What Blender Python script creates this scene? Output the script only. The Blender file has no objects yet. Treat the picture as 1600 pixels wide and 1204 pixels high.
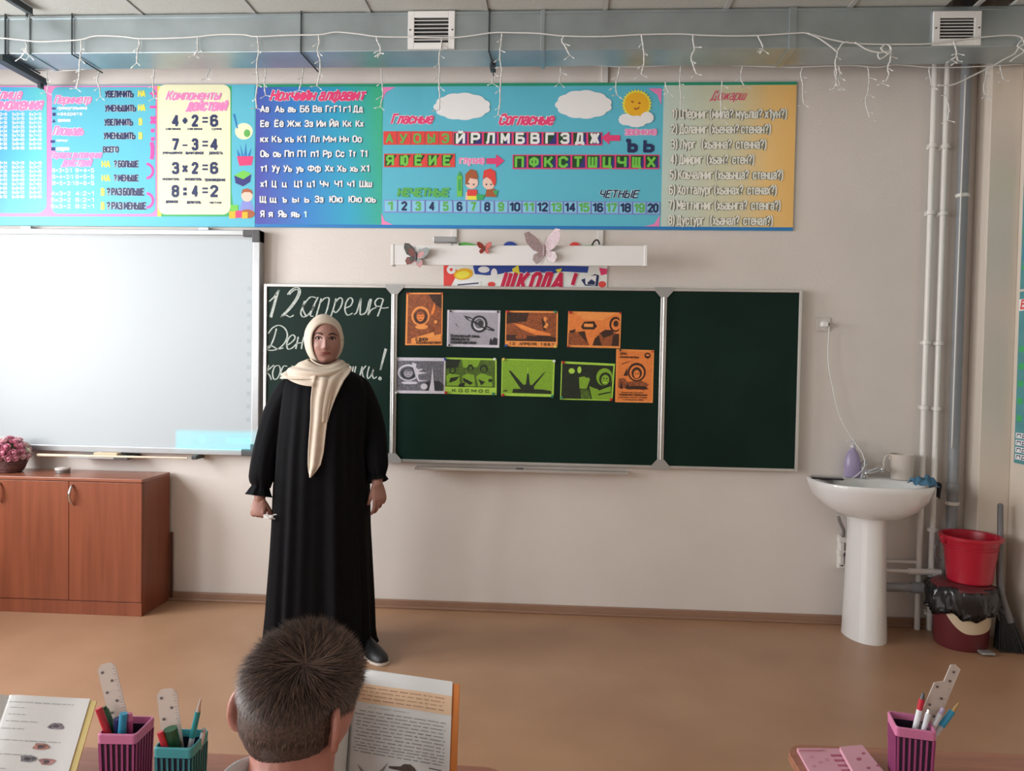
import bpy, bmesh, math, random
import numpy as np
from mathutils import Vector, Matrix, Quaternion
S = bpy.context.scene
COL = S.collection
PI = math.pi
# ---------------------------------------------------------------- camera
CAM = Vector((1.6635, -4.1929, 1.4046)); YAW, PITCH, ROLL, FPX = .0576, .0266, .0174, 1155.0
FW = Vector((-math.sin(YAW)*math.cos(PITCH), math.cos(YAW)*math.cos(PITCH), -math.sin(PITCH)))
R0 = Vector((math.cos(YAW), math.sin(YAW), 0)); U0 = R0.cross(FW)
RR = R0*math.cos(ROLL)+U0*math.sin(ROLL); UU = -R0*math.sin(ROLL)+U0*math.cos(ROLL)
cd = bpy.data.cameras.new('camera'); cam = bpy.data.objects.new('camera', cd); COL.objects.link(cam)
m = Matrix((RR, UU, -FW)).transposed().to_4x4(); m.translation = CAM; cam.matrix_world = m
cd.sensor_width = 36; cd.lens = FPX/1600*36; cd.clip_start = .02
S.camera = cam
# ---------------------------------------------------------------- light
S.view_settings.view_transform = 'Standard'; S.view_settings.look = 'None'
S.view_settings.gamma = 1; S.view_settings.use_curve_mapping = False
S.view_settings.exposure = 0.52
w = bpy.data.worlds.new('sky'); S.world = w; w.use_nodes = True
w.node_tree.nodes['Background'].inputs[0].default_value = (.62, .78, 1, 1)
w.node_tree.nodes['Background'].inputs[1].default_value = 1.2
WIN = [(-2.35, -0.85), (-4.55, -3.05), (-6.75, -5.25)]   # window openings along the left wall (y0, y1)
XL = -2.3
for i, (a, b) in enumerate(WIN):
    l = bpy.data.lights.new('window_daylight', 'AREA'); l.shape = 'RECTANGLE'
    l.size = b-a; l.size_y = 1.75; l.energy = [96, 80, 52][i]; l.color = (1.0, .985, .975)
    o = bpy.data.objects.new('window_daylight', l); COL.objects.link(o)
    o.location = (XL-.16, (a+b)/2, 1.85)
    o.rotation_euler = Vector((1, 0, -.10)).to_track_quat('-Z', 'Y').to_euler()
# classroom projector aimed at the whiteboard: the beam is a rectangle with a bright cyan bar
def projector():
    l = bpy.data.lights.new('projector_beam', 'SPOT'); l.energy = 54; l.shadow_soft_size = .012
    l.spot_size = 1.5; l.spot_blend = 0; l.color = (1, 1, 1)
    o = bpy.data.objects.new('projector_beam', l); COL.objects.link(o)
    o.location = (-.80, -2.6, 2.62)
    o.rotation_euler = Vector((0, 1, 0)).to_track_quat('-Z', 'Z').to_euler()
    l.use_nodes = True; nt = l.node_tree; N = nt.nodes; L = nt.links
    em = N['Emission']; tc = N.new('ShaderNodeTexCoord'); sx = N.new('ShaderNodeSeparateXYZ'); L.new(tc.outputs['Normal'], sx.inputs[0])
    def M(op, a, b=None):
        n = N.new('ShaderNodeMath'); n.operation = op
        for k, v in enumerate((a, b)):
            if v is None: continue
            if isinstance(v, (int, float)): n.inputs[k].default_value = v
            else: L.new(v, n.inputs[k])
        return n.outputs[0]
    az = M('ABSOLUTE', sx.outputs[2]); u = M('DIVIDE', sx.outputs[0], az); v = M('DIVIDE', sx.outputs[1], az)
    D = 2.54
    def box(x0, x1, z0, z1):   # wall coordinates
        a = M('GREATER_THAN', u, (x0+.80)/D); b = M('LESS_THAN', u, (x1+.80)/D)
        c = M('GREATER_THAN', v, (z0-2.62)/D); d = M('LESS_THAN', v, (z1-2.62)/D)
        return M('MULTIPLY', M('MULTIPLY', a, b), M('MULTIPLY', c, d))
    page = box(-1.70, -.068, .89, 2.105); bar = box(-.515, -.028, .885, 1.005)
    icon = box(-.37, -.345, .94, .965); word = box(-.21, -.07, .945, .957)
    g = N.new('ShaderNodeMix'); g.data_type = 'RGBA'; L.new(bar, g.inputs[0])
    g.inputs[6].default_value = (.78, .93, 1, 1); g.inputs[7].default_value = (.0, 2.6, 3.0, 1)
    L.new(g.outputs[2], em.inputs[0])
    mx = M('MAXIMUM', page, bar)
    st = M('ADD', mx, M('MULTIPLY', M('MAXIMUM', icon, word), 1.5))
    q2 = M('ADD', 1, M('ADD', M('MULTIPLY', u, u), M('MULTIPLY', v, v)))
    L.new(M('MULTIPLY', st, M('MULTIPLY', q2, q2)), em.inputs[1])
projector()

# ---------------------------------------------------------------- helpers
def ray(px, py): return FW + RR*((px-800)/FPX) + UU*((602-py)/FPX)
def W(px, py, y=0.0):
    d = ray(px, py); return CAM + d*((y-CAM.y)/d.y)
def G(px, py, z=0.0):
    d = ray(px, py); return CAM + d*((z-CAM.z)/d.z)
def lin(c): c /= 255; return c/12.92 if c <= .04045 else ((c+.055)/1.055)**2.4
def rgb(r, g, b, k=.62): return tuple(min(.9, lin(x)/k) for x in (r, g, b))
MATS = {}
def mat(name, col, rough=.6, metal=0, var=.05, scale=12, bump=0, bscale=80, spec=.5, trans=0, alpha=1, emit=None, stretch=None, col2=None, coat=0, ior=None):
    if name in MATS: return MATS[name]
    m = bpy.data.materials.new(name); m.use_nodes = True; nt = m.node_tree; N = nt.nodes; L = nt.links
    p = N['Principled BSDF']; p.inputs['Roughness'].default_value = rough; p.inputs['Metallic'].default_value = metal
    p.inputs['Specular IOR Level'].default_value = spec; p.inputs['Transmission Weight'].default_value = trans
    p.inputs['Alpha'].default_value = alpha; p.inputs['Coat Weight'].default_value = coat
    if ior: p.inputs['IOR'].default_value = ior
    c = (*col, 1); p.inputs['Base Color'].default_value = c
    if var or col2:
        tc = N.new('ShaderNodeTexCoord'); mp = N.new('ShaderNodeMapping'); nz = N.new('ShaderNodeTexNoise')
        if stretch: mp.inputs['Scale'].default_value = stretch
        nz.inputs['Scale'].default_value = scale; nz.inputs['Detail'].default_value = 4
        L.new(tc.outputs['Object'], mp.inputs[0]); L.new(mp.outputs[0], nz.inputs[0])
        r = N.new('ShaderNodeValToRGB'); L.new(nz.outputs[0], r.inputs[0]); r.color_ramp.elements[0].position = .3; r.color_ramp.elements[1].position = .7
        r.color_ramp.elements[0].color = (*[x*(1-var) for x in col], 1)
        r.color_ramp.elements[1].color = (*(col2 or [min(.95, x*(1+var)) for x in col]), 1)
        L.new(r.outputs[0], p.inputs['Base Color'])
    if bump:
        nb = N.new('ShaderNodeTexNoise'); nb.inputs['Scale'].default_value = bscale; nb.inputs['Detail'].default_value = 3
        tb = N.new('ShaderNodeTexCoord'); L.new(tb.outputs['Object'], nb.inputs[0])
        bp = N.new('ShaderNodeBump'); bp.inputs['Strength'].default_value = bump; bp.inputs['Distance'].default_value = .003
        L.new(nb.outputs[0], bp.inputs['Height']); L.new(bp.outputs[0], p.inputs['Normal'])
    if emit: p.inputs['Emission Color'].default_value = (*emit[0], 1); p.inputs['Emission Strength'].default_value = emit[1]
    MATS[name] = m; return m
class B:
    def __init__(s): s.v = []; s.f = []
    def add(s, V, F):
        n = len(s.v); s.v += [tuple(v) for v in V]; s.f += [tuple(i+n for i in f) for f in F]; return s
    def box(s, lo, hi, bev=0, M=None):
        x0, y0, z0 = lo; x1, y1, z1 = hi
        if not bev:
            V = [Vector(c) for c in ((x0,y0,z0),(x1,y0,z0),(x1,y1,z0),(x0,y1,z0),(x0,y0,z1),(x1,y0,z1),(x1,y1,z1),(x0,y1,z1))]
            F = [(0,3,2,1),(4,5,6,7),(0,1,5,4),(1,2,6,5),(2,3,7,6),(3,0,4,7)]
        else:
            bm = bmesh.new(); bmesh.ops.create_cube(bm, size=1)
            for v in bm.verts: v.co = Vector(((x0+x1)/2+v.co.x*(x1-x0), (y0+y1)/2+v.co.y*(y1-y0), (z0+z1)/2+v.co.z*(z1-z0)))
            bmesh.ops.bevel(bm, geom=bm.edges[:], offset=bev, segments=2, affect='EDGES', profile=.5)
            bm.verts.index_update(); V = [v.co.copy() for v in bm.verts]; F = [[v.index for v in f.verts] for f in bm.faces]; bm.free()
        if M is not None: V = [M @ v for v in V]
        return s.add(V, F)
    def cyl(s, a, b, r, r2=None, n=16, cap=True):
        a = Vector(a); b = Vector(b); r2 = r if r2 is None else r2
        d = (b-a).normalized(); u = d.orthogonal().normalized(); w = d.cross(u)
        V = []
        for p, q in ((a, r), (b, r2)):
            for i in range(n):
                t = 2*PI*i/n; V.append(p+(u*math.cos(t)+w*math.sin(t))*q)
        F = [(i, (i+1) % n, n+(i+1) % n, n+i) for i in range(n)]
        if cap: F += [tuple(range(n-1, -1, -1)), tuple(range(n, 2*n))]
        return s.add(V, F)
    def tube(s, pts, r, n=8, cap=True):
        P = [Vector(p) for p in pts]; rr = r if isinstance(r, (list, tuple)) else [r]*len(P)
        V = []; u = None
        for i, p in enumerate(P):
            d = (P[min(i+1, len(P)-1)]-P[max(i-1, 0)])
            d = d.normalized() if d.length > 1e-9 else Vector((0, 0, 1))
            if u is None: u = d.orthogonal().normalized()
            u = (u-d*u.dot(d)).normalized(); w = d.cross(u)
            for k in range(n):
                t = 2*PI*k/n; V.append(p+(u*math.cos(t)+w*math.sin(t))*rr[i])
        F = [(j*n+i, j*n+(i+1) % n, (j+1)*n+(i+1) % n, (j+1)*n+i) for j in range(len(P)-1) for i in range(n)]
        if cap: F += [tuple(range(n-1, -1, -1)), tuple(range((len(P)-1)*n, len(P)*n))]
        return s.add(V, F)
    def rings(s, R, cap0=True, cap1=True):     # list of rings with equal counts
        n = len(R[0]); V = [p for r in R for p in r]
        F = [(j*n+i, j*n+(i+1) % n, (j+1)*n+(i+1) % n, (j+1)*n+i) for j in range(len(R)-1) for i in range(n)]
        if cap0: F.append(tuple(range(n-1, -1, -1)))
        if cap1: F.append(tuple(range((len(R)-1)*n, len(R)*n)))
        return s.add(V, F)
    def lathe(s, prof, c=(0, 0, 0), n=32, sx=1, sy=1, cap0=True, cap1=True):
        return s.rings([[Vector((c[0]+r*sx*math.cos(2*PI*i/n), c[1]+r*sy*math.sin(2*PI*i/n), c[2]+z)) for i in range(n)] for r, z in prof], cap0, cap1)
    def grid(s, P):
        a = len(P); b = len(P[0])
        return s.add([p for r in P for p in r], [(i*b+j, i*b+j+1, (i+1)*b+j+1, (i+1)*b+j) for i in range(a-1) for j in range(b-1)])
    def ball(s, c, r, n=12, m=8, sc=(1, 1, 1)):
        c = Vector(c)
        return s.rings([[c+Vector((sc[0]*r*math.sin(PI*(j+.02)/(m+.04))*math.cos(2*PI*i/n), sc[1]*r*math.sin(PI*(j+.02)/(m+.04))*math.sin(2*PI*i/n), -sc[2]*r*math.cos(PI*(j+.02)/(m+.04)))) for i in range(n)] for j in range(m+1)])
    def plate(s, pts, thick):      # polygon on a plane y=const (list of Vectors), extruded towards +y
        n = len(pts); V = list(pts)+[p+Vector((0, thick, 0)) for p in pts]
        return s.add(V, [tuple(range(n)), tuple(range(2*n-1, n-1, -1))]+[(i, i+n, (i+1) % n+n, (i+1) % n) for i in range(n)])
    def poly(s, pts): return s.add(pts, [tuple(range(len(pts)))])
def obj(name, b, m=None, parent=None, smooth=None, local=False):
    me = bpy.data.meshes.new(name); me.from_pydata([tuple(v) for v in b.v], [], b.f); me.update()
    bm = bmesh.new(); bm.from_mesh(me); bmesh.ops.recalc_face_normals(bm, faces=bm.faces[:]); bm.to_mesh(me); bm.free()
    if smooth:
        for p in me.polygons: p.use_smooth = True
        if smooth is not True: me.set_sharp_from_angle(angle=math.radians(smooth))
    o = bpy.data.objects.new(name, me); COL.objects.link(o)
    if m: me.materials.append(m)
    if parent is not None:
        o.parent = parent
        if not local and parent.type == 'EMPTY': o.matrix_parent_inverse = parent.matrix_basis.inverted()
    return o
def tag(o, label, cat, group=None, kind=None):
    if label: o['label'] = label
    if cat: o['category'] = cat
    if group: o['group'] = group
    if kind: o['kind'] = kind
    return o
def thing(name, label, cat, loc=(0, 0, 0), rz=0, group=None):
    o = bpy.data.objects.new(name, None); COL.objects.link(o); o.empty_display_size = .05
    o.location = loc; o.rotation_euler = (0, 0, rz); return tag(o, label, cat, group)
def struct(name, b, m, smooth=None):
    o = obj(name, b, m, smooth=smooth); o['kind'] = 'structure'; return o
def copy_tree(o, parent=None):
    c = o.copy(); COL.objects.link(c)
    if parent: c.parent = parent
    for ch in list(o.children): copy_tree(ch, c)
    return c
def solid(o, t, off=0):
    md = o.modifiers.new('thickness', 'SOLIDIFY'); md.thickness = t; md.offset = off; return o
def subsurf(o, n=1):
    md = o.modifiers.new('smooth', 'SUBSURF'); md.levels = n; md.render_levels = n; return o
# printed lettering: an own condensed stroke alphabet; every stroke a flat strip, laid out in a box
def _o(w, lo=0, hi=1, c=.16): return [(c, lo), (w-c, lo), (w, lo+c), (w, hi-c), (w-c, hi), (c, hi), (0, hi-c), (0, lo+c), (c, lo)]
GL = {'А': (.6, [[(0, 0), (.3, 1), (.6, 0)], [(.12, .3), (.48, .3)]]), 'Б': (.54, [[(.5, 1), (0, 1), (0, 0), (.4, 0), (.54, .12), (.54, .44), (.4, .56), (0, .56)]]),
 'В': (.56, [[(0, 0), (0, 1), (.38, 1), (.52, .9), (.52, .63), (.38, .53), (0, .53)], [(.38, .53), (.56, .42), (.56, .1), (.42, 0), (0, 0)]]), 'Г': (.46, [[(0, 0), (0, 1), (.46, 1)]]),
 'Д': (.66, [[(0, -.16), (0, 0), (.66, 0), (.66, -.16)], [(.1, 0), (.2, 1), (.54, 1), (.54, 0)]]), 'Е': (.48, [[(.48, 1), (0, 1), (0, 0), (.48, 0)], [(0, .52), (.42, .52)]]),
 'Ж': (.86, [[(.43, 0), (.43, 1)], [(0, 1), (.26, .52), (0, 0)], [(.86, 1), (.6, .52), (.86, 0)], [(.26, .52), (.6, .52)]]),
 'З': (.55, [[(0, .82), (.12, 1), (.42, 1), (.54, .88), (.54, .64), (.42, .53), (.18, .53)], [(.42, .53), (.55, .42), (.55, .12), (.43, 0), (.12, 0), (0, .17)]]),
 'И': (.56, [[(0, 1), (0, 0), (.56, 1), (.56, 0)]]), 'К': (.56, [[(0, 0), (0, 1)], [(.52, 1), (.22, .53), (.56, 0)], [(0, .53), (.22, .53)]]), 'Л': (.58, [[(0, 0), (.1, .08), (.17, 1), (.58, 1), (.58, 0)]]),
 'М': (.7, [[(0, 0), (0, 1), (.35, .3), (.7, 1), (.7, 0)]]), 'Н': (.56, [[(0, 0), (0, 1)], [(.56, 0), (.56, 1)], [(0, .52), (.56, .52)]]), 'О': (.56, [_o(.56)]), 'П': (.56, [[(0, 0), (0, 1), (.56, 1), (.56, 0)]]),
 'Р': (.54, [[(0, 0), (0, 1), (.4, 1), (.54, .88), (.54, .56), (.4, .44), (0, .44)]]), 'С': (.54, [[(.54, .74), (.54, .84), (.38, 1), (.16, 1), (0, .84), (0, .16), (.16, 0), (.38, 0), (.54, .16), (.54, .26)]]),
 'Т': (.56, [[(0, 1), (.56, 1)], [(.28, 0), (.28, 1)]]), 'У': (.56, [[(0, 1), (.28, .34)], [(.56, 1), (.2, 0), (.04, 0)]]), 'Ф': (.74, [[(.37, -.02), (.37, 1.02)], [(.16, .2), (.58, .2), (.74, .34), (.74, .7), (.58, .84), (.16, .84), (0, .7), (0, .34), (.16, .2)]]),
 'Х': (.56, [[(0, 1), (.56, 0)], [(.56, 1), (0, 0)]]), 'Ц': (.64, [[(0, 1), (0, 0), (.64, 0), (.64, -.18)], [(.54, 1), (.54, 0)]]), 'Ч': (.52, [[(0, 1), (0, .56), (.14, .44), (.52, .44)], [(.52, 0), (.52, 1)]]),
 'Ш': (.8, [[(0, 1), (0, 0), (.8, 0), (.8, 1)], [(.4, 0), (.4, 1)]]), 'Щ': (.9, [[(0, 1), (0, 0), (.9, 0), (.9, -.18)], [(.4, 0), (.4, 1)], [(.8, 0), (.8, 1)]]),
 'Ь': (.52, [[(0, 1), (0, 0), (.38, 0), (.52, .12), (.52, .44), (.38, .56), (0, .56)]]), 'Ъ': (.66, [[(0, 1), (.16, 1), (.16, 0), (.52, 0), (.66, .12), (.66, .44), (.52, .56), (.16, .56)]]),
 'Ы': (.76, [[(0, 1), (0, 0), (.34, 0), (.48, .12), (.48, .44), (.34, .56), (0, .56)], [(.76, 0), (.76, 1)]]), 'Э': (.54, [[(0, .84), (.16, 1), (.38, 1), (.54, .84), (.54, .16), (.38, 0), (.16, 0), (0, .16)], [(.2, .5), (.54, .5)]]),
 'Ю': (.84, [[(0, 0), (0, 1)], [(0, .5), (.3, .5)], [(x+.3, y) for x, y in _o(.54)]]), 'Я': (.54, [[(.54, 0), (.54, 1), (.14, 1), (0, .88), (0, .58), (.14, .46), (.54, .46)], [(.26, .46), (0, 0)]]),
 '0': (.5, [_o(.5)]), '1': (.3, [[(0, .8), (.26, 1), (.26, 0)]]), '2': (.5, [[(0, .8), (.02, .88), (.14, 1), (.36, 1), (.5, .86), (.5, .66), (0, 0), (.52, 0)]]), '3': (.52, [[(0, .86), (.12, 1), (.38, 1), (.5, .88), (.5, .66), (.38, .54), (.2, .54)], [(.38, .54), (.52, .42), (.52, .12), (.4, 0), (.12, 0), (0, .15)]]),
 '4': (.54, [[(.4, 0), (.4, 1), (0, .28), (.54, .28)]]), '5': (.5, [[(.48, 1), (.04, 1), (.02, .56), (.36, .6), (.5, .46), (.5, .14), (.36, 0), (.12, 0), (0, .14)]]), '6': (.5, [[(.48, .86), (.36, 1), (.14, 1), (0, .86), (0, .14), (.14, 0), (.36, 0), (.5, .14), (.5, .44), (.36, .58), (.0, .52)]]),
 '7': (.5, [[(0, 1), (.5, 1), (.18, 0)]]), '8': (.5, [_o(.5, 0, .54, .13), _o(.5, .54, 1, .13)]), '9': (.5, [[(.02, .14), (.14, 0), (.36, 0), (.5, .14), (.5, .86), (.36, 1), (.14, 1), (0, .86), (0, .56), (.14, .42), (.5, .48)]]),
 '?': (.46, [[(0, .8), (.02, .88), (.12, 1), (.34, 1), (.46, .88), (.46, .68), (.24, .46), (.24, .28)], [(.24, .06), (.24, -.04)]]), '!': (.1, [[(.05, 1), (.05, .3)], [(.05, .07), (.05, -.03)]]), '(': (.18, [[(.18, 1.1), (0, .8), (0, .1), (.18, -.2)]]), ')': (.18, [[(0, 1.1), (.18, .8), (.18, .1), (0, -.2)]]),
 '+': (.5, [[(0, .5), (.5, .5)], [(.25, .25), (.25, .75)]]), '-': (.4, [[(0, .5), (.4, .5)]]), '=': (.5, [[(0, .62), (.5, .62)], [(0, .36), (.5, .36)]]), ':': (.1, [[(.05, .74), (.05, .62)], [(.05, .2), (.05, .08)]]), 'x': (.5, [[(0, .7), (.5, 0)], [(.5, .7), (0, 0)]]), '.': (.1, [[(.05, .06), (.05, -.04)]]), '|': (.1, [[(.05, 0), (.05, 1)]])}
GL['Ё'] = (.48, GL['Е'][1]+[[(.10, 1.2), (.14, 1.2)], [(.34, 1.2), (.38, 1.2)]]); GL['Й'] = (.56, GL['И'][1]+[[(.14, 1.24), (.28, 1.14), (.42, 1.24)]])
XH = .74
for u_ in 'ВГДЖЗИЙКЛМНПТФЦЧШЩЪЫЬЭЮЯХСОУ':
    w_, s_ = GL[u_]; GL[u_.lower()] = (w_*.82, [[(x*.82, y*XH) for x, y in p] for p in s_])
GL['а'] = (.42, [[(.02, .62), (.1, .74), (.32, .74), (.42, .64), (.42, 0)], [(.42, .44), (.12, .42), (0, .32), (0, .1), (.1, 0), (.3, 0), (.42, .1)]])
GL['е'] = (.44, [[(.44, .14), (.34, 0), (.12, 0), (0, .12), (0, .62), (.12, .74), (.32, .74), (.44, .62), (.44, .38), (0, .38)]]); GL['ё'] = (.44, GL['е'][1]+[[(.1, .94), (.14, .94)], [(.3, .94), (.34, .94)]])
GL['б'] = (.44, [[(.42, 1), (.1, .94), (0, .8), (0, .12), (.12, 0), (.32, 0), (.44, .12), (.44, .5), (.32, .62), (0, .58)]]); GL['р'] = (.44, [[(0, -.26), (0, .74), (.32, .74), (.44, .62), (.44, .12), (.32, 0), (0, 0)]])
GL['у'] = (.46, [[(0, .74), (.24, .06)], [(.46, .74), (.14, -.26), (0, -.26)]]); GL['ф'] = (.66, [[(.33, -.26), (.33, 1)], [(.12, 0), (.54, 0), (.66, .12), (.66, .62), (.54, .74), (.12, .74), (0, .62), (0, .12), (.12, 0)]])
def strokes(b, s, mapf, Wd, Hd, off=0., shear=0.):
    adv = .24; x = 0; L = []; hi = 0
    for chh in s:
        if chh == ' ': x += .34; continue
        g = GL.get(chh)
        if g is None: continue
        L.append((x, g)); x += g[0]+adv
        hi = max(hi, XH if chh.islower() and chh not in 'бф' else 1)
    tot = max(.05, x-adv); hi = hi or 1
    if all(q in '-=+x:' for q in s if q != ' '):
        ys = [p[1] for _, g in L for st in g[1] for p in st]; lo = min(ys); hi = max(max(ys)-lo, .04)
    else: lo = 0
    t = (.085+off*1.3)*Hd/ (hi if hi >= .7 else 1) if s != '-' else Hd*.5; sx = (Wd-2*t*.6)/tot; sy = (Hd-t*(1 if hi > .3 else 0))/hi; t = min(t, Wd/tot*.17+off*Hd*.6) if s != '-' else Hd*.5
    for x0, g in L:
        k = 0
        for st in g[1]:
            P = [((x0+px)*sx+t*.6+shear*(py-lo)*sy, (py-lo)*sy+t*.5) for px, py in st]
            for i in range(len(P)-1):
                ax, ay = P[i]; bx_, by__ = P[i+1]; dx_, dy_ = bx_-ax, by__-ay; l = math.hypot(dx_, dy_) or 1e-6; dx_, dy_ = dx_/l, dy_/l; e = t*.55 if len(st) > 2 or off > .04 else t*.3
                ax -= dx_*e; ay -= dy_*e; bx_ += dx_*e; by__ += dy_*e; nx, ny = -dy_*t, dx_*t; k += 1
                b.add([mapf(ax-nx, ay-ny, k), mapf(bx_-nx, by__-ny, k), mapf(bx_+nx, by__+ny, k), mapf(ax+nx, ay+ny, k)], [(0, 1, 2, 3)])
def text(b, s, x0, y0, x1, y1, Y, off=0.0, shear=0.0, grow=0.0, plane=None):
    if plane:
        a, c, d = plane(x0, y1), plane(x1, y1), plane(x0, y0); ux = (c-a); uy = (d-a); Wd, Hd = ux.length, uy.length; ux.normalize(); uy.normalize()
    else:
        c0, c1, cc, ct_, cb_ = W(x0, (y0+y1)/2, Y), W(x1, (y0+y1)/2, Y), W((x0+x1)/2, (y0+y1)/2, Y), W((x0+x1)/2, y0, Y), W((x0+x1)/2, y1, Y)
        Wd, Hd = c1.x-c0.x, ct_.z-cb_.z; ux, uy = Vector((1, 0, 0)), Vector((0, 0, 1)); a = Vector((cc.x-Wd/2, Y, cc.z-Hd/2))
    Wd -= shear*Hd*.7
    strokes(b, s, lambda u, v, k: a+ux*u+uy*v+Vector((0, -3.5e-5*k, 0)), Wd, Hd, off, shear)
def rr(x0, y0, x1, y1, r, n=5):
    out = []
    for cx, cy, a0 in ((x1-r, y0+r, -PI/2), (x1-r, y1-r, 0), (x0+r, y1-r, PI/2), (x0+r, y0+r, PI)):
        for i in range(n+1):
            t = a0+PI/2*i/n; out.append((cx+r*math.cos(t), cy+r*math.sin(t)))
    return out
def flat(name, pxs, Y, col, parent, **k):   # printed shapes given as pixel polygons: one thin object each
    if pxs and not isinstance(pxs[0][0], (tuple, list)): pxs = [pxs]
    for i, p in enumerate(pxs): o = obj(name, B().poly([W(x, y, Y-4e-5*i) for x, y in p]), col, parent)
    return o
def ell(cx, cy, rx, ry, n=18, a=0):
    return [(cx+rx*math.cos(2*PI*i/n)*math.cos(a)-ry*math.sin(2*PI*i/n)*math.sin(a), cy+rx*math.cos(2*PI*i/n)*math.sin(a)+ry*math.sin(2*PI*i/n)*math.cos(a)) for i in range(n)]
def smooth_path(pts, k=5):
    P = [Vector(p) for p in pts]; out = []
    for i in range(len(P)-1):
        a = P[max(i-1, 0)]; b = P[i]; c = P[i+1]; d = P[min(i+2, len(P)-1)]
        for j in range(k):
            t = j/k; out.append(.5*((2*b)+(c-a)*t+(2*a-5*b+4*c-d)*t*t+(3*b-a-3*c+d)*t**3))
    out.append(P[-1]); return out

# ---------------------------------------------------------------- room shell
random.seed(4)
XR, YB, ZC = 4.085, -7.6, 3.198
M_wall = mat('wall paint', (.715, .662, .618), .75, var=.025, scale=3, bump=.25, bscale=60)
M_wallr = mat('wall paint right', (.70, .62, .53), .75, var=.02, scale=3, bump=.15, bscale=60)
def floor_mat():
    m = mat('linoleum', (.385, .215, .125), .38, var=.08, scale=2.2, col2=(.42, .245, .145), spec=.45)
    return m
struct('floor', B().box((XL-.2, YB-.1, -.12), (XR+.2, .15, 0)), floor_mat())
struct('wall_front', B().box((XL-.2, 0, 0), (XR+.2, .15, 3.75)), M_wall)
struct('wall_right', B().box((XR, YB, 0), (XR+.15, 0, 3.75)), M_wallr)
struct('wall_back', B().box((XL-.2, YB-.15, 0), (XR+.2, YB, 3.75)), M_wall)
b = B(); z0, z1 = .95, 2.75
b.box((XL-.15, YB, 0), (XL, 0, z0)); b.box((XL-.15, YB, z1), (XL, 0, 3.75))
ys = [0]+[v for a, c in WIN for v in (c, a)]+[YB]
for i in range(0, len(ys), 2): b.box((XL-.15, ys[i+1], z0), (XL, ys[i], z1))
struct('wall_left', b, M_wall)
M_pvc = mat('white window plastic', (.82, .82, .80), .35, var=0)
M_glass = mat('window glass', (1, 1, 1), .02, trans=1, var=0, ior=1.1)
for i, (a, c) in enumerate(WIN):
    b = B()
    for q in (a, (a+c)/2-.03, c-.06): b.box((XL-.10, q, z0), (XL-.04, q+.06, z1))
    b.box((XL-.10, a, z0), (XL-.04, c, z0+.06)); b.box((XL-.10, a, z1-.06), (XL-.04, c, z1))
    wf = struct('window_%d' % (i+1), b, M_pvc)
    obj('window_sill', B().box((XL-.03, a-.05, z0-.03), (XL+.22, c+.05, z0+.0), .004), M_pvc, wf)
# ceiling: slab above a grid of lay-in tiles
ceil = struct('ceiling', B().box((XL-.2, YB-.1, 3.75), (XR+.2, .15, 3.85)), mat('plenum concrete', (.16, .16, .16), .9))
M_tile = mat('ceiling tile', (.47, .475, .44), .9, var=.05, scale=60, bump=.5, bscale=200)
M_grid = mat('ceiling grid', (.45, .45, .43), .5, var=0)
tb = B().box((.012, .012, 0), (.588, .588, .014), .003)
t0 = None; gx0 = -2.32; k = 0
for j in range(13):
    for i in range(11):
        x = gx0+i*.6; y = -.22-(j+1)*.6
        if x+.6 > XR-.02 or y < YB: continue
        if j == 0 and 3.0 < x < 3.9: continue
        if t0 is None: o = t0 = obj('ceiling_tile', tb, M_tile, ceil)
        else: o = t0.copy(); COL.objects.link(o); o.parent = ceil
        o.location = (x, y, ZC+.002)
        if x+.6 < XR: pass
b = B()
for j in range(13):
    y = -.22-j*.6; b.box((XL, y-.012, ZC-.004), (XR, y+.012, ZC+.004))
for i in range(12):
    x = gx0+i*.6
    if x < XR: b.box((x-.012, YB, ZC-.0035), (x+.012, -.20, ZC+.0035))
obj('ceiling_grid', b, M_grid, ceil)
# the strip of ceiling past the last full row of tiles, beside the right wall
b = B(); b.box((gx0+10*.6+.012, YB, ZC+.002), (XR, -.82, ZC+.016)); obj('ceiling_strip', b, M_tile, ceil)
obj('ceiling_tile', B().box((3.092, -.808, ZC+.002), (3.54, -.232, ZC+.016), .003), M_tile, ceil); obj('ceiling_tile', B().box((3.85, -.808, ZC+.002), (XR, -.232, ZC+.016), .003), M_tile, ceil)
# pilaster in the right corner
b = B().box((3.925, -.135, 0), (XR, -.0, 3.75), .004); struct('trim_1', b, M_wallr)
M_base = mat('brown skirting', (.30, .175, .115), .45, var=.12, scale=20, stretch=(1, 30, 30))
b = B(); b.box((XL, -.018, 0), (3.925, 0, .048), .005); b.box((XL, -.030, 0), (3.925, -.0, .014), .004)
struct('baseboard_front', b, M_base)
b = B(); b.box((XR-.018, YB, 0), (XR, -.135, .048), .005); struct('baseboard_right', b, M_base)
# ---------------------------------------------------------------- ventilation duct and grilles
M_duct = mat('galvanised steel', (.44, .50, .52), .44, metal=.85, var=.10, scale=5, bump=.05, bscale=6)
M_dark = mat('dark steel', (.06, .07, .075), .5, metal=.5)
DY0, DY1, DZ0, DZ1 = -.42, -.215, 2.998, 3.196
duct = thing('ventilation_duct', 'long rectangular galvanised steel air duct hung under the ceiling along the wall', 'duct', (1, DY0, DZ0))
obj('duct_body', B().box((XL+.01, DY0, DZ0), (XR-.005, DY1, DZ1), .003), M_duct, duct)
for px, hw in ((45, .010), (848, .010), (1238, .018)):
    x = W(px, 50, DY0).x
    obj('flange', B().box((x-hw, DY0-.010, DZ0-.006), (x+hw, DY1+.012, DZ1-.001), .002), M_duct, duct)
obj('seam_strip', B().box((XL+.02, DY0-.005, DZ1-.018), (XR-.01, DY0+.002, DZ1-.006)), M_duct, duct)
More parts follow.
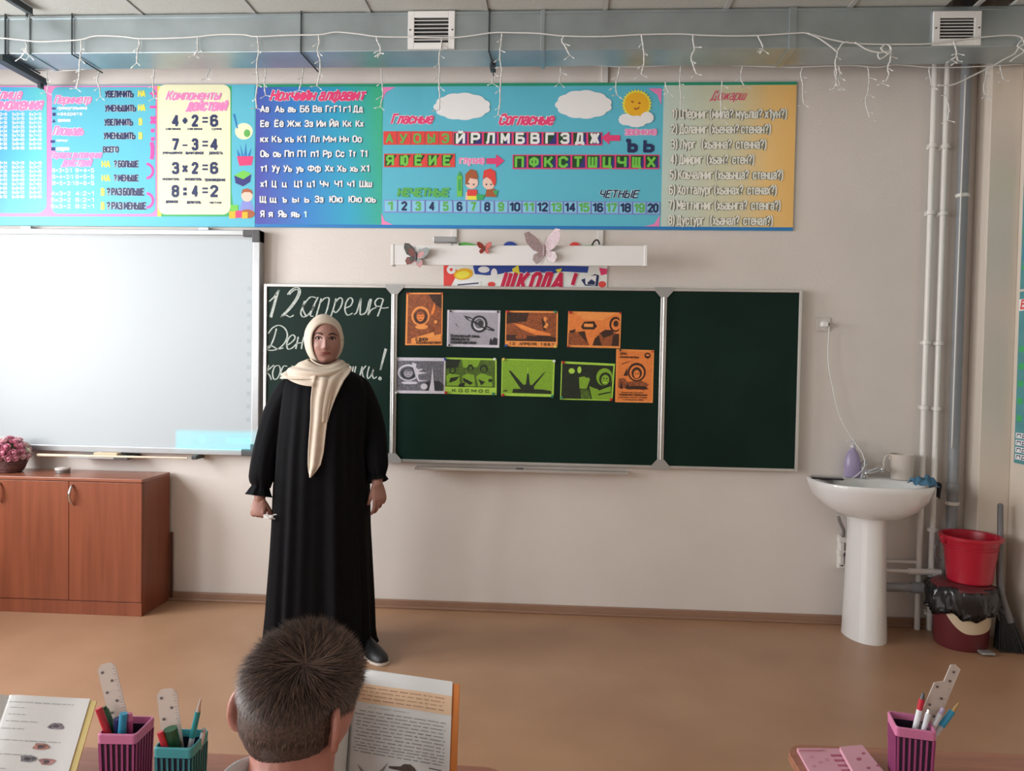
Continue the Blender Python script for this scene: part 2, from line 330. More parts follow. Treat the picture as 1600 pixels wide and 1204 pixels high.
for px, r in ((112, .004), (470, .004), (764, .004), (8, .005)):
    x = W(px, 60, DY0-.012).x; b = B()
    b.tube([(x, DY0-.010, ZC+.05), (x, DY0-.010, DZ0-.008)], r); b.tube([(x, DY0-.010, DZ0-.008), (x+.01, DY1+.03, DZ0-.008)], r)
    obj('hanger', b, M_dark, duct)
b = B(); x = W(2, 85, DY0).x
b.box((x-.02, DY0-.03, DZ0-.045), (x+.03, -.10, DZ0-.012)); b.box((x-.005, -.14, DZ0-.07), (x+.012, -.11, DZ0-.02))
obj('support_strut', b, M_dark, duct)
b = B(); x = W(770, 95, -.25).x; b.box((x-.014, -.27, DZ0-.03), (x+.014, -.21, DZ0-.002), .003); b.tube([(x, -.24, DZ0-.03), (x+.004, -.235, DZ0-.055)], .004)
obj('hanger_clamp', b, M_dark, duct)
# short strut that shows under the ceiling at the far left
st = thing('ceiling_strut', 'short dark steel strut under the ceiling tiles at the far left above the duct', 'strut', (W(30, 8, -.6).x, -.6, ZC-.02))
a0 = G(2, -12, ZC-.02); a1 = G(48, 17, ZC-.02)
obj('rail', B().box((0, -.012, -.02), ((a1-a0).length, .012, .012), M=Matrix.Translation(a0) @ (a1-a0).to_track_quat('X', 'Z').to_matrix().to_4x4()), M_dark, st)
obj('bolt', B().cyl(a1+Vector((-.02, 0, -.03)), a1+Vector((-.02, 0, .03)), .006), M_dark, st)
M_white = mat('white enamel', (.82, .82, .80), .35, var=.01)
M_black = mat('dark cavity', (.02, .02, .022), .8)
def grille(px0, px1, py0, py1, label):
    a = W(px0, py1, DY0-.01); c = W(px1, py0, DY0-.01); x0, x1, z0, z1 = a.x, c.x, a.z, c.z
    z0 = max(z0, DZ0+.005); Y = DY0-.001
    t = thing('air_grille', label, 'vent', ((x0+x1)/2, Y, z0), group='white air grilles on the duct')
    f = .032; b = B()
    b.box((x0, Y-.012, z0), (x0+f, Y, z1), .002); b.box((x1-f, Y-.012, z0), (x1, Y, z1), .002)
    b.box((x0+f, Y-.012, z0), (x1-f, Y, z0+f), .002); b.box((x0+f, Y-.012, z1-f), (x1-f, Y, z1), .002)
    obj('frame', b, M_white, t)
    obj('backing', B().box((x0+f, Y-.0015, z0+f), (x1-f, Y, z1-f)), M_black, t)
    n = 6; hh = (z1-z0-2*f)
    for i in range(n):
        z = z0+f+hh*(i+.75)/(n+.5)
        R = Matrix.Translation((0, Y-.006, z)) @ Matrix.Rotation(.1, 4, 'X')
        obj('slat', B().box((x0+f, -.0050, -.0016), (x1-f, .0030, .0016), M=R), M_white, t)
    for x in (x0+.012, x1-.012): obj('screw', B().cyl((x, Y-.015, (z0+z1)/2), (x, Y-.011, (z0+z1)/2), .004, n=10), M_dark, t)
grille(637, 711, 17, 77, 'white slatted air grille on the duct near the middle, above the alphabet banner')
grille(1457, 1534, 17, 77, 'white slatted air grille on the duct at the right, above the water pipes')

# ---------------------------------------------------------------- banners
YB1 = -.012
def pc(name, r, g, b_, k=.72): return mat('ink '+name, rgb(r, g, b_, k), .42, var=0, spec=.4)
I_cyan = pc('cyan', 84, 166, 186); I_teal = pc('teal', 60, 160, 150); I_pink = pc('pink', 226, 120, 168); I_hot = pc('crimson', 205, 62, 108)
I_white = pc('white', 225, 228, 228); I_black = pc('navy', 34, 42, 76, .6); I_cream = pc('cream', 222, 214, 176); I_yel = pc('yellow', 235, 200, 70)
I_green = pc('green', 58, 152, 92); I_red = pc('red', 200, 66, 62); I_dgreen = pc('dark green', 28, 62, 36, .6); I_lime = pc('lime', 104, 178, 70)
I_blue = pc('blue', 40, 110, 170); I_violet = pc('violet', 120, 130, 190); I_skin = pc('skin', 235, 180, 165); I_brown = pc('brown', 150, 84, 54)
I_orange = pc('orange', 236, 160, 40); I_outline = pc('outline grey', 92, 96, 84, .6); I_magenta = pc('magenta', 214, 70, 150); I_pale = pc('pale blue', 180, 212, 224)
I_indigo = pc('indigo', 50, 50, 110); I_grass = pc('leaf', 90, 160, 80)
def gradmat(name, stops, axis='X', a=0.0, bb=1.0, tilt=0.0):     # printed colour gradient across a panel (object x from a to bb)
    m = mat(name, (.5, .5, .5), .42, var=0); nt = m.node_tree; N = nt.nodes; L = nt.links
    tc = N.new('ShaderNodeTexCoord'); sp = N.new('ShaderNodeSeparateXYZ'); L.new(tc.outputs['Object'], sp.inputs[0])
    ad = N.new('ShaderNodeMath'); ad.operation = 'MULTIPLY_ADD'; L.new(sp.outputs[2], ad.inputs[0]); ad.inputs[1].default_value = tilt; L.new(sp.outputs[0], ad.inputs[2])
    mr = N.new('ShaderNodeMapRange'); L.new(ad.outputs[0], mr.inputs[0]); mr.inputs[1].default_value = a; mr.inputs[2].default_value = bb
    r = N.new('ShaderNodeValToRGB'); L.new(mr.outputs[0], r.inputs[0]); e = r.color_ramp.elements
    while len(e) < len(stops): e.new(.5)
    for i, (p, c) in enumerate(stops): e[i].position = p; e[i].color = (*c, 1)
    L.new(r.outputs[0], N['Principled BSDF'].inputs[0]); return m
def wavy(x0, x1, z0, z1, y, amp=.003, th=.002):
    n = 60; front = []; 
    for j in range(9):
        z = z0+(z1-z0)*j/8
        front.append([Vector((x0+(x1-x0)*i/n, y, z)) for i in range(n+1)])
    b = B(); b.box((x0, y, z0), (x1, y+th, z1)); return b
# left banner: arithmetic
bL0, bL1 = W(-70, 240, YB1).x, W(399, 240, YB1).x; zb0, zb1 = 2.176, 2.988
ban = thing('school_banner', 'glossy banner of sums and arithmetic tables above the whiteboard', 'banner', ((bL0+bL1)/2, YB1, zb0), group='wall banners')
obj('vinyl_sheet', B().box((bL0, YB1, zb0), (bL1, -.003, zb1)), I_cyan, ban)
Y = YB1-.001
g1 = gradmat('table panel print', [(0, rgb(60, 110, 185, .72)), (.55, rgb(70, 160, 200, .72)), (1, rgb(96, 190, 176, .72))], a=bL0+.26, bb=W(75, 240, Y).x+.36, tilt=.1)
def panel(name, pts, Y, m, parent, **k): return flat(name, [pts], Y, m, parent)
flat('panel_ground', [[(-68, 134), (78, 134), (78, 338), (-68, 338)]], Y, I_pink, ban)
flat('panel_ground', [[(78, 134), (246, 134), (246, 338), (78, 338)]], Y, I_pink, ban)
flat('panel_ground', [[(246, 134), (252, 134), (252, 338), (246, 338)]], Y, I_yel, ban)
flat('panel_ground', [[(252, 134), (366, 134), (366, 338), (252, 338)]], Y, I_green, ban)
flat('table_panel', [rr(-66, 136, 73, 333, 15)], Y-.001, g1, ban)
flat('rule_panel', [rr(81, 136, 243, 334, 10)], Y-.001, I_cyan, ban)
flat('sum_panel', [rr(247, 132, 360, 335, 12)], Y-.001, I_cream, ban)
flat('picture_panel', [[(366, 134), (398, 134), (398, 345), (366, 345)]], Y-.001, I_pale, ban) if 0 else None
def lettering(parent, rows, m, Y, **k):
    b = B()
    for r in rows: text(b, *r, Y, **k)
    o = obj('lettering', b, m, parent)
    if sum(len(r[0]) for r in rows) > 1: o['kind'] = 'stuff'
    return o
Y2 = Y-.002
scr = dict(shear=.35, off=.012)
lettering(ban, [('Таблица', -28, 140, 36, 155), ('умножения', -20, 158, 68, 172)], I_white, Y2, shear=.35, off=.05, grow=1)
lettering(ban, [('Таблица', -28, 140, 36, 155), ('умножения', -20, 158, 68, 172)], I_pink, Y2-.0006, shear=.35, off=.01, grow=1)
rows = []
for c in range(5):
    for r in range(9):
        x = -62+c*27; y = 176+r*6.6
        rows.append(('%dx%d=%d' % (c+2, r+2, (c+2)*(r+2)), x, y, x+19, y+4.6))
        if c < 5: rows.append(('%dx%d=%d' % (c+5, r+2, (c+5)*(r+2)), x, y+76, x+19, y+80.6))
lettering(ban, rows, I_white, Y2, off=.01)
T3 = [('Периметр', 84, 149, 144, 162), ('Площадь', 82, 197, 133, 211), ('Порядок выполнения', 79, 236, 160, 247), ('действий', 96, 250, 144, 260)]
lettering(ban, T3, I_white, Y2, shear=.35, off=.05, grow=1); lettering(ban, T3, I_pink, Y2-.0006, shear=.35, off=.01, grow=1)
sm = [('прямоугольника', 90, 167, 136, 171), ('квадрата', 90, 176, 128, 180), ('треугольника', 90, 186, 110, 190), ('прямоуг.', 88, 217, 108, 221), ('квадрата', 88, 230, 108, 235)]
for i in range(3): sm += [('8+%d+2:1' % (i+3), 82, 263+i*10, 112+2*i, 269+i*10), ('9+%d-5' % (i+4), 118, 263+i*10, 147, 269+i*10), ('%dx3+2' % (i+4), 80, 299+i*10, 110, 305+i*10), ('%d:2-1' % (i*2+4), 118, 299+i*10, 147, 305+i*10)]
lettering(ban, sm, I_white, Y2, off=.01)
flat('symbol', [[(81, 168), (87, 168), (87, 171), (81, 171)], [(82, 176), (87, 176), (87, 181), (82, 181)], [(84, 186), (87, 191), (81, 191)], [(79, 219), (86, 219), (86, 223), (79, 223)], [(80, 230), (86, 230), (86, 235), (80, 235)]], Y2, I_indigo, ban)
bo = [('УВЕЛИЧИТЬ', 164, 142, 208, 152), ('УМЕНЬШИТЬ', 164, 164, 212, 174), ('УВЕЛИЧИТЬ', 163, 186, 207, 196), ('УМЕНЬШИТЬ', 162, 207, 211, 217), ('ВСЕГО', 161, 229, 185, 238), ('? БОЛЬШЕ', 178, 251, 216, 261), ('? МЕНЬШЕ', 178, 273, 216, 283), ('? РАЗ БОЛЬШЕ', 167, 294, 225, 305), ('? РАЗ МЕНЬШЕ', 167, 316, 228, 327)]
lettering(ban, bo, I_white, Y2, off=.06, grow=1); lettering(ban, bo, I_black, Y2-.0006, off=.022)
lettering(ban, [('НА', 216, 141, 227, 151), ('НА', 216, 163, 227, 173), ('В', 217, 185, 222, 195), ('В', 217, 207, 222, 217), ('НА', 159, 251, 172, 261), ('НА', 159, 273, 172, 283), ('В', 158, 294, 163, 305), ('В', 158, 316, 163, 327)], I_yel, Y2, off=.02)
lettering(ban, [('+', 234, 141, 244, 151), ('-', 234, 164, 244, 168), ('х', 235, 182, 243, 193), (':', 236, 201, 241, 220), (')', 235, 224, 240, 245)], I_magenta, Y2, off=.05)
for y in (267, 313):
    P = [(229+12*math.cos(t), y+13*math.sin(t)) for t in [(-PI/2)+PI*i/10 for i in range(11)]]; Q = [(229+8*math.cos(t), y+9*math.sin(t)) for t in [(PI/2)-PI*i/10 for i in range(11)]]
    flat('curved_arrow', [P+Q], Y2, I_magenta, ban)
T4 = [('Компоненты', 259, 142, 346, 156), ('действий', 291, 160, 356, 173)]
lettering(ban, T4, I_white, Y2, shear=.35, off=.05, grow=1); lettering(ban, T4, I_pink, Y2-.0006, shear=.35, off=.008)
for s, y in (('4+2=6', 180), ('7 - 3=4', 217), ('3 x 2=6', 254), ('8 : 4=2', 290)):
    cs = s.replace(' ', '')
    xs = [(269, 279), (285, 293), (300, 309), (316, 325), (329, 340)]
    b = B()
    for ch, (x0, x1) in zip(cs, xs):
        yy = {'+': (y+4, y+13), '-': (y+8, y+10.5), '=': (y+5, y+11), 'x': (y+4, y+15), ':': (y+3, y+15)}.get(ch, (y, y+17))
        text(b, ch, x0, yy[0], x1, yy[1], Y2, off=.03 if ch.isdigit() or ch == 'x' else .12)
    obj('lettering', b, I_black, ban)['kind'] = 'stuff'
lettering(ban, [('слагаемое', 259, 200, 282, 203), ('слагаемое', 293, 200, 316, 203), ('сумма', 331, 200, 346, 203),
    ('уменьшаемое', 254, 237, 285, 240.5), ('вычитаемое', 290, 237, 318, 241), ('разность', 327, 237, 348, 241),
    ('множитель', 254, 278, 280, 281.5), ('множитель', 289, 278, 315, 282), ('произведение', 320, 279, 352, 283),
    ('делимое', 259, 313, 278, 317), ('делитель', 292, 314, 314, 318), ('частное', 327, 315, 346, 318)], I_black, Y2, off=.01)
# small drawings in the blue strip
flat('panel_ground', [[(362, 134), (398, 134), (398, 338), (366, 338), (362, 300)]], Y-.0004, I_cyan, ban)
d = Y-.001
flat('drawn_fruit', [ell(381, 205, 14, 13)], d, I_cream, ban); flat('drawn_fruit', [ell(386, 208, 5, 6)], d-.0006, I_grass, ban)
flat('drawn_feather', [[(364, 178), (367, 178), (372, 200), (370, 201)]], d-.0006, I_blue, ban)
flat('drawn_plant', [[(370, 232), (378, 247), (375, 225), (381, 245), (384, 222), (386, 245), (393, 230), (390, 252), (373, 252)]], d, I_blue, ban)
flat('drawn_pot', [[(370, 244), (396, 244), (393, 258), (374, 259)]], d-.0006, I_hot, ban)
flat('drawn_box', [[(366, 274), (380, 266), (393, 271), (380, 280)]], d, I_lime, ban); flat('drawn_box', [[(366, 274), (380, 280), (380, 291), (368, 286)], [(380, 280), (393, 272), (391, 284), (380, 291)]], d, I_indigo, ban)
flat('drawn_child', [ell(386, 305, 9, 10)], d-.0006, I_skin, ban); flat('drawn_child', [[(377, 303), (379, 296), (386, 294), (393, 297), (395, 304), (390, 300), (382, 300)]], d-.001, I_brown, ban)
flat('drawn_child', [[(378, 314), (392, 314), (397, 326), (394, 334), (374, 330)]], d, I_violet, ban); flat('drawn_child', [ell(386, 334, 12, 7)], d-.0003, I_brown, ban)
flat('drawn_block', [[(360, 320), (372, 320), (372, 330), (360, 330)]], d-.0012, I_lime, ban)
flat('drawn_block', [[(358, 330), (368, 330), (368, 341), (358, 341)], [(378, 331), (387, 331), (387, 341), (378, 341)]], d-.0012, I_orange, ban)
flat('drawn_block', [[(368, 329), (378, 329), (378, 340), (368, 340)]], d-.0015, I_hot, ban)

# right banner: alphabet, vowels, cases
bR0, bR1 = W(399.5, 240, YB1).x, 2.958
ban = thing('school_banner', 'long banner with the alphabet, a smiling sun and numbers to 20 above the chalkboard', 'banner', ((bR0+bR1)/2, YB1, zb0), group='wall banners')
ban0 = ban
obj('vinyl_sheet', B().box((bR0, YB1, zb0), (bR1, -.003, zb1)), I_cyan, ban)
obj('top_border', B().box((bR0, YB1-.0015, zb1-.016), (bR1, YB1, zb1)), mat('ink border green', rgb(40, 135, 105, .72), .42, var=0), ban)
obj('bottom_border', B().box((bR0, YB1-.0015, zb0), (bR1, YB1, zb0+.018)), I_blue, ban)
x597, x1035 = W(597, 240, Y).x, W(1035, 240, Y).x
g2 = gradmat('alphabet print', [(0, rgb(66, 66, 150, .72)), (.35, rgb(44, 112, 178, .72)), (.7, rgb(42, 146, 176, .72)), (1, rgb(52, 158, 120, .72))], a=bR0-.02, bb=x597+.0, tilt=.12)
g2.node_tree.nodes['Map Range'].inputs[1].default_value = bR0+.30; g2.node_tree.nodes['Map Range'].inputs[2].default_value = x597+.32
b = B(); b.box((bR0, YB1-.001, zb0+.018), (x597, YB1, zb1-.016)); obj('alphabet_panel', b, g2, ban)
g3 = gradmat('cases print', [(0, rgb(160, 176, 168, .62)), (.55, rgb(176, 172, 142, .62)), (.8, rgb(196, 164, 106, .62)), (1, rgb(196, 156, 92, .62))], a=x1035, bb=bR1)
b = B(); b.box((x1035, YB1-.001, zb0+.018), (bR1, YB1, zb1-.016)); obj('cases_panel', b, g3, ban)
T = [('Нохчийн алфавит', 421, 140, 573, 157)]
lettering(ban, T, I_pale, Y2, shear=.35, off=.06, grow=1); lettering(ban, T, I_hot, Y2-.0006, shear=.35, off=.02)
AL = [(175, [('Аа', 407, 420), ('Аь', 430, 444), ('аь', 450, 462), ('Бб', 469, 483), ('Вв', 489, 503), ('Гг', 509, 520), ('Г1', 522, 533), ('г1', 537, 548), ('Дд', 552, 567)]),
      (198, [('Ее', 407, 420), ('Ёё', 429, 443), ('Жж', 449, 470), ('Зз', 476, 489), ('Ии', 495, 509), ('Йй', 515, 529), ('Кк', 536, 549), ('Кх', 556, 568)]),
      (222, [('кх', 407, 419), ('Къ', 425, 440), ('къ', 446, 459), ('К1', 465, 478), ('Лл', 485, 499), ('Мм', 505, 525), ('Нн', 531, 545), ('Оо', 551, 565)]),
      (245, [('Оь', 407, 420), ('оь', 427, 439), ('Пп', 445, 459), ('П1', 465, 478), ('п1', 486, 498), ('Рр', 505, 518), ('Сс', 525, 538), ('Тт', 545, 556), ('Т1', 563, 574)]),
      (268, [('т1', 407, 417), ('Уу', 425, 437), ('Уь', 443, 456), ('уь', 463, 474), ('Фф', 481, 501), ('Хх', 508, 521), ('Хь', 527, 541), ('хь', 547, 559), ('Х1', 564, 577)]),
      (292, [('х1', 407, 417), ('Ц', 425, 432), ('ц', 441, 448), ('Ц1', 460, 472), ('ц1', 480, 492), ('Чч', 500, 513), ('Ч1', 523, 535), ('ч1', 543, 554), ('Шш', 562, 581)]),
      (316, [('Щ', 406, 416), ('щ', 422, 432), ('ъ', 441, 448), ('ы', 457, 467), ('ь', 476, 483), ('Зз', 492, 505), ('Юю', 515, 535), ('Юю', 545, 565), ('юь', 571, 587)]),
      (339, [('Я', 407, 413), ('я', 420, 426), ('Яь', 435, 448), ('яь', 455, 468)])]
R_, lowers = [], set('уфрцщд')
for yb_, L_ in AL:
    for s, x0, x1 in L_:
        low = s[0].islower() and not s[1:].isupper()
        h = 7.5 if (s.islower() and '1' not in s) else 10
        des = 2.5 if any(c in lowers or c in 'ЦЩДр' for c in s) else 0
        R_.append((s, x0, yb_-h, x1, yb_))
lettering(ban, [(s, a+.7, b_+.7, c+.7, d_+.7) for s, a, b_, c, d_ in R_], I_black, Y2, off=.04)
lettering(ban, R_, I_white, Y2-.0006, off=.015)
lettering(ban, [('1', 475, 330, 479, 339)], I_pale, Y2-.0006, off=.03)
# vowels and consonants panel
flat('corner_mark', [[(597, 136), (618, 136), (603, 144), (597, 158)], [(1013, 138), (1034, 138), (1033, 164), (1027, 148)], [(596, 333), (601, 345), (618, 353), (596, 353)], [(1031, 336), (1030, 355), (1000, 355), (1022, 350)]], Y, I_pink, ban)
def cloud(cx, cy, w, h):
    P = []
    for i in range(90):
        t = 2*PI*i/90; k = 1+.07*abs(math.sin(t*5.5)); P.append((cx+w*math.cos(t)*k, cy+h*math.sin(t)*k*(1 if math.sin(t) < 0 else .92)))
    return P
flat('cloud', [cloud(722, 167, 42, 21)], Y2, I_white, ban); flat('cloud', [cloud(912, 164, 42, 22)], Y2, I_white, ban)
ray_ = []
for i in range(56): t = 2*PI*i/56; r = 24 if i % 2 else 20.5; ray_.append((995+r*math.cos(t), 163+r*math.sin(t)))
flat('sun_rays', [ray_], Y2, I_yel, ban); flat('sun_disc', [ell(995, 163, 19, 19, 28)], Y2-.0006, I_orange, ban)
flat('sun_face', [ell(988, 159, 2.2, 1.6), ell(999, 161, 2.2, 1.6), [(989, 168), (993, 172), (998, 170), (1000, 166), (995, 169)]], Y2-.0012, I_brown, ban)
flat('cloud', [cloud(978, 187, 11, 9), cloud(994, 190, 16, 9), cloud(1011, 184, 10, 9)], Y2-.0018, I_white, ban)
T = [('Гласные', 611, 178, 678, 193), ('Согласные', 779, 178, 867, 195)]
lettering(ban, T, I_white, Y2, shear=.3, off=.06, grow=1); lettering(ban, T, I_hot, Y2-.0006, shear=.3, off=.015)
def cell(x0, x1, y0, y1, mm, mm2=None):
    flat('letter_cell', [[(x0, y0), (x1, y0), (x1, y1), (x0, y1)]], Y2, mm, ban)
    if mm2: flat('letter_cell', [[(x1-1, y0+2), (x1-1, y1-2), ((x0+x1)/2, y1-2)] if 1 else 0], Y2-.0004, mm2, ban)
for i, ch in enumerate('АУОЫЭ'):
    x = 599+i*21.8; cell(x, x+21, 205, 226, I_red); lettering(ban, [(ch, x+4, 209, x+15, 223)], I_grass, Y2-.001, off=.02)
for i, ch in enumerate('ЙРЛМБВГЗДЖ'):
    x = 708+i*23.3; cell(x, x+23.3, 205.5+i*.12, 227, I_hot); flat('letter_cell', [[(x+1.5, 207.5), (x+21.5, 207.5), (x+21.5, 225), (x+1.5, 225)]], Y2-.0004, I_dgreen, ban)
    flat('letter_cell', [[(x+21.5, 207.5), (x+21.5, 225), (x+9, 225)]], Y2-.0008, I_indigo, ban); lettering(ban, [(ch, x+5, 208, x+18, 224)], I_white, Y2-.0013, off=.03)
for i, ch in enumerate('ЯЮЁИЕ'):
    x = 600+i*22.2; cell(x, x+22, 240, 261, I_red); flat('letter_cell', [[(x+1.5, 242), (x+20, 242), (x+10, 259), (x+1.5, 259)]], Y2-.0004, I_dgreen, ban); lettering(ban, [(ch, x+4, 243, x+15, 258)], I_lime, Y2-.001, off=.03)
for i, ch in enumerate('ПФКСТШЦЧЩХ'):
    x = 801+i*22.9; cell(x, x+22.9, 241.5, 264, I_hot); flat('letter_cell', [[(x+1.5, 243), (x+21.5, 243), (x+21.5, 262), (x+1.5, 262)]], Y2-.0004, I_dgreen, ban)
    flat('letter_cell', [[(x+21.5, 243), (x+21.5, 262), (x+12, 262)]], Y2-.0008, I_indigo, ban); lettering(ban, [(ch, x+4, 245, x+17, 261)], I_lime, Y2-.0013, off=.03)
flat('arrow', [[(940, 215), (952, 205), (952, 211), (969, 211), (969, 220), (952, 220), (952, 226)], [(788, 251), (775, 241), (775, 247), (760, 247), (760, 256), (775, 256), (775, 262)]], Y2, I_hot, ban)
lettering(ban, [('глухие', 718, 247, 757, 256), ('звонкие', 976, 202, 1026, 211)], I_white, Y2, off=.06, grow=1)
lettering(ban, [('глухие', 718, 247, 757, 256), ('звонкие', 976, 202, 1026, 211)], I_pink, Y2-.0006, off=.01)
lettering(ban, [('Ъ', 978, 218, 995, 237), ('Ь', 1006, 219, 1021, 237)], I_black, Y2, off=.045)
T = [('НЕЧЕТНЫЕ', 621, 294, 702, 307)]; lettering(ban, T, I_green, Y2, shear=.15, off=.05, grow=1); lettering(ban, T, I_grass, Y2-.0006, shear=.15, off=.01)
T = [('ЧЕТНЫЕ', 936, 297, 998, 309)]; lettering(ban, T, I_pale, Y2, shear=.3, off=.06, grow=1); lettering(ban, T, I_black, Y2-.0006, shear=.3, off=.005)
xs = [600+i*21.6 for i in range(21)]
for i in range(20):
    x = xs[i]; y = 312+i*.17
    flat('number_cell', [[(x, y), (x+21, y), (x+21, y+20), (x, y+20)]], Y2, I_violet, ban)
    flat('number_cell', [[(x+1, y+1.5), (x+19.8, y+1.5), (x+19.8, y+18), (x+1, y+18)]], Y2-.0004, mat('ink cell blue', rgb(120, 180, 205, .72), .42, var=0), ban)
    s = str(i+1); wd = 8 if i < 9 else 16
    lettering(ban, [(s, x+10-wd/2, y+3, x+10+wd/2, y+16)], I_grass if i % 2 == 0 else I_black, Y2-.0008, off=.03)
# pencil and two drawn children
d = Y2
flat('drawn_pencil', [[(714, 275), (718, 267), (722, 275), (722, 307), (714, 307)]], d, I_lime, ban); flat('drawn_pencil', [[(715, 275), (718, 267), (721, 275)], [(716, 280), (720, 280), (720, 298), (716, 298)]], d-.0006, I_green, ban)
flat('drawn_child', [ell(737, 285, 10, 10), [(728, 300), (745, 300), (748, 312), (727, 312)]], d, I_skin, ban)
flat('drawn_child', [[(727, 288), (727, 272), (735, 264), (744, 267), (747, 277), (744, 280), (734, 278), (730, 288)]], d-.0006, I_brown, ban); flat('drawn_child', [[(730, 296), (745, 296), (746, 306), (730, 306)]], d-.0008, I_red, ban); flat('drawn_child', [[(731, 306), (746, 306), (746, 312), (731, 312)]], d-.0008, I_yel, ban)
flat('drawn_child', [ell(764, 286, 10, 10)], d, I_skin, ban)
flat('drawn_child', [[(754, 280), (756, 266), (766, 263), (774, 268), (775, 284), (772, 291), (767, 281), (760, 276)]], d-.0006, I_red, ban); flat('drawn_child', [[(760, 296), (773, 295), (776, 308), (758, 307)]], d-.0008, I_brown, ban)
flat('drawn_leaf', [[(744, 303), (758, 304), (754, 312), (745, 313)], [(770, 298), (778, 297), (776, 307)]], d-.001, I_green, ban)
flat('drawn_child', [ell(740, 288, 1.2, 1.2), ell(732, 287, 1.2, 1.2), ell(760, 288, 1.2, 1.2), ell(767, 288, 1.2, 1.2)], d-.0012, I_black, ban)
lettering(ban, [('Дожарш', 1110, 142, 1167, 156)], I_hot, Y2, shear=.4, off=-.03)
CS = ['1) Ц1ерниг (мила? муьлш? х1ун?)', '2) Доланиг (хьенан? стенан?)', '3) Лург   (хьанна?  стенна?)', '4) Дийриг  (хьан?  стен?)', '5) Коьчалниг (хьаьнца?  стенца?)', '6) Хотталург (хьанах?  стенах?)', '7) Меттигниг (хьаьнга?  стенга?)', '8) Дустург   (хьанал?  стенал?)']
X0 = [1049, 1048, 1048, 1047, 1046, 1045, 1044, 1044]; X1 = [1229, 1204, 1197, 1178, 1223, 1213, 1219, 1207]
rows = [(s, X0[i], 170.5+i*23.8, X1[i], 184.5+i*23.8) for i, s in enumerate(CS)]
rows = [(s, a, y0-(0), c, y1) for s, a, y0, c, y1 in rows]
lettering(ban, rows, I_outline, Y2, off=.07, grow=1); lettering(ban, rows, mat('ink soft white', rgb(206, 206, 196, .72), .42, var=0), Y2-.0006, off=-.004)
# wall behind: cable trunking above and below the banner
M_trunk = mat('white cable trunking', (.72, .70, .67), .4, var=0)
def trunk(px, za, zb_, label):
    x = W(px, 370, 0).x
    t = obj('cable_trunking', B().box((x-.016, -.0025 if 0 else -.014, za), (x+.016, 0, zb_), .002), M_trunk); tag(t, label, 'cable trunking', 'vertical cable trunkings'); return t
trunk(938, 2.0, 2.172, 'white cable trunking below the banner, right of the pink butterfly')
trunk(710, 2.0, 2.172, 'white cable trunking below the banner, left of the pink butterfly')
x = W(945, 115, 0).x
tag(obj('cable_trunking', B().box((x-.018, -.014, 2.99), (x+.018, 0, 3.6), .002), M_trunk), 'white cable trunking rising behind the duct, above the long banner', 'cable trunking', 'vertical cable trunkings')
# posters on the right wall
def rp(py0, py1, y0, y1, zz): pass
# ---------------------------------------------------------------- interactive whiteboard
M_alu = mat('grey aluminium', (.42, .43, .44), .35, metal=.6, var=.03)
M_corner = mat('dark grey plastic', (.07, .07, .075), .45, var=0)
M_screen = mat('whiteboard enamel', (.385, .41, .425), .5, var=0)
wx0, wx1, wz0, wz1 = -1.76, -.022, .862, 2.150
wb = thing('interactive_whiteboard', 'large white interactive board with grey frame, a cyan projected bar in its lower corner', 'whiteboard', ((wx0+wx1)/2, -.06, wz0))
obj('board_surface', B().box((wx0+.03, -.052, wz0+.03), (wx1-.03, -.03, wz1-.03)), M_screen, wb)
b = B(); fr = .042
b.box((wx0, -.066, wz0), (wx0+fr, 0-.002, wz1), .004); b.box((wx1-fr, -.066, wz0), (wx1, -.002, wz1), .004)
b.box((wx0+fr, -.062, wz0), (wx1-fr, -.002, wz0+fr-.006), .004); b.box((wx0+fr, -.062, wz1-.030), (wx1-fr, -.002, wz1), .004)
obj('frame', b, M_alu, wb)
for x, z in ((wx1, wz1), (wx1, wz0), (wx0, wz1), (wx0, wz0)):
    s = -1 if x == wx1 else 1; r = -1 if z == wz1 else 1; b = B()
    b.box((min(x, x+s*.10), -.071, min(z, z+r*.038)), (max(x, x+s*.10), -.002, max(z, z+r*.038)), .004)
    b.box((min(x, x+s*.046), -.0715, min(z, z+r*.07)), (max(x, x+s*.046), -.002, max(z, z+r*.07)), .004)
    obj('corner_cap', b, M_corner, wb)
for px in (40, 318):
    x = W(px, 355, -.05).x; obj('hanging_clip', B().box((x-.03, -.05, wz1-.005), (x+.03, 0, wz1+.018), .003), M_alu, wb)
M_mark = mat('hotkey print', (.31, .35, .37), .4, var=0)
for i in range(11):
    z = 1.82-i*.075; obj('hotkey_mark', B().box((wx1-fr-.035, -.0523, z-.012), (wx1-fr-.013, -.052, z+.012)), M_mark, wb)
# tray under it with the eraser, the pointer and markers
ty = -.075
a = W(72, 715, ty); c = W(196, 712, ty); zt = .845
tr = thing('pen_tray', 'narrow dark pen tray under the interactive whiteboard', 'tray', ((a.x+c.x)/2, -.09, zt-.012))
b = B(); b.box((W(118, 715, ty).x, -.14, zt-.010), (W(208, 713, ty).x, -.002, zt-.004), .002); b.box((W(118, 715, ty).x, -.143, zt-.010), (W(208, 713, ty).x, -.139, zt+.004), .0015)
obj('tray_body', b, M_alu, tr); obj('tray_end', B().box((W(188, 715, ty).x, -.145, zt-.013), (W(210, 714, ty).x, -.004, zt+.005), .003), M_corner, tr)
M_wood = mat('pale wood', (.66, .50, .32), .5, var=.1, scale=20, stretch=(1, 20, 20)); M_felt = mat('dark felt', (.05, .05, .05), .9)
M_wood2 = mat('bleached wood', (.72, .62, .48), .5, var=.06)
t = thing('board_eraser', 'small wooden board eraser lying on the tray under the whiteboard', 'eraser', (W(167, 710, -.10).x, -.10, zt-.004))
a, c = W(149, 710, -.10).x, W(187, 710, -.10).x
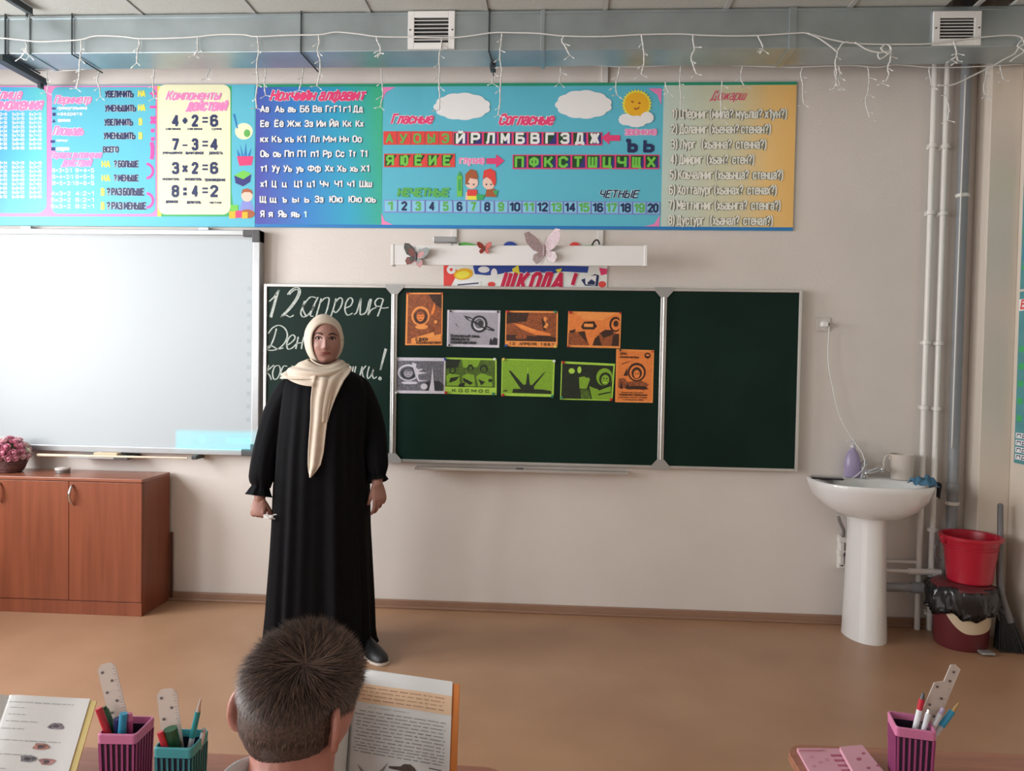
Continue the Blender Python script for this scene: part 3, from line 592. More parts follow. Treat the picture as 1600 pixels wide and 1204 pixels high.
obj('felt_pad', B().box((a, -.125, zt-.004), (c, -.075, zt+.004), .002), M_felt, t); obj('handle', B().box((a+.002, -.122, zt+.004), (c-.002, -.078, zt+.022), .004), M_wood, t)
P0, P1 = Vector((W(62, 717, -.115).x, -.132, zt+.002)), Vector((W(298, 711, -.115).x, -.149, zt+.008))
t = thing('wooden_pointer', 'long thin pale wooden pointer stick lying across the whiteboard tray', 'pointer', tuple((P0+P1)/2))
obj('stick', B().cyl(P0, P1, .0085, .005, 10), M_wood2, t)
t = thing('board_marker', 'dark marker lying on the whiteboard frame edge to the right of the eraser', 'marker', (W(306, 711, -.09).x, -.09, zt+.004))
q = W(306, 712, -.08); obj('marker_body', B().box((q.x-.018, -.10, .838), (q.x+.014, -.0, .862), .004), M_corner, t)

# ---------------------------------------------------------------- chalkboard
M_chalk = mat('green chalkboard enamel', (.0035, .019, .0135), .45, var=.16, scale=2.5, bump=.03, bscale=200, col2=(.0055, .024, .0175), spec=.16)
M_fr = mat('brushed aluminium', (.62, .62, .60), .32, metal=.7, var=.03)
zb, zt1 = .848, 1.848; BY = -.05
cb = thing('chalkboard', 'green three-panel chalkboard in an aluminium frame in the middle of the wall', 'chalkboard', (1.5, BY, zb))
for x0, x1, nm in ((0, .752, 'left'), (.752, 2.258, 'mid'), (2.258, 3.008, 'right')):
    obj('writing_panel', B().box((x0+.008, BY+.003, zb+.008), (x1-.008, -.012, zt1-.008)), M_chalk, cb)
    b = B(); f = .017
    b.box((x0, BY-.006, zb), (x0+f, -.005, zt1), .003); b.box((x1-f, BY-.006, zb), (x1, -.005, zt1), .003)
    b.box((x0+f, BY-.006, zb), (x1-f, -.005, zb+f), .003); b.box((x0+f, BY-.006, zt1-f), (x1-f, -.005, zt1), .003)
    obj('panel_frame', b, M_fr, cb)
for x in (.752, 2.258):
    for z, r in ((zt1, -1), (zb, 1)):
        for s in (-1, 1):
            p = [Vector((x, BY-.010, z+.004*-r)), Vector((x+s*.052, BY-.010, z+.004*-r)), Vector((x+s*.052, BY-.010, z+r*.014)), Vector((x+s*.018, BY-.010, z+r*.052)), Vector((x, BY-.010, z+r*.052))]
            obj('corner_bracket', B().plate(p, .006), mat('bracket grey', (.40, .40, .39), .45, metal=.4, var=0), cb)
    obj('hinge', B().cyl((x, BY-.010, zb+.05), (x, BY-.010, zt1-.05), .0055, n=10), M_fr, cb)
a, c = W(648, 724, -.09).x, W(981, 734, -.09).x
b = B(); b.box((a, -.115, zb-.030), (c, -.01, zb-.024), .002); b.box((a, -.118, zb-.032), (c, -.112, zb-.016), .002)
obj('chalk_tray', b, M_fr, cb)
q = W(812, 727, -.09); t = thing('chalk_eraser', 'small dark eraser in the middle of the chalk tray', 'eraser', (q.x, -.09, zb-.024))
obj('felt_pad', B().box((q.x-.022, -.108, zb-.024), (q.x+.022, -.075, zb-.012), .003), M_corner, t)
# chalk handwriting, stroke by stroke
M_ch = mat('chalk', (.50, .58, .53), .9, var=.35, scale=160, col2=(.70, .76, .72))
Yc = BY+.0022
def stroke(b, pts, w0=2.3, k=6):
    P = smooth_path([Vector((x, y, 0)) for x, y in pts], k)
    V = []; n = len(P)
    for i, p in enumerate(P):
        d = (P[min(i+1, n-1)]-P[max(i-1, 0)]); d = d.normalized() if d.length > 1e-6 else Vector((1, 0, 0)); nn = Vector((-d.y, d.x, 0))
        ww = w0*(.55+.45*abs(d.y))/2
        for s in (-1, 1): q = p+nn*ww*s; V.append(W(q.x, q.y, Yc))
    b.add(V, [(2*i, 2*i+1, 2*i+3, 2*i+2) for i in range(n-1)])
def chalk(name, strokes, w0=2.4):
    b = B()
    for s in strokes: stroke(b, s, w0)
    o = obj(name, b, M_ch, cb); o['kind'] = 'stuff'; return o
chalk('chalk_lettering', [  # 12
    [(420, 471), (428, 464), (436, 452)], [(436, 452), (431, 470), (424, 496)], [(432, 459), (427, 478), (422, 495)],
    [(449, 460), (456, 452), (464, 449), (469, 453), (467, 463), (458, 477), (446, 490), (438, 495)], [(452, 460), (458, 454), (465, 452), (466, 458), (460, 470), (450, 483), (440, 493)],
    [(438, 495), (446, 492), (453, 495), (459, 492)]])
chalk('chalk_lettering', [  # апреля-
    [(494, 465), (485, 464), (476, 474), (470, 488), (474, 495), (483, 490), (492, 476)], [(497, 464), (490, 478), (485, 492), (490, 494)], [(476, 470), (473, 482), (478, 493)],
    [(502, 466), (498, 480), (494, 494)], [(500, 473), (507, 466), (514, 466), (512, 480), (508, 493), (512, 493)],
    [(525, 466), (521, 482), (514, 502)], [(524, 472), (531, 465), (535, 469), (532, 480), (525, 488), (521, 485)],
    [(540, 481), (548, 477), (551, 469), (547, 465), (541, 472), (539, 484), (543, 492), (551, 489)],
    [(553, 491), (557, 488), (561, 476), (564, 466), (563, 480), (563, 491), (568, 490)],
    [(568, 491), (573, 485), (577, 470), (580, 468), (577, 482), (575, 492)], [(575, 492), (580, 484), (588, 480)],
    [(599, 467), (591, 466), (586, 472), (588, 478), (595, 478)], [(599, 467), (595, 480), (590, 494)], [(594, 481), (601, 481), (607, 480)]])
chalk('chalk_lettering', [  # Де(нь)
    [(432, 513), (428, 528), (421, 543), (418, 541)], [(419, 521), (426, 512), (436, 508), (445, 513), (449, 523), (445, 535), (434, 545), (420, 547), (417, 542), (424, 540), (434, 545), (443, 543)],
    [(447, 540), (455, 535), (461, 528), (458, 523), (452, 527), (448, 537), (450, 545), (457, 543), (464, 536)],
    [(466, 526), (464, 536), (462, 545)], [(464, 536), (472, 535)], [(475, 526), (472, 537), (471, 545)]])
chalk('chalk_lettering', [  # космонавтики!
    [(420, 570), (417, 582), (414, 594)], [(428, 570), (420, 577), (417, 581), (421, 586), (424, 593)], [(437, 571), (430, 572), (426, 582), (428, 592), (434, 590), (438, 580), (437, 572)],
    [(449, 572), (443, 572), (439, 582), (441, 592), (447, 591)], [(449, 592), (454, 582), (457, 571), (459, 583), (465, 571), (462, 583), (461, 592)],
    [(534, 590), (538, 580), (540, 571), (544, 583), (546, 571)], [(548, 572), (546, 584), (545, 592)], [(552, 572), (550, 584), (548, 592)],
    [(556, 572), (554, 582), (555, 591), (562, 586)], [(566, 572), (563, 584), (561, 593)], [(572, 571), (566, 580), (569, 592)],
    [(577, 572), (574, 584), (575, 591), (580, 586), (585, 572)], [(585, 572), (582, 584), (584, 591), (589, 588)],
    [(602, 544), (598, 560), (594, 578)], [(604, 545), (599, 562), (595, 577)], [(594, 588), (592, 592), (595, 593), (595, 589)]], 2.1)

# ---------------------------------------------------------------- photo sheets on the board
def tone(r, g, b_): return rgb(r, g, b_, .74)
PAL = {'o': ((205, 116, 54), (128, 68, 36), (52, 30, 20), (228, 134, 68)), 'g': ((146, 144, 154), (92, 92, 100), (38, 40, 44), (186, 184, 194)),
       'y': ((112, 152, 36), (66, 92, 24), (20, 32, 18), (150, 190, 66))}
SHY = BY+.0015
NS = [0]
def sheet(label, tint, corners, inset, shapes, texts=(), ground=1):
    """corners TL TR BR BL in pixels; inset l,t,r,b fractions; shapes: (tone, [(u,v)...]) in the printed area"""
    NS[0] += 1; Y = SHY-.0004*(NS[0] % 3)
    C = [Vector((x, y, 0)) for x, y in corners]
    def P(u, v, dy=0):
        q = (C[0]*(1-u)+C[1]*u)*(1-v)+(C[3]*(1-u)+C[2]*u)*v
        return W(q.x, q.y, Y-dy)
    pal = [mat('sheet %s %d' % (tint, i), tone(*PAL[tint][i]), .5, var=.38 if i in (1, 2) else .10, scale=90) for i in range(4)]
    b = B(); b.plate([P(0, 1), P(1, 1), P(1, 0), P(0, 0)], .0006)
    s = obj('photo_sheet', b, pal[3]); tag(s, label, 'photograph', 'space photographs on the chalkboard')
    l, t, r, bo = inset
    def Q(u, v, dy): return P(l+(1-l-r)*u, t+(1-t-bo)*v, dy)
    pr = obj('print', B().poly([Q(0, 1, .0004), Q(1, 1, .0004), Q(1, 0, .0004), Q(0, 0, .0004)]), pal[ground], s)
    for i, (tn, pts) in enumerate(shapes):
        if isinstance(pts[0], (int, float)):
            cx, cy, rx, ry = pts[:4]; pts = [(cx+rx*math.cos(2*PI*k/20), cy+ry*math.sin(2*PI*k/20)) for k in range(20)]
        pts = [(min(1, max(0, u)), min(1, max(0, v))) for u, v in pts]
        obj('print_shape', B().poly([Q(u, v, .0006+.00012*i) for u, v in pts]), pal[tn], pr)
    for (st, x0, y0, x1, y1) in texts:
        bb = B(); cc = lambda x, y: P(x, y, .0036)
        text(bb, st, x0, y0, x1, y1, 0, off=.02, plane=cc); obj('lettering', bb, pal[2], s)['kind'] = 'stuff'
    return s
def helmet(cx, cy, r, ar=1.0):
    rx = r; ry = r*ar
    return [(3, (cx, cy, rx, ry)), (1, (cx, cy+ry*.05, rx*.82, ry*.82)), (2, (cx+rx*.02, cy+ry*.08, rx*.72, ry*.70)), (1, (cx, cy-ry*.02, rx*.50, ry*.50)), (0, (cx, cy+ry*.12, rx*.40, ry*.46)), (2, (cx, cy-ry*.26, rx*.36, ry*.12)), (2, (cx-rx*.17, cy+ry*.05, rx*.08, ry*.05)), (2, (cx+rx*.17, cy+ry*.05, rx*.08, ry*.05)), (1, (cx, cy+ry*.38, rx*.16, ry*.05)), (1, (cx, cy-ry*.32, rx*.42, ry*.14))]
suit = lambda c, y, w: [(1, [(c-w, 1), (c-w*.8, y+.05), (c-w*.3, y), (c+w*.4, y), (c+w*.9, y+.08), (c+w, 1)]), (3, (c, y, w*.5, .05))]
sheet('orange sheet with a helmeted cosmonaut and a rocket, topmost at the left', 'o', [(635, 457), (692, 457), (691, 539), (633, 539)], (.05, .03, .03, .03),
      [(2, [(.6, 0), (1, 0), (1, .3), (.8, .2)])]+suit(.42, .66, .38)+helmet(.38, .44, .27, .72)+[(0, [(.68, .42), (.72, .3), (.8, .16), (.82, .3), (.76, .4)]), (1, [(.64, .6), (.8, .7), (.76, .74), (.6, .66)]), (3, (.83, .56, .05, .035)), (3, [(.12, .9), (.8, .76), (.8, .83), (1, .8), (1, 1), (.12, 1)])],
      [('С ДНЕМ', .28, .86, .6, .92), ('КОСМОНАВТИКИ', .3, .93, .95, .975)])
def ringp(cx, cy, a, b_, rot, w):
    o = []
    for rr_ in (1, -1):
        for i in range(25):
            t = 2*PI*i/24*rr_; k = 1 if rr_ > 0 else w
            x, y = a*k*math.cos(t), b_*k*math.sin(t); o.append((cx+x*math.cos(rot)-y*math.sin(rot), cy+(x*math.sin(rot)+y*math.cos(rot))*1.0))
    return o
sheet('grey sheet with a ringed planet drawing', 'g', [(699, 484), (782, 485), (780, 543), (698, 541)], (.03, .06, .04, .07),
      [(2, [(.30, .10), (.42, .14), (.94, .52), (.93, .58), (.82, .55), (.36, .22)]), (0, [(.37, .17), (.5, .22), (.86, .52), (.78, .5), (.42, .24)]), (2, (.62, .36, .17, .27)), (3, (.62, .36, .12, .20)), (1, (.62, .34, .10, .16)), (2, (.65, .34, .05, .09)), (2, [(.48, .30), (.52, .26), (.78, .5), (.76, .54)]), (2, [(.13, .32), (.2, .46), (.16, .42)]), (2, [(.84, .9), (.86, .78), (.9, .86), (.93, .76), (1, .8), (1, 1), (.84, 1)])],
      [('Всемирный день', .07, .66, .62, .74), ('авиации и', .07, .76, .42, .83), ('космонавтики', .07, .85, .55, .92)], ground=0)
sheet('orange sheet with a rocket carried level on a transporter', 'o', [(790, 485), (872, 486), (871, 543), (789, 541)], (.02, .05, .03, .16),
      [(2, [(0, .78), (1, .84), (1, 1), (0, 1)]), (2, [(0, 0), (.45, 0), (.4, .3), (0, .4)]), (0, [(.14, .38), (.3, .42), (.6, .6), (.9, .72), (.88, .84), (.6, .78), (.3, .58)]), (3, [(.3, .44), (.6, .62), (.58, .66), (.28, .5)]), (2, [(.6, .78), (.9, .8), (.9, .9), (.6, .88)]), (2, [(.7, .2), (.74, .2), (.8, .6), (.74, .6)]), (3, [(.76, .12), (.82, .2), (.78, .3), (.85, .4), (.80, .55), (.74, .5), (.8, .36), (.74, .25)]), (1, (.3, .86, .12, .08))],
      [('1 2   АПРЕЛЯ   1 9 6 1', .08, .88, .92, .95)])
sheet('orange sheet with an interior view of a museum hall, top right', 'o', [(888, 486), (971, 488), (969, 544), (886, 542)], (.02, .05, .03, .06),
      [(3, [(.1, 0), (.9, 0), (.66, .2), (.32, .2)]), (2, [(.24, .42), (.3, .26), (.5, .24), (.56, .40), (.5, .5), (.28, .5)]), (3, [(.3, .32), (.48, .32), (.48, .42), (.3, .42)]), (1, [(0, .62), (.3, .55), (.42, 1), (0, 1)]), (2, [(.18, .6), (.32, .56), (.38, .92), (.3, .8)]), (2, [(.02, .55), (.14, .5), (.12, .6), (.02, .62)]), (1, [(.6, .6), (.9, .56), (1, .66), (1, 1), (.66, 1)]), (2, [(.52, .78), (.6, .66), (.66, 1), (.48, 1)]), (2, [(.62, .6), (.72, .5), (.86, .5), (.9, .62), (.7, .76)]), (2, (.92, .32, .12, .24)), (0, (.93, .33, .09, .18)), (2, (.93, .3, .05, .1)), (2, [(.88, .66), (1, .6), (1, 1), (.86, 1)])], ground=0)
sheet('grey sheet with a helmeted cosmonaut beside a rocket, lower left', 'g', [(617, 558), (696, 559), (695, 615), (616, 614)], (.01, .09, .03, .08),
      suit(.3, .74, .34)+helmet(.27, .40, .22, 1.28)+[(3, [(.34, .06), (.44, .1), (.42, .3), (.56, .26), (.56, .3), (.46, .36), (.68, .40), (.46, .46), (.5, .64), (.68, .66), (.48, .7), (.42, .5)]), (2, [(.62, 1), (.64, .7), (.9, .66), (1, .8), (1, 1)]), (3, [(.74, .7), (.77, .2), (.8, .7), (.82, 1), (.7, 1)]), (3, (.6, .86, .07, .1))])
sheet('yellow-green sheet with a row of seated spacesuited crew', 'y', [(696, 558), (776, 560), (776, 617), (694, 615)], (.01, .05, .03, .20),
      [(0, [(.32, 0), (.7, 0), (.64, .26), (.36, .3)]), (2, [(0, 0), (.3, 0), (.24, .3), (0, .34)]), (0, [(.02, .62), (.1, .5), (.28, .56), (.3, .95), (.04, .96)]), (0, [(.34, .60), (.44, .5), (.58, .56), (.6, .96), (.36, .96)]), (0, [(.62, .6), (.72, .48), (.94, .6), (.94, .96), (.66, .96)]),
       (2, (.14, .40, .07, .14)), (1, (.14, .40, .045, .10)), (2, (.50, .30, .06, .13)), (1, (.5, .32, .04, .09)), (2, (.77, .32, .08, .15)), (1, (.77, .34, .05, .10)), (2, [(.1, .68), (.28, .62), (.22, .76), (.08, .86)]), (2, [(.36, .66), (.56, .84), (.5, .92), (.36, .78)]), (2, [(.66, .7), (.8, .8), (.72, .92)]), (2, (.9, .74, .04, .06)), (2, [(.28, .9), (.4, .82), (.38, 1), (.26, 1)])],
      [('К О С М О С', .15, .86, .85, .94)])
sheet('yellow-green sheet with a rocket between open launch arms', 'y', [(784, 560), (867, 562), (865, 620), (783, 618)], (.02, .03, .03, .07),
      [(2, [(.22, .86), (.8, .86), (.98, .9), (.98, .99), (.2, .98)]), (2, [(.12, .33), (.16, .32), (.46, .80), (.40, .86), (.36, .84)]), (2, [(.82, .36), (.86, .32), (.6, .84), (.54, .82)]), (2, [(.46, .86), (.49, .4), (.5, .16), (.52, .4), (.56, .86)]), (3, [(.492, .3), (.502, .14), (.512, .3), (.51, .4), (.495, .4)]), (2, (.5, .82, .14, .1)), (2, [(.02, .92), (.1, .9), (.1, .94), (.02, .95)])], ground=0)
sheet('yellow-green sheet with a smiling helmeted cosmonaut among standing people', 'y', [(877, 564), (961, 568), (957, 626), (875, 624)], (.02, .06, .03, .03),
      [(0, [(.34, .38), (.5, .32), (.56, .42), (.5, .7), (.36, .7)]), (2, (.5, .2, .1, .18)), (1, [(.38, .72), (.54, .72), (.6, 1), (.4, 1)]), (3, (.19, .2, .06, .08)), (3, (.34, .16, .04, .1)), (0, [(.55, .62), (.7, .7), (.98, .6), (1, 1), (.62, 1)]), (0, (.84, .34, .16, .26)), (2, (.86, .4, .12, .2)), (0, (.86, .42, .08, .15)), (2, (.83, .38, .015, .02)), (2, (.89, .38, .015, .02)), (3, (.86, .5, .04, .02)), (2, [(.72, .68), (.98, .56), (.98, .6), (.74, .74)]), (2, [(.74, .84), (.98, .76), (.98, .80), (.74, .88)])], ground=2)
sheet('tall orange sheet with a line-drawn cosmonaut in a round visor, beside the frame', 'o', [(963, 545), (1022, 547), (1020, 629), (961, 628)], (.04, .03, .04, .03),
      [(2, (.86, .08, .09, .06)), (0, (.86, .07, .05, .02)), (1, [(.03, .74), (.04, .56), (.2, .54), (.3, .62), (.66, .58), (.92, .66), (.8, .78)]), (2, [(.08, .76), (.12, .6), (.18, .76)]), (2, [(.24, .76), (.3, .64), (.36, .76)]), (2, (.56, .42, .26, .19)), (0, (.56, .43, .21, .15)), (2, (.56, .44, .15, .12)), (0, (.56, .46, .09, .085)), (2, (.53, .45, .02, .012)), (2, (.60, .45, .02, .012)), (2, [(.3, .7), (.8, .7), (.92, .76), (.3, .77)]), (2, [(.18, .5), (.28, .34), (.3, .5)]), (1, [(.1, .26), (.34, .2), (.34, .215), (.12, .28)])],
      [('ДЕНЬ', .1, .06, .28, .10), ('КОСМОНАВТИКИ', .1, .13, .6, .165), ('Дорогие друзья', .16, .80, .74, .825), ('поздравляем с праздником', .1, .845, .84, .87), ('желаем ярких побед', .1, .89, .84, .915), ('и мирного неба', .22, .935, .74, .96)], ground=0)
# magnets holding the sheets
MG = {'red': (.50, .02, .03), 'blue': (.03, .08, .34), 'green': (.02, .22, .14), 'yellow': (.75, .60, .12), 'white': (.75, .82, .80), 'black': (.03, .03, .03), 'grey': (.35, .36, .36)}
def magnet(px, py, c, where, r=.0085):
    p = W(px, py, SHY-.002); b = B(); yf = SHY-.0052
    prof = [(r, 0), (r, .003), (r*.86, .0055), (r*.45, .0065)]
    b.rings([[Vector((p.x+q*math.cos(2*PI*i/14), yf-h, p.z+q*math.sin(2*PI*i/14))) for i in range(14)] for q, h in prof])
    tag(obj('board_magnet', b, mat('magnet '+c, MG[c], .3, var=0), smooth=40), 'small round %s magnet %s' % (c, where), 'magnet', 'magnets on the chalkboard')
for a in [(704, 486, 'black', 'at the top left corner of the ringed planet sheet', .006), (778, 487, 'black', 'at the top right corner of the ringed planet sheet', .006), (702, 539, 'black', 'at the bottom left corner of the ringed planet sheet', .006),
          (637, 458, 'red', 'at the top left corner of the topmost orange sheet', .005), (690, 459, 'red', 'at the top right corner of the topmost orange sheet', .005),
          (793, 487, 'red', 'at the top left corner of the level rocket sheet'), (868, 487, 'green', 'at the top right corner of the level rocket sheet'), (791, 540, 'blue', 'at the bottom left corner of the level rocket sheet'), (868, 541, 'yellow', 'at the bottom right corner of the level rocket sheet'),
          (891, 488, 'red', 'at the top left corner of the museum hall sheet'), (969, 489, 'red', 'at the top right corner of the museum hall sheet', .006), (888, 541, 'red', 'at the bottom left corner of the museum hall sheet', .006),
          (619, 560, 'grey', 'at the top left corner of the grey helmet sheet', .007), (696, 561, 'blue', 'between the grey helmet sheet and the crew sheet'), (697, 613, 'red', 'at the bottom left corner of the crew sheet'), (619, 613, 'white', 'at the bottom left corner of the grey helmet sheet', .007),
          (773, 561, 'white', 'at the top right corner of the crew sheet'), (771, 615, 'green', 'at the bottom right corner of the crew sheet'),
          (787, 561, 'yellow', 'at the top left corner of the launch arms sheet'), (866, 564, 'white', 'at the top right corner of the launch arms sheet'), (786, 617, 'red', 'at the bottom left corner of the launch arms sheet'), (863, 619, 'green', 'at the bottom right corner of the launch arms sheet'),
          (880, 566, 'red', 'at the top left corner of the smiling cosmonaut sheet'), (878, 621, 'green', 'at the bottom left corner of the smiling cosmonaut sheet'), (955, 624, 'red', 'at the bottom right corner of the smiling cosmonaut sheet'),
          (969, 547, 'black', 'at the top left corner of the tall orange sheet', .006), (1019, 549, 'red', 'at the top right corner of the tall orange sheet', .005)]:
    magnet(*a)

# ---------------------------------------------------------------- welcome poster, board lamp, butterflies
Y = -.006
po = thing('school_poster', 'colourful welcome poster with red lettering hanging behind the white board lamp', 'poster', (W(820, 420, Y).x, Y, 1.852))
px0, px1, pz1 = W(693, 415, Y).x, W(949, 415, Y).x, 2.06
obj('paper', B().box((px0, Y, 1.80), (px1, -.002, pz1)), mat('poster paper', rgb(205, 208, 205, .72), .5, var=.02), po)
d = Y-.0006
Ip = {k: v for k, v in dict(r=I_red, c=I_hot, y=I_yel, o=I_orange, b=pc('poster blue', 44, 66, 140), w=I_white, k=I_black, g=I_grass, p=I_pink).items()}
def pp(n, P, m, k=0): flat(n, P, d-.0006*k, Ip[m] if isinstance(m, str) else m, po)
pp('drawn_ribbon', [[(693, 414), (708, 414), (716, 425), (704, 448), (693, 447)]], 'r'); pp('drawn_flower', [ell(705, 421, 7, 7)], 'w', 1); pp('drawn_flower', [ell(705, 421, 2.5, 2.5)], 'r', 2)
pp('drawn_bell', [ell(724, 428, 15, 9, a=-.15)], 'o', 2); pp('drawn_bell', [ell(723, 429, 11, 6, a=-.15)], 'y', 3); pp('drawn_scroll', [[(712, 441), (730, 437), (752, 439), (750, 450), (712, 451)]], 'w', 2)
pp('drawn_scroll', [[(715, 444), (748, 441), (748, 443), (715, 446)]], 'k', 3)
pp('drawn_band', [[(738, 411), (920, 416), (918, 426), (880, 424), (860, 428), (840, 424), (820, 427), (800, 424), (780, 428), (762, 430), (742, 428)]], 'b')
pp('drawn_band', [ell(756, 421, 9, 5), ell(772, 427, 5, 8)], 'w', 1); pp('drawn_ribbon', [ell(768, 444, 6, 4)], 'r', 1)
pp('drawn_leaf', [[(800, 420), (810, 414), (812, 428), (803, 430)], [(868, 421), (878, 419), (874, 430)]], 'y', 2)
b1, b2 = B(), B()
for ch, x0, x1 in (('Ш', 782, 806), ('К', 806, 826), ('О', 826, 846), ('Л', 843, 862), ('А', 860, 884), ('!', 891, 900)):
    if ch == 'О':
        pass
    text(b1, ch, x0, 426, x1, 453, d-.0018, off=.05, shear=.3, grow=1); text(b2, ch, x0, 426, x1, 453, d-.0025, off=.02, shear=.3)
obj('lettering', b1, I_white, po)['kind'] = 'stuff'; obj('lettering', b2, pc('poster crimson', 180, 36, 70), po)['kind'] = 'stuff'
pp('drawn_book', [[(908, 437), (930, 428), (936, 430), (934, 447), (914, 446)]], 'k', 1); pp('drawn_book', [[(914, 432), (932, 430), (930, 446), (915, 444)]], 'w', 2); pp('drawn_book', [[(918, 441), (924, 436), (930, 440), (929, 445), (918, 444)]], 'k', 3)
pp('drawn_globe', [ell(941, 444, 6, 5)], 'r', 1); pp('drawn_ribbon', [[(936, 418), (949, 420), (948, 428), (939, 430)]], 'c', 1)
# decorations poking out above the lamp
pp('drawn_ball', [ell(797, 386, 11, 9)], 'b', 1); pp('drawn_ball', [ell(898, 386, 9, 8)], 'r', 1); pp('drawn_leaf', [[(708, 382), (726, 378), (744, 382), (740, 392), (710, 390)]], 'g', 1); pp('drawn_leaf', [[(905, 384), (936, 382), (934, 392), (906, 392)]], 'g', 1)
LY = -.30
lx0, lx1 = W(612, 396, LY).x, W(1010, 405, LY).x; lz0, lz1 = 1.932, 2.036
lamp = thing('board_lamp', 'long white strip lamp on two wall arms above the chalkboard', 'lamp', ((lx0+lx1)/2, LY, lz0))
M_lw = mat('white lamp enamel', (.80, .80, .79), .4, var=.0)
Rz = Matrix.Rotation(math.radians(-.35), 4, 'Y')
def LB(lo, hi, bev=.002):
    c = Vector(((lx0+lx1)/2, LY, (lz0+lz1)/2)); return B().box([lo[i]-c[i] for i in range(3)], [hi[i]-c[i] for i in range(3)], bev, M=Matrix.Translation(c) @ Rz)
obj('reflector', LB((lx0, LY, lz0), (lx1, LY+.012, lz1)), M_lw, lamp); obj('housing', LB((lx0+.01, LY+.012, lz1-.04), (lx1-.01, LY+.10, lz1-.005), .006), M_lw, lamp)
obj('end_cap', LB((lx0-.004, LY-.003, lz0-.002), (lx0+.012, LY+.05, lz1+.006)), M_lw, lamp); obj('end_cap', LB((lx1-.012, LY-.003, lz0-.002), (lx1+.004, LY+.05, lz1+.003)), M_lw, lamp)
for px in (708, 936):
    x = W(px, 375, -.1).x
    obj('wall_arm', B().box((x-.012, LY+.06, lz1-.002), (x+.012, -.008, lz1+.018), .002).box((x-.02, -.020, lz1-.05), (x+.02, -.0145, lz1+.06), .002), M_trunk, lamp)
q = W(700, 376, -.2); obj('driver_box', B().box((q.x-.075, -.24, q.z-.014), (q.x+.05, -.18, q.z+.016), .004), M_alu, lamp)
q = W(931, 381, -.16); b = B(); b.tube(smooth_path([q+Vector((-.03, 0, -.03)), q+Vector((-.01, -.01, .012)), q+Vector((.01, 0, .02)), q+Vector((.02, 0, -.01)), q+Vector((0, .01, -.03))]), .004); obj('cable', b, M_black, lamp)
def butterfly(cx, cy, s, up, low, body, label, rot=0, m1=None, m2=None, anten=True, lift=.006):
    c = W(cx, cy, LY-lift); k = c.y
    t = thing('paper_butterfly', label, 'butterfly', tuple(c), group='butterflies on the board lamp')
    Mr = Matrix.Rotation(rot, 4, 'Y')
    for sd in (-1, 1):
        for nm, shp, mm, fold in (('upper_wing', up, m1, .5), ('lower_wing', low, m2, .4)):
            pts = [Vector((sd*x*s, -abs(x)*s*fold, z*s)) for x, z in shp]
            if sd < 0: pts = pts[::-1]
            o = obj(nm, B().add([c+Mr @ p for p in pts], [tuple(range(len(pts)))]), mm, t); solid(o, .0015)
            b = B(); pts2 = [Vector((sd*(x*.6+.03)*s, -abs(x)*.6*s*fold-.002, z*.6*s)) for x, z in shp]
            obj('wing_spot', B().add([c+Mr @ p for p in pts2], [tuple(range(len(pts2)))]), m2 if nm == 'upper_wing' else m1, o)
    b = B(); b.ball(c+Vector((0, -.004, 0)), s*.09, 8, 6, (1, 1, 4)); obj('body', b, body, t)
    if anten:
        b = B()
        for sd in (-1, 1): b.tube([c+Mr @ Vector((0, -.004, .3*s)), c+Mr @ Vector((sd*.12*s, -.01, .55*s)), c+Mr @ Vector((sd*.22*s, -.01, .72*s))], .0012, 5)
        obj('antenna', b, body, t)
UP = [(0, .25), (.25, .62), (.7, .85), (1.0, .78), (.98, .4), (.7, .0), (.3, -.12), (0, -.05)]; LO = [(0, 0), (.35, -.1), (.62, -.2), (.70, -.5), (.5, -.78), (.22, -.62), (0, -.3)]
Mg_ = mat('wing grey', (.20, .22, .22), .6, var=.3, scale=120); Mr_ = mat('wing rose', (.42, .20, .20), .6, var=.3, scale=120)
Mrd = mat('wing red', (.42, .07, .05), .6, var=.4, scale=150); Mpk = mat('wing pale lilac', (.56, .44, .47), .6, var=.25, scale=120); Mbd = mat('butterfly body', (.10, .10, .10), .6)
butterfly(650, 401, .068, UP, LO, Mbd, 'grey and rose paper butterfly at the left end of the board lamp', .22, Mg_, Mr_)
butterfly(757, 388, .038, UP, LO, Mbd, 'small red paper butterfly on the top edge of the board lamp', 0, Mrd, Mrd, anten=False)
UPb = [(0, .2), (.3, .7), (.75, 1.1), (1.02, 1.0), (.95, .45), (.6, .02), (.3, -.1), (0, -.05)]
butterfly(850, 391, .092, UPb, LO, mat('lilac body', (.45, .35, .38), .6), 'large pale pink paper butterfly in the middle of the board lamp', -.12, Mpk, mat('wing pale', (.62, .54, .56), .6, var=.3, scale=160))
bpy.context.view_layer.update()
# ---------------------------------------------------------------- low cabinet
M_cab = mat('cherry laminate', (.245, .072, .036), .34, var=.12, scale=3.0, stretch=(9, 9, .6), col2=(.30, .09, .045), spec=.4)
M_cabt = mat('cherry laminate top', (.31, .11, .065), .22, var=.12, scale=3.0, stretch=(.8, 14, 14), spec=.5)
M_chrome = mat('chrome', (.72, .72, .72), .15, metal=1, var=0)
cx1, cyf, ct = -.566, -.315, .752
dx = .411; cx0 = cx1-.018-4*dx
cab = thing('low_cabinet', 'long low reddish-brown cabinet with arched chrome handles under the whiteboard', 'cabinet', ((cx0+cx1)/2, cyf, 0))
obj('worktop', B().box((cx0, cyf-.003, ct-.018), (cx1+.003, -.022, ct), .003), M_cabt, cab)
obj('side_panel', B().box((cx1-.016, cyf+.018, 0), (cx1, -.022, ct-.018), .001), M_cab, cab); obj('side_panel', B().box((cx0, cyf+.018, 0), (cx0+.016, -.022, ct-.018), .001), M_cab, cab)
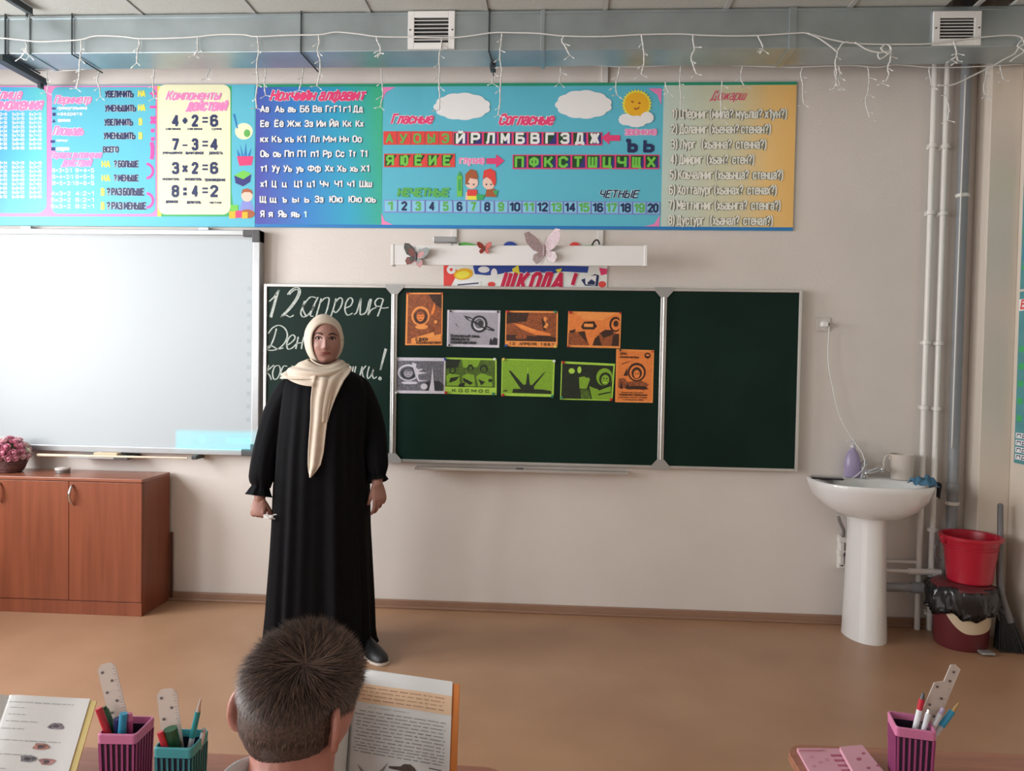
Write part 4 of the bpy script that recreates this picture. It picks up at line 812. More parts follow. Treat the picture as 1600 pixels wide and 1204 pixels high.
obj('back_panel', B().box((cx0+.016, -.030, .02), (cx1-.016, -.024, ct-.018)), M_cab, cab); obj('bottom_panel', B().box((cx0+.016, cyf+.02, .072), (cx1-.016, -.030, .088)), M_cab, cab)
obj('plinth', B().box((cx0, cyf+.004, 0), (cx1, cyf+.0178, .074), .001), M_cab, cab)
for i in range(4):
    x1 = cx1-i*dx-(.001 if i else 0); x0 = cx1-(i+1)*dx+.002
    if i == 3: x0 = cx0+.001
    dr = obj('door', B().box((x0, cyf, .078), (x1, cyf+.0165, ct-.021), .0015), M_cab, cab)
    hx = x0+.018; b = B()
    b.tube(smooth_path([(hx, cyf, .715), (hx+.003, cyf-.016, .70), (hx, cyf-.026, .665), (hx-.002, cyf-.022, .64), (hx+.002, cyf-.012, .615), (hx+.008, cyf, .605)], 4), [.004+.0045*math.sin(PI*i_/20)for i_ in range(21)], 8)
    obj('handle', b, M_chrome, dr, smooth=True)
pl = W(273, 890, -.01)
tag(obj('hardboard_offcut', B().box((cx1+.003, -.022, .0), (cx1+.020, -.0185, .40), .0005), mat('dark brown board', (.11, .04, .025), .5)), 'narrow dark brown board standing between the cabinet end and the wall', 'board')
# basket of flowers
fb = thing('flower_basket', 'brown basket of small pink and white artificial roses on the cabinet', 'flower basket', (W(16, 735, -.17).x, -.17, ct))
fx = fb.location.x; M_bask = mat('wicker brown', (.13, .055, .05), .6, var=.4, scale=60, stretch=(1, 1, 4), bump=.6, bscale=90)
b = B(); b.lathe([(.055, 0), (.072, .02), (.083, .06), (.086, .085), (.082, .088), (.06, .07)], (fx, -.17, ct), 28, cap1=True); obj('basket', b, M_bask, fb, smooth=50)
b = B()
for k in range(7):
    z = ct+.008+k*.0115; r = .062+.025*min(1, k/5)**.8
    b.tube([(fx+r*math.cos(t), -.17+r*math.sin(t), z) for t in [2*PI*i/28 for i in range(29)]], .0035, 5)
obj('weave', b, M_bask, fb, smooth=True)
b = B(); b.tube([(fx+.09*math.cos(t), -.17+.09*math.sin(t), ct+.09+.003*math.sin(9*t)) for t in [2*PI*i/40 for i in range(41)]], .004, 6); obj('lace_rim', b, mat('lace', (.62, .52, .44), .8), fb, smooth=True)
FM = [mat('rose pink', (.70, .30, .40), .7, var=.1), mat('rose pale pink', (.80, .52, .57), .7, var=.1), mat('rose white', (.86, .82, .72), .7, var=.08), mat('rose deep', (.55, .18, .26), .7, var=.1)]
random.seed(11); rose = {}
def rose_b():
    b = B(); b.ball((0, 0, 0), .010, 8, 6, (1, 1, 1.1))
    for ringn, (n, r, h, w, tl) in enumerate(((3, .008, .013, .013, .15), (5, .013, .010, .014, .5), (5, .017, .004, .015, .9))):
        for i in range(n):
            a = 2*PI*i/n+ringn*.6; P = []
            for u in range(4):
                row = []
                for v in range(4):
                    s = (v/3-.5)*w*1.5*(1-.35*abs(u/3-.6)); rr_ = r*(.5+.5*u/3)+tl*.004*u/3
                    z = -.010+(h+.010)*(u/3)-tl*.003*(u/3)**2
                    row.append((rr_*math.cos(a)-s*math.sin(a), rr_*math.sin(a)+s*math.cos(a), z-abs(v/3-.5)*.004))
                P.append(row)
            b.grid(P)
    return b
nfl = 0; prev = None
for ringi, (n, el) in enumerate(((1, 90), (6, 62), (10, 35), (13, 12), (14, -6))):
    for i in range(n):
        a = 2*PI*i/n+ringi*.4+random.uniform(-.1, .1); e = math.radians(el+random.uniform(-5, 5))
        R = .092; p = Vector((fx+R*math.cos(a)*math.cos(e), -.17+R*math.sin(a)*math.cos(e), ct+.104+.088*math.sin(e)))
        k = random.choice([0, 1, 1, 2, 2, 2, 3])
        if k not in rose: o = obj('rose', rose_b(), FM[k], fb, smooth=True, local=True); rose[k] = o
        else: o = rose[k].copy(); COL.objects.link(o)
        d = Vector((math.cos(a)*math.cos(e), math.sin(a)*math.cos(e), math.sin(e)+.25)); o.rotation_euler = d.to_track_quat('Z', 'Y').to_euler()
        o.location = p-Vector(fb.location); s = random.uniform(1.0, 1.35); o.scale = (s, s, s)
b = B(); b.ball((fx, -.17, ct+.10), .074, 16, 8, (1, 1, .85)); obj('foliage', b, mat('dark leaves', (.05, .08, .03), .8, var=.4, scale=60), fb, smooth=True)
q = G(98, 738, ct)
t = thing('round_tin', 'small round grey tin with a pale lid on the cabinet top', 'tin', (q.x, q.y, ct))
b = B(); b.lathe([(.036, 0), (.038, .002), (.038, .022)], (q.x, q.y, ct), 28); obj('tin_body', b, mat('tin grey', (.22, .22, .21), .4, metal=.5), t, smooth=40)
b = B(); b.lathe([(.040, .018), (.040, .027), (.037, .029)], (q.x, q.y, ct), 28); obj('lid', b, mat('pale lid', (.62, .58, .55), .45), t, smooth=40)

# ---------------------------------------------------------------- pipes in the corner
M_pipe = mat('white pipe plastic', (.76, .74, .70), .35, var=.02); M_sewer = mat('grey drain plastic', (.26, .27, .285), .38, var=.04)
def pipe(name, x, y, r, z0, z1, m, label, clips, grp):
    t = thing(name, label, 'pipe', (x, y, z0), group=grp)
    obj('pipe_run', B().cyl((x, y, z0), (x, y, z1), r, n=20), m, t, smooth=40)
    for z in clips:
        b = B(); b.lathe([(r+.001, -.012), (r+.007, -.010), (r+.007, .010), (r+.001, .012)], (x, y, z), 20, cap0=False, cap1=False); b.box((x-.006, y+r*.5, z-.008), (x+.006, 0, z+.008)); b.box((x-r-.014, y-.004, z-.006), (x+r+.014, y+.004, z+.006), .001)
        obj('pipe_clip', b, m, t, smooth=40)
    return t
cz = [W(1460, y, -.06).z for y in (227, 332, 535, 637)]
pipe('water_pipe', 3.6725, -.052, .0150, .0, 3.6, M_pipe, 'white vertical water pipe nearer the sink, floor to ceiling', cz, 'water pipes in the corner')
pipe('water_pipe', 3.7375, -.052, .0150, .0, 3.6, M_pipe, 'white vertical water pipe between its twin and the grey drain pipe', [z-.004 for z in cz]+[.55, .09, .21], 'water pipes in the corner')
t = pipe('drain_pipe', 3.832, -.062, .027, .0, 3.6, M_sewer, 'thick grey vertical drain pipe in the corner', [], None)
for z, m_ in ((2.36, M_pipe), (.70, M_pipe)):
    b = B(); b.lathe([(.0275, -.010), (.032, -.008), (.032, .008), (.0275, .010)], (3.832, -.062, z), 24, cap0=False, cap1=False); b.box((3.795, -.066, z-.006), (3.872, -.058, z+.006)); obj('pipe_clamp', b, m_, t, smooth=40)
b = B(); b.lathe([(.033, 0), (.034, .04), (.030, .05)], (3.832, -.062, .76), 24, cap0=False, cap1=False); obj('socket_joint', b, M_sewer, t, smooth=40)
tag(obj('white_cable', B().tube(smooth_path([(3.808, -.100, 2.985), (3.806, -.096, 2.3), (3.803, -.096, 1.7), (3.802, -.096, 1.0)], 6), .0035, 6), M_pipe, smooth=True), 'thin white cable hanging down in front of the grey drain pipe', 'cable')
# horizontal runs under the sink
z1_, z2_, z3_ = W(1420, 878, -.05).z, W(1420, 891, -.07).z, W(1420, 914, -.08).z
t = thing('branch_pipe', 'thin white horizontal water pipe under the sink, the upper of two', 'pipe', (3.5, -.05, z1_), group='branch pipes under the sink')
obj('pipe_run', B().cyl((3.36, -.045, z1_), (3.6575, -.045, z1_), .010, n=14), M_pipe, t, smooth=40)
t = thing('branch_pipe', 'white horizontal water pipe with a tee, the lower of two under the sink', 'pipe', (3.5, -.08, z2_), group='branch pipes under the sink')
obj('pipe_run', B().cyl((3.36, -.085, z2_), (3.74, -.085, z2_), .011, n=14), M_pipe, t, smooth=40)
b = B(); b.cyl((3.60, -.085, z2_), (3.77, -.085, z2_), .017, n=16); b.cyl((3.7375, -.052, z2_), (3.7375, -.10, z2_), .019, n=16); obj('tee_fitting', b, M_pipe, t, smooth=40)
t = thing('waste_pipe', 'grey horizontal waste pipe running from the pedestal to the corner', 'pipe', (3.5, -.11, z3_))
obj('pipe_run', B().cyl((3.34, -.125, z3_), (3.81, -.125, z3_), .0235, n=20), M_sewer, t, smooth=40); obj('socket_joint', B().cyl((3.60, -.125, z3_), (3.67, -.125, z3_), .029, n=20), M_sewer, t, smooth=40)
t.location.y = -.125
for o in t.children: o.matrix_parent_inverse = t.matrix_basis.inverted()

# ---------------------------------------------------------------- sink
M_cer = mat('white ceramic', (.78, .78, .77), .12, var=.0, coat=.4, spec=.6)
sx, syb = 3.338, -.004; rim = .830
sink = thing('pedestal_sink', 'white ceramic washbasin on a full pedestal by the corner pipes', 'sink', (sx, -.22, 0))
def basin_ring(rx, ry, cy, z, n=48, flat_=.0):
    out = []
    for i in range(n):
        t = 2*PI*i/n; x = rx*math.cos(t); y = ry*math.sin(t)
        sgn = abs(math.sin(t))**.8*(1 if math.sin(t) > 0 else -1); cxs = abs(math.cos(t))**.85*(1 if math.cos(t) > 0 else -1)
        if y > 0: out.append(Vector((sx+rx*abs(math.cos(t))**.55*(1 if math.cos(t) > 0 else -1), min(cy+ry*1.0*abs(math.sin(t))**.4, -.004), z)))
        else: out.append(Vector((sx+rx*cxs, cy+ry*1.22*sgn, z)))
    return out
R = [basin_ring(.10, .10, -.20, rim-.185), basin_ring(.17, .135, -.20, rim-.172), basin_ring(.226, .160, -.20, rim-.135), basin_ring(.272, .185, -.20, rim-.085), basin_ring(.291, .200, -.20, rim-.035), basin_ring(.298, .207, -.20, rim-.008), basin_ring(.294, .203, -.20, rim),
     basin_ring(.280, .186, -.20, rim-.002)]
b = B(); b.rings(R, cap1=False)
def bowl(rx, ry, cy, z, n=48): return [Vector((sx+rx*math.cos(2*PI*i/n), cy+ry*math.sin(2*PI*i/n), z)) for i in range(n)]
b.rings([R[-1], bowl(.246, .150, -.255, rim-.006), bowl(.232, .135, -.258, rim-.03), bowl(.18, .10, -.26, rim-.09), bowl(.05, .03, -.26, rim-.125)], cap0=False)
obj('basin', b, M_cer, sink, smooth=55)
b = B()
def pring(w, dfront, z, n=32): return [Vector((sx-.002+w*math.cos(2*PI*i/n), (-.18+(dfront-.0)*math.sin(2*PI*i/n)) if math.sin(2*PI*i/n) < 0 else -.18+.10*math.sin(2*PI*i/n)**.5*1.0, z)) for i in range(n)]
b.rings([pring(.104, .15, 0), pring(.103, .15, .02), pring(.097, .135, .20), pring(.090, .12, .45), pring(.088, .115, .58), pring(.094, .12, .64), pring(.12, .13, .68)])
obj('pedestal', b, M_cer, sink, smooth=55)
# tap
q = W(1362, 748, -.10); fx_ = 3.352; fy = -.075; fz = rim
tap = thing('mixer_tap', 'small chrome mixer tap on the back of the sink', 'tap', (fx_, fy, fz))
b = B(); b.lathe([(.026, 0), (.026, .006), (.019, .012), (.018, .055), (.021, .07), (.014, .082)], (fx_, fy, fz), 20); obj('tap_body', b, M_chrome, tap, smooth=40)
b = B(); b.tube(smooth_path([(fx_, fy, fz+.03), (fx_+.02, fy-.04, fz+.040), (fx_+.048, fy-.08, fz+.062), (fx_+.062, fy-.10, fz+.058)], 5), [.0135]*13+[.017]*3, 12); obj('spout', b, M_chrome, tap, smooth=True)
b = B(); b.tube([(fx_, fy, fz+.08), (fx_-.004, fy-.03, fz+.098), (fx_-.02, fy-.055, fz+.11)], [.010, .008, .005], 10); obj('lever', b, M_chrome, tap, smooth=True)
# things on the sink
q = W(1335, 745, -.07)
t = thing('soap_bottle', 'translucent lilac soap bottle standing on the back of the sink', 'bottle', (3.300, -.055, rim))
M_lil = mat('lilac plastic', (.50, .43, .66), .3, var=0, trans=.35)
b = B(); b.lathe([(.036, 0), (.042, .006), (.043, .06), (.040, .10), (.028, .135), (.014, .15), (.013, .16)], (3.300, -.055, rim), 24, sy=.72); obj('bottle_body', b, M_lil, t, smooth=40)
b = B(); b.lathe([(.012, .16), (.012, .175), (.005, .178), (.005, .195)], (3.300, -.055, rim), 14); b.box((3.264, -.062, rim+.19), (3.310, -.048, rim+.199), .002); obj('pump', b, mat('pale pump', (.62, .60, .64), .4, var=0), t, smooth=40)
q0 = W(1270, 744, -.28); q1 = W(1322, 749, -.22)
t = thing('mobile_phone', 'dark phone lying charging on the left rim of the sink', 'phone', (3.12, -.17, rim+.001))
Mph = Matrix.Translation((3.125, -.165, rim+.0055)) @ Matrix.Rotation(math.radians(-14), 4, 'Z')
obj('phone_body', B().box((-.08, -.038, -.0045), (.08, .038, .0045), .004, M=Mph), mat('black glass', (.02, .02, .025), .12, var=0), t)
obj('phone_screen', B().box((-.075, -.034, .0046), (.075, .034, .0050), M=Mph), mat('dark screen', (.01, .01, .015), .05, var=0), t)
so = thing('power_socket', 'white wall socket with a plugged phone charger right of the chalkboard', 'socket', (3.137, -.001, 1.662))
b = B(); b.box((3.10, -.010, 1.625), (3.178, -.001, 1.70), .004); obj('face_plate', b, mat('socket plate', (.66, .62, .58), .4, var=0), so)
b = B(); b.cyl((3.14, -.010, 1.662), (3.14, -.014, 1.662), .024, n=24); obj('outlet', b, M_pipe, so, smooth=40)
ch = thing('phone_charger', 'small pale phone charger plug in the wall socket', 'charger', (3.135, -.03, 1.66))
b = B(); b.box((3.118, -.055, 1.648), (3.152, -.014, 1.676), .004); obj('plug_body', b, M_white, ch); obj('plug_tip', B().box((3.153, -.04, 1.655), (3.163, -.02, 1.669), .002), M_corner, ch)
cpt = [(3.158, -.045, 1.655), W(1294, 560, -.05), W(1300, 600, -.05), W(1312, 650, -.055), W(1335, 690, -.07), W(1348, 710, -.13), W(1350, 730, -.16)]
cpt += [Vector((3.262, -.17, rim+.012)), Vector((3.23, -.175, rim+.008)), Vector((3.206, -.185, rim+.006))]
b = B(); b.tube(smooth_path(cpt, 6), .0028, 6); obj('charging_cable', b, mat('pale cable', (.74, .74, .72), .5, var=0), ch, smooth=True)
q = W(1410, 748, -.12)
jg = thing('plastic_jug', 'beige plastic jug with a handle standing on the right of the sink', 'jug', (3.545, -.10, rim))
M_jug = mat('beige plastic', (.60, .53, .47), .5, var=.02)
b = B(); b.lathe([(.050, 0), (.053, .004), (.062, .135), (.059, .135), (.050, .008)], (3.545, -.095, rim), 28); obj('jug_body', b, M_jug, jg, smooth=50)
b = B(); b.box((3.475, -.105, rim+.105), (3.487, -.085, rim+.120), .002); b.tube(smooth_path([(3.489, -.095, rim+.122), (3.457, -.095, rim+.118), (3.453, -.095, rim+.06), (3.495, -.095, rim+.04)], 5), .006, 8); obj('handle', b, M_jug, jg, smooth=40)
# cloth
cl_ = thing('cleaning_cloth', 'crumpled blue cloth on the right rim of the sink', 'cloth', (3.56, -.26, rim))
random.seed(5); P = []
for i in range(19):
    row = []
    for j in range(15):
        u = i/18; v = j/14; x = 3.505+.115*u; y = -.345+.10*v
        h = .040*math.sin(PI*u)**.6*math.sin(PI*v)**.6+.014*math.sin(7*u+3*v)*math.sin(PI*v)+.006*math.sin(19*u-9*v)
        dz = -max(0, u-.86)*.3; row.append((x, y+.006*math.sin(9*u), rim+.003+max(0, h)+dz*.2))
    P.append(row)
o = obj('cloth_fabric', B().grid(P), mat('blue cloth', (.06, .16, .26), .9, var=.3, scale=50), cl_, smooth=True); solid(o, .004, 1)
cl2 = thing('dark_cloth', 'small black rag hanging over the right end of the sink', 'cloth', (3.63, -.27, rim-.05))
P = []
for i in range(13):
    row = []
    for j in range(7):
        u = i/12; v = j/6
        x = 3.59+.052*min(1, u*1.8); z = rim+.010-.004*u if u < .5 else rim+.008-(u-.5)*.15
        row.append((x+.006*math.sin(6*v+4*u), -.31+.07*v*(1-.5*u), z+.005*math.sin(8*v)))
    P.append(row)
o = obj('cloth_fabric', B().grid(P), mat('black rag', (.02, .02, .025), .9), cl2, smooth=True); solid(o, .005, 1)
# valve and hoses left of the pedestal
q = W(1314, 860, -.03)
vb = thing('water_valve', 'white plastic valve assembly on the wall left of the sink pedestal', 'valve', (q.x, -.05, q.z-.09))
b = B(); b.box((q.x-.012, -.05, q.z-.085), (q.x+.012, -.001, q.z+.085), .004); b.box((q.x-.022, -.06, q.z+.05), (q.x+.03, -.02, q.z+.08), .004); b.box((q.x-.022, -.06, q.z-.02), (q.x+.03, -.02, q.z+.005), .004); b.box((q.x-.02, -.05, q.z-.095), (q.x+.02, -.02, q.z-.07), .004)
obj('valve_body', b, M_pipe, vb)
b = B(); b.cyl((q.x+.012, -.062, q.z-.012), (q.x+.012, -.075, q.z-.012), .012, n=12); obj('valve_knob', b, M_corner, vb)
b = B(); b.tube(smooth_path([(q.x-.045, -.10, q.z+.20), (q.x-.030, -.09, q.z+.165), (q.x-.004, -.07, q.z+.12), (q.x, -.045, q.z+.08)], 5), .009, 8); obj('supply_hose', b, mat('braided hose', (.30, .29, .28), .4, metal=.5), vb, smooth=True)

# ---------------------------------------------------------------- bin, bucket, broom
bx, by = 3.790, -.262
bin_ = thing('pedal_bin', 'maroon and cream plastic pedal bin lined with a black bag in the corner', 'bin', (bx, by, 0))
M_mar = mat('maroon plastic', (.12, .02, .025), .35, var=.03); M_crm = mat('cream plastic', (.58, .47, .32), .45, var=.02)
def binr(z): return .122+.018*z/.29
b = B(); b.lathe([(.114, 0), (binr(0), .012), (binr(.27), .27), (binr(.27)-.004, .27), (.118, .012)], (bx, by, 0), 48); obj('bin_body', b, M_mar, bin_, smooth=40)
P = []
for i in range(33):
    ang = -168+140*i/32; t = math.radians(ang); lo = .095+(.165*((ang+100)/66)**2 if ang < -100 else .035*((ang+100)/70)**2); row = []
    for j in range(6):
        z = lo+(.262-lo)*j/5; r = binr(z)+.0012; row.append((bx+r*math.cos(t), by+r*math.sin(t), z))
    P.append(row)
obj('cream_swoosh', B().grid(P), M_crm, bin_, smooth=True)
random.seed(8); M_bag = mat('black bin bag', (.012, .012, .014), .22, var=0, spec=.7, bump=.5, bscale=30)
R = []
for k, (r, z) in enumerate(((.118, .262), (.150, .235), (.157, .215), (.154, .25), (.162, .29), (.158, .33), (.150, .352), (.138, .358), (.12, .30))):
    ring = []
    for i in range(72):
        t = 2*PI*i/72; n = .006*math.sin(t*9+k*.7)+.005*math.sin(t*17+2+k*1.3)+.004*math.sin(t*31+k)
        amp = 1.2 if 0 < k < 7 else .3; zz = z-.016+(.014*math.sin(t*5+1)+.006*math.sin(t*13))*(1 if k in (1, 2) else .3); ring.append(Vector((bx+(r+n*amp)*math.cos(t), by+(r+n*amp)*math.sin(t), zz-.02)))
    R.append(ring)
obj('bin_bag', B().rings(R, cap0=False, cap1=False), M_bag, bin_, smooth=True)
b = B(); b.lathe([(.145, .300), (.148, .304), (.146, .318), (.13, .330), (.06, .334)], (bx, by, 0), 48); b.tube([(bx-.06, by-.134, .31), (bx-.03, by-.149, .315), (bx+.03, by-.149, .315), (bx+.06, by-.134, .31)], .006, 8); obj('lid', b, M_mar, bin_, smooth=40)
q = G(1538, 1016, .02)
b = B(); b.box((bx+.02, by-.165, .008), (bx+.085, by-.115, .020), .004); obj('pedal', b, M_alu, bin_)
bk = thing('plastic_bucket', 'red plastic bucket standing on the lid of the pedal bin', 'bucket', (bx+.035, by, .334))
kx, kz = bx+.035, .3345; M_redp = mat('red plastic', (.42, .012, .03), .28, var=.02)
b = B(); b.lathe([(.098, 0), (.102, .004), (.106, .03), (.126, .20), (.135, .222), (.146, .224), (.147, .236), (.140, .240), (.128, .236), (.104, .01)], (kx, by, kz), 56); obj('bucket_body', b, M_redp, bk, smooth=35)
b = B()
for z_, r_ in ((.175, .1245), (.190, .1262)): b.tube([(kx+r_*math.cos(t), by+r_*math.sin(t), kz+z_) for t in [2*PI*i/56 for i in range(57)]], .0016, 6)
b.box((kx-.152, by-.012, kz+.195), (kx-.12, by+.012, kz+.232), .003); b.box((kx+.12, by-.012, kz+.195), (kx+.152, by+.012, kz+.232), .003)
obj('moulded_ribs', b, M_redp, bk, smooth=True)
hp = []
for i in range(21):
    t = PI*i/20; hp.append((kx-.150*math.cos(t), by-.02-.135*math.sin(t)*1.0, kz+.205-.10*math.sin(t)))
hp = [(kx-.150, by, kz+.21), (kx-.172, by-.006, kz+.19), (kx-.182, by-.01, kz+.15), (kx-.172, by-.012, kz+.115), (kx-.152, by-.014, kz+.105)]
b = B(); b.tube(smooth_path(hp, 6), .005, 8); obj('handle', b, M_corner, bk, smooth=True)
br = thing('broom', 'grey-handled broom with black bristles leaning in the right corner', 'broom', (4.0, -.33, 0))
M_gr = mat('grey plastic handle', (.17, .17, .175), .35, var=.03)
H = [W(1563, 790, -.235), W(1563, 830, -.24), W(1562, 880, -.26), W(1563, 915, -.28), W(1568, 940, -.30), W(1574, 958, -.31), W(1578, 972, -.315)]
n_ = len(smooth_path(H, 5)); b = B(); b.tube(smooth_path(H, 5), [.014+(.006*(i/n_)) for i in range(n_)], 12); b.ball(H[0], .0145, 10, 6); obj('handle', b, M_gr, br, smooth=True)
M_br = mat('black bristles', (.022, .022, .022), .7, var=.3, scale=90)
top = [W(1561, 945, -.30), W(1583, 975, -.315)]; bot = [G(1546, 1005, .0), G(1590, 1018, .0)]
b = B(); random.seed(3)
c0, c1 = W(1560, 950, -.30), W(1584, 972, -.31); f0, f1 = Vector((G(1548, 1010, 0).x, -.33, .002)), Vector((4.062, -.345, .002))
for i in range(420):
    u = random.random(); v = random.uniform(-1, 1)
    p = c0.lerp(c1, u)+Vector((0, v*.012, random.uniform(-.01, .0))); q = f0.lerp(f1, u)+Vector((random.uniform(-.008, .008), v*.035, random.uniform(0, .012)))
    b.cyl(p, q, .0022, .0012, 4, cap=True)
o = obj('bristles', b, M_br, br); o['kind'] = 'stuff'
b = B(); b.tube([c0+Vector((-.004, 0, .0)), c0.lerp(c1, .5)+Vector((0, 0, .004)), c1+Vector((.004, 0, 0))], [.014, .019, .014], 10); obj('brush_head', b, M_corner, br, smooth=True)

# ---------------------------------------------------------------- poster on the right wall
def RW(px, py):
    d = ray(px, py); return CAM+d*((XR-.006-CAM.x)/d.x)
def rposter(py_top, py_bot, label, cols, rows_):
    yb = RW(1592, 500).y; ya = yb-.75
    zt = CAM.z+ (RW(1592, py_top).z-CAM.z); zb_ = RW(1592, py_bot).z
    t = thing('wall_poster', label, 'poster', (XR-.003, (ya+yb)/2, zb_), group='posters on the right wall')
    obj('paper', B().box((XR-.006, ya, zb_), (XR-.001, yb, zt)), cols[0], t)
    return t, ya, yb, zb_, zt
def rbox(name, t, y0, y1, z0, z1, m, k=1): obj(name, B().box((XR-.006-.0008*k, y0, z0), (XR-.006-.0008*(k-1), y1, z1)), m, t)
t, ya, yb, za, zc_ = rposter(200, 452, 'teal poster on the right wall, the upper one, level with the banner', [mat('poster teal', (.09, .30, .33), .5, var=.1)], 0)
for i in range(4):
    z = za+.1+i*(zc_-za-.1)/4; rbox('printed_band', t, yb-.7, yb-.01, z, z+.02, I_green); rbox('printed_picture', t, yb-.30, yb-.02, z+.05, z+.12, [I_blue, I_violet, I_grass, I_pink][i])
t, ya, yb, za, zc_ = rposter(456, 724, 'turquoise poster on the right wall, the lower one, with red heading and boxed lines', [mat('poster teal', (.09, .30, .33), .5, var=.1)], 0)
rbox('heading_band', t, ya, yb, zc_-.10, zc_-.04, I_white)
def rtext(parent, s, y_near_wall, width, z0, h, m, k, off=.02, shear=.2):
    b = B(); strokes(b, s, lambda u, v, q: Vector((XR-.006-.0009*k-3e-5*q, y_near_wall-u, z0+v)), width, h, off, shear); obj('lettering', b, m, parent)['kind'] = 'stuff'
rtext(t, 'Буквы', yb-.012, .5, zc_-.09, .045, I_red, 2); rtext(t, 'и звуки', yb-.05, .4, zc_-.24, .05, I_magenta, 1)
for i in range(5): rbox('leaf_print', t, yb-.055, yb-.012, za+.22+i*.09, za+.25+i*.09, I_green)
for i in range(4): rbox('text_box', t, yb-.5, yb-.01, za+.02+i*.037, za+.048+i*.037, I_white); rtext(t, 'правило', yb-.02, .3, za+.026+i*.037, .016, I_black, 2)

# ---------------------------------------------------------------- icicle light garlands
M_wire = mat('white fairy light wire', (.70, .70, .68), .5, var=0); M_bulb = mat('clear led bulb', (.85, .86, .84), .2, var=0)
random.seed(21)
def garland(label, pts, Y, drops, r=.0036):
    P = [W(x, y, Y) for x, y in pts]
    t = thing('icicle_garland', label, 'light garland', tuple(P[len(P)//2]), group='icicle light garlands')
    obj('main_wire', B().tube(smooth_path(P, 5), r, 6), M_wire, t, smooth=True)
    for (x0, y0, path) in drops:
        Q = [W(x0, y0, Y)]+[W(x0+a, y0+c, Y-.004*((i % 2)*2-1)) for i, (a, c) in enumerate(path)]
        if len(Q) > 2 or 1:
            b = B(); SP = smooth_path(Q, 4); b.tube(SP, r*.95, 5)
            b.tube([p+Vector((.004*math.sin(i*1.7), .003*math.cos(i*1.7), 0)) for i, p in enumerate(SP)], r*.6, 4)
            st_ = obj('strand', b, M_wire, t, smooth=True); bb = B(); wv = B()
            L = sum((SP[i+1]-SP[i]).length for i in range(len(SP)-1)); nb = max(2, int(L/.05))
            for k in range(1, nb+1):
                idx = min(len(SP)-1, int(len(SP)*k/nb)-0) if k < nb else len(SP)-1
                p = SP[idx]
                for sd in ((-1, 1) if k == nb else (random.choice((-1, 1)),)):
                    e = p+Vector((sd*random.uniform(.012, .024), random.uniform(-.012, .004), -random.uniform(.004, .018)))
                    wv.tube([p, e], r*.5, 4); bb.tube([e, e+(e-p)*.5], [.0034, .0022], 5)
            obj('led_bulb', bb, M_bulb, st_)['kind'] = 'stuff'; obj('twig_wire', wv, M_wire, st_)['kind'] = 'stuff'
    return t
up = [(-20, 56), (0, 59), (30, 62), (60, 65), (90, 64), (125, 62), (150, 56), (190, 57), (215, 60), (250, 60), (300, 58), (340, 54), (380, 54), (400, 57), (450, 55), (500, 54), (525, 50), (560, 53), (590, 57), (640, 58), (700, 59), (735, 56), (770, 51), (800, 51), (840, 52), (880, 56), (940, 57), (1000, 54), (1060, 53), (1100, 55), (1150, 56), (1190, 55), (1240, 52), (1262, 52), (1300, 62), (1330, 67), (1370, 69), (1420, 69), (1456, 68), (1500, 62), (1545, 57), (1580, 55), (1596, 58), (1612, 66)]
ud = [(40, 63, [(2, 8), (1, 16), (-8, 27)]), (40, 63, [(2, 8), (1, 16), (6, 24)]), (127, 62, [(0, 14), (-2, 30), (-3, 48), (-4, 62), (-8, 76)]), (217, 60, [(1, 10), (-2, 20), (-3, 38)]), (309, 58, [(0, 12), (0, 20), (-6, 28)]),
      (402, 57, [(2, 14), (2, 26), (-1, 46), (1, 70), (-2, 92), (-1, 112)]), (497, 54, [(2, 12), (-1, 26), (3, 40), (3, 60), (-2, 80)]), (588, 57, [(2, 8), (6, 16), (6, 26), (2, 33), (4, 26)]), (690, 60, [(-1, 14), (-4, 30), (-3, 50), (-4, 70), (-3, 90), (-4, 112)]),
      (784, 52, [(-1, 16), (-3, 30), (-2, 48), (0, 58), (-2, 80), (-3, 110), (-6, 128)]), (881, 56, [(-3, 8), (2, 16), (9, 30)]), (1002, 54, [(2, 12), (4, 28), (4, 46), (0, 62)]), (1083, 55, [(0, 10), (2, 22), (-3, 34), (0, 46), (5, 60)]), (1184, 56, [(4, 8), (8, 18), (3, 28), (8, 22)]),
      (1310, 75, [(-2, 10), (-5, 24), (-3, 38), (-4, 52), (0, 62)]), (1390, 72, [(2, 10), (1, 22), (-3, 34), (-1, 44), (-6, 56), (-12, 58)]), (1490, 64, [(4, 14), (4, 24), (-4, 29)]), (1490, 64, [(4, 14), (5, 24), (7, 31)])]
g_ = garland('white icicle fairy lights looped along the front face of the air duct', up, DY0-.022, ud)
for lp in ([(1262, 52), (1280, 60), (1300, 74), (1308, 80), (1316, 68), (1326, 65)], [(1336, 66), (1356, 78), (1376, 82), (1392, 80), (1376, 92), (1372, 84), (1384, 80)], [(1376, 76), (1384, 69), (1392, 74), (1390, 84), (1380, 80), (1376, 74)], [(1596, 58), (1600, 68), (1592, 74), (1585, 84), (1570, 92), (1545, 106), (1520, 118), (1500, 128), (1485, 133), (1465, 133)], [(1597, 62), (1590, 72), (1600, 80), (1586, 90), (1578, 96)]):
    obj('wire_loop', B().tube(smooth_path([W(x, y, DY0-.026) for x, y in lp], 5), .0036, 6), M_wire, g_, smooth=True)
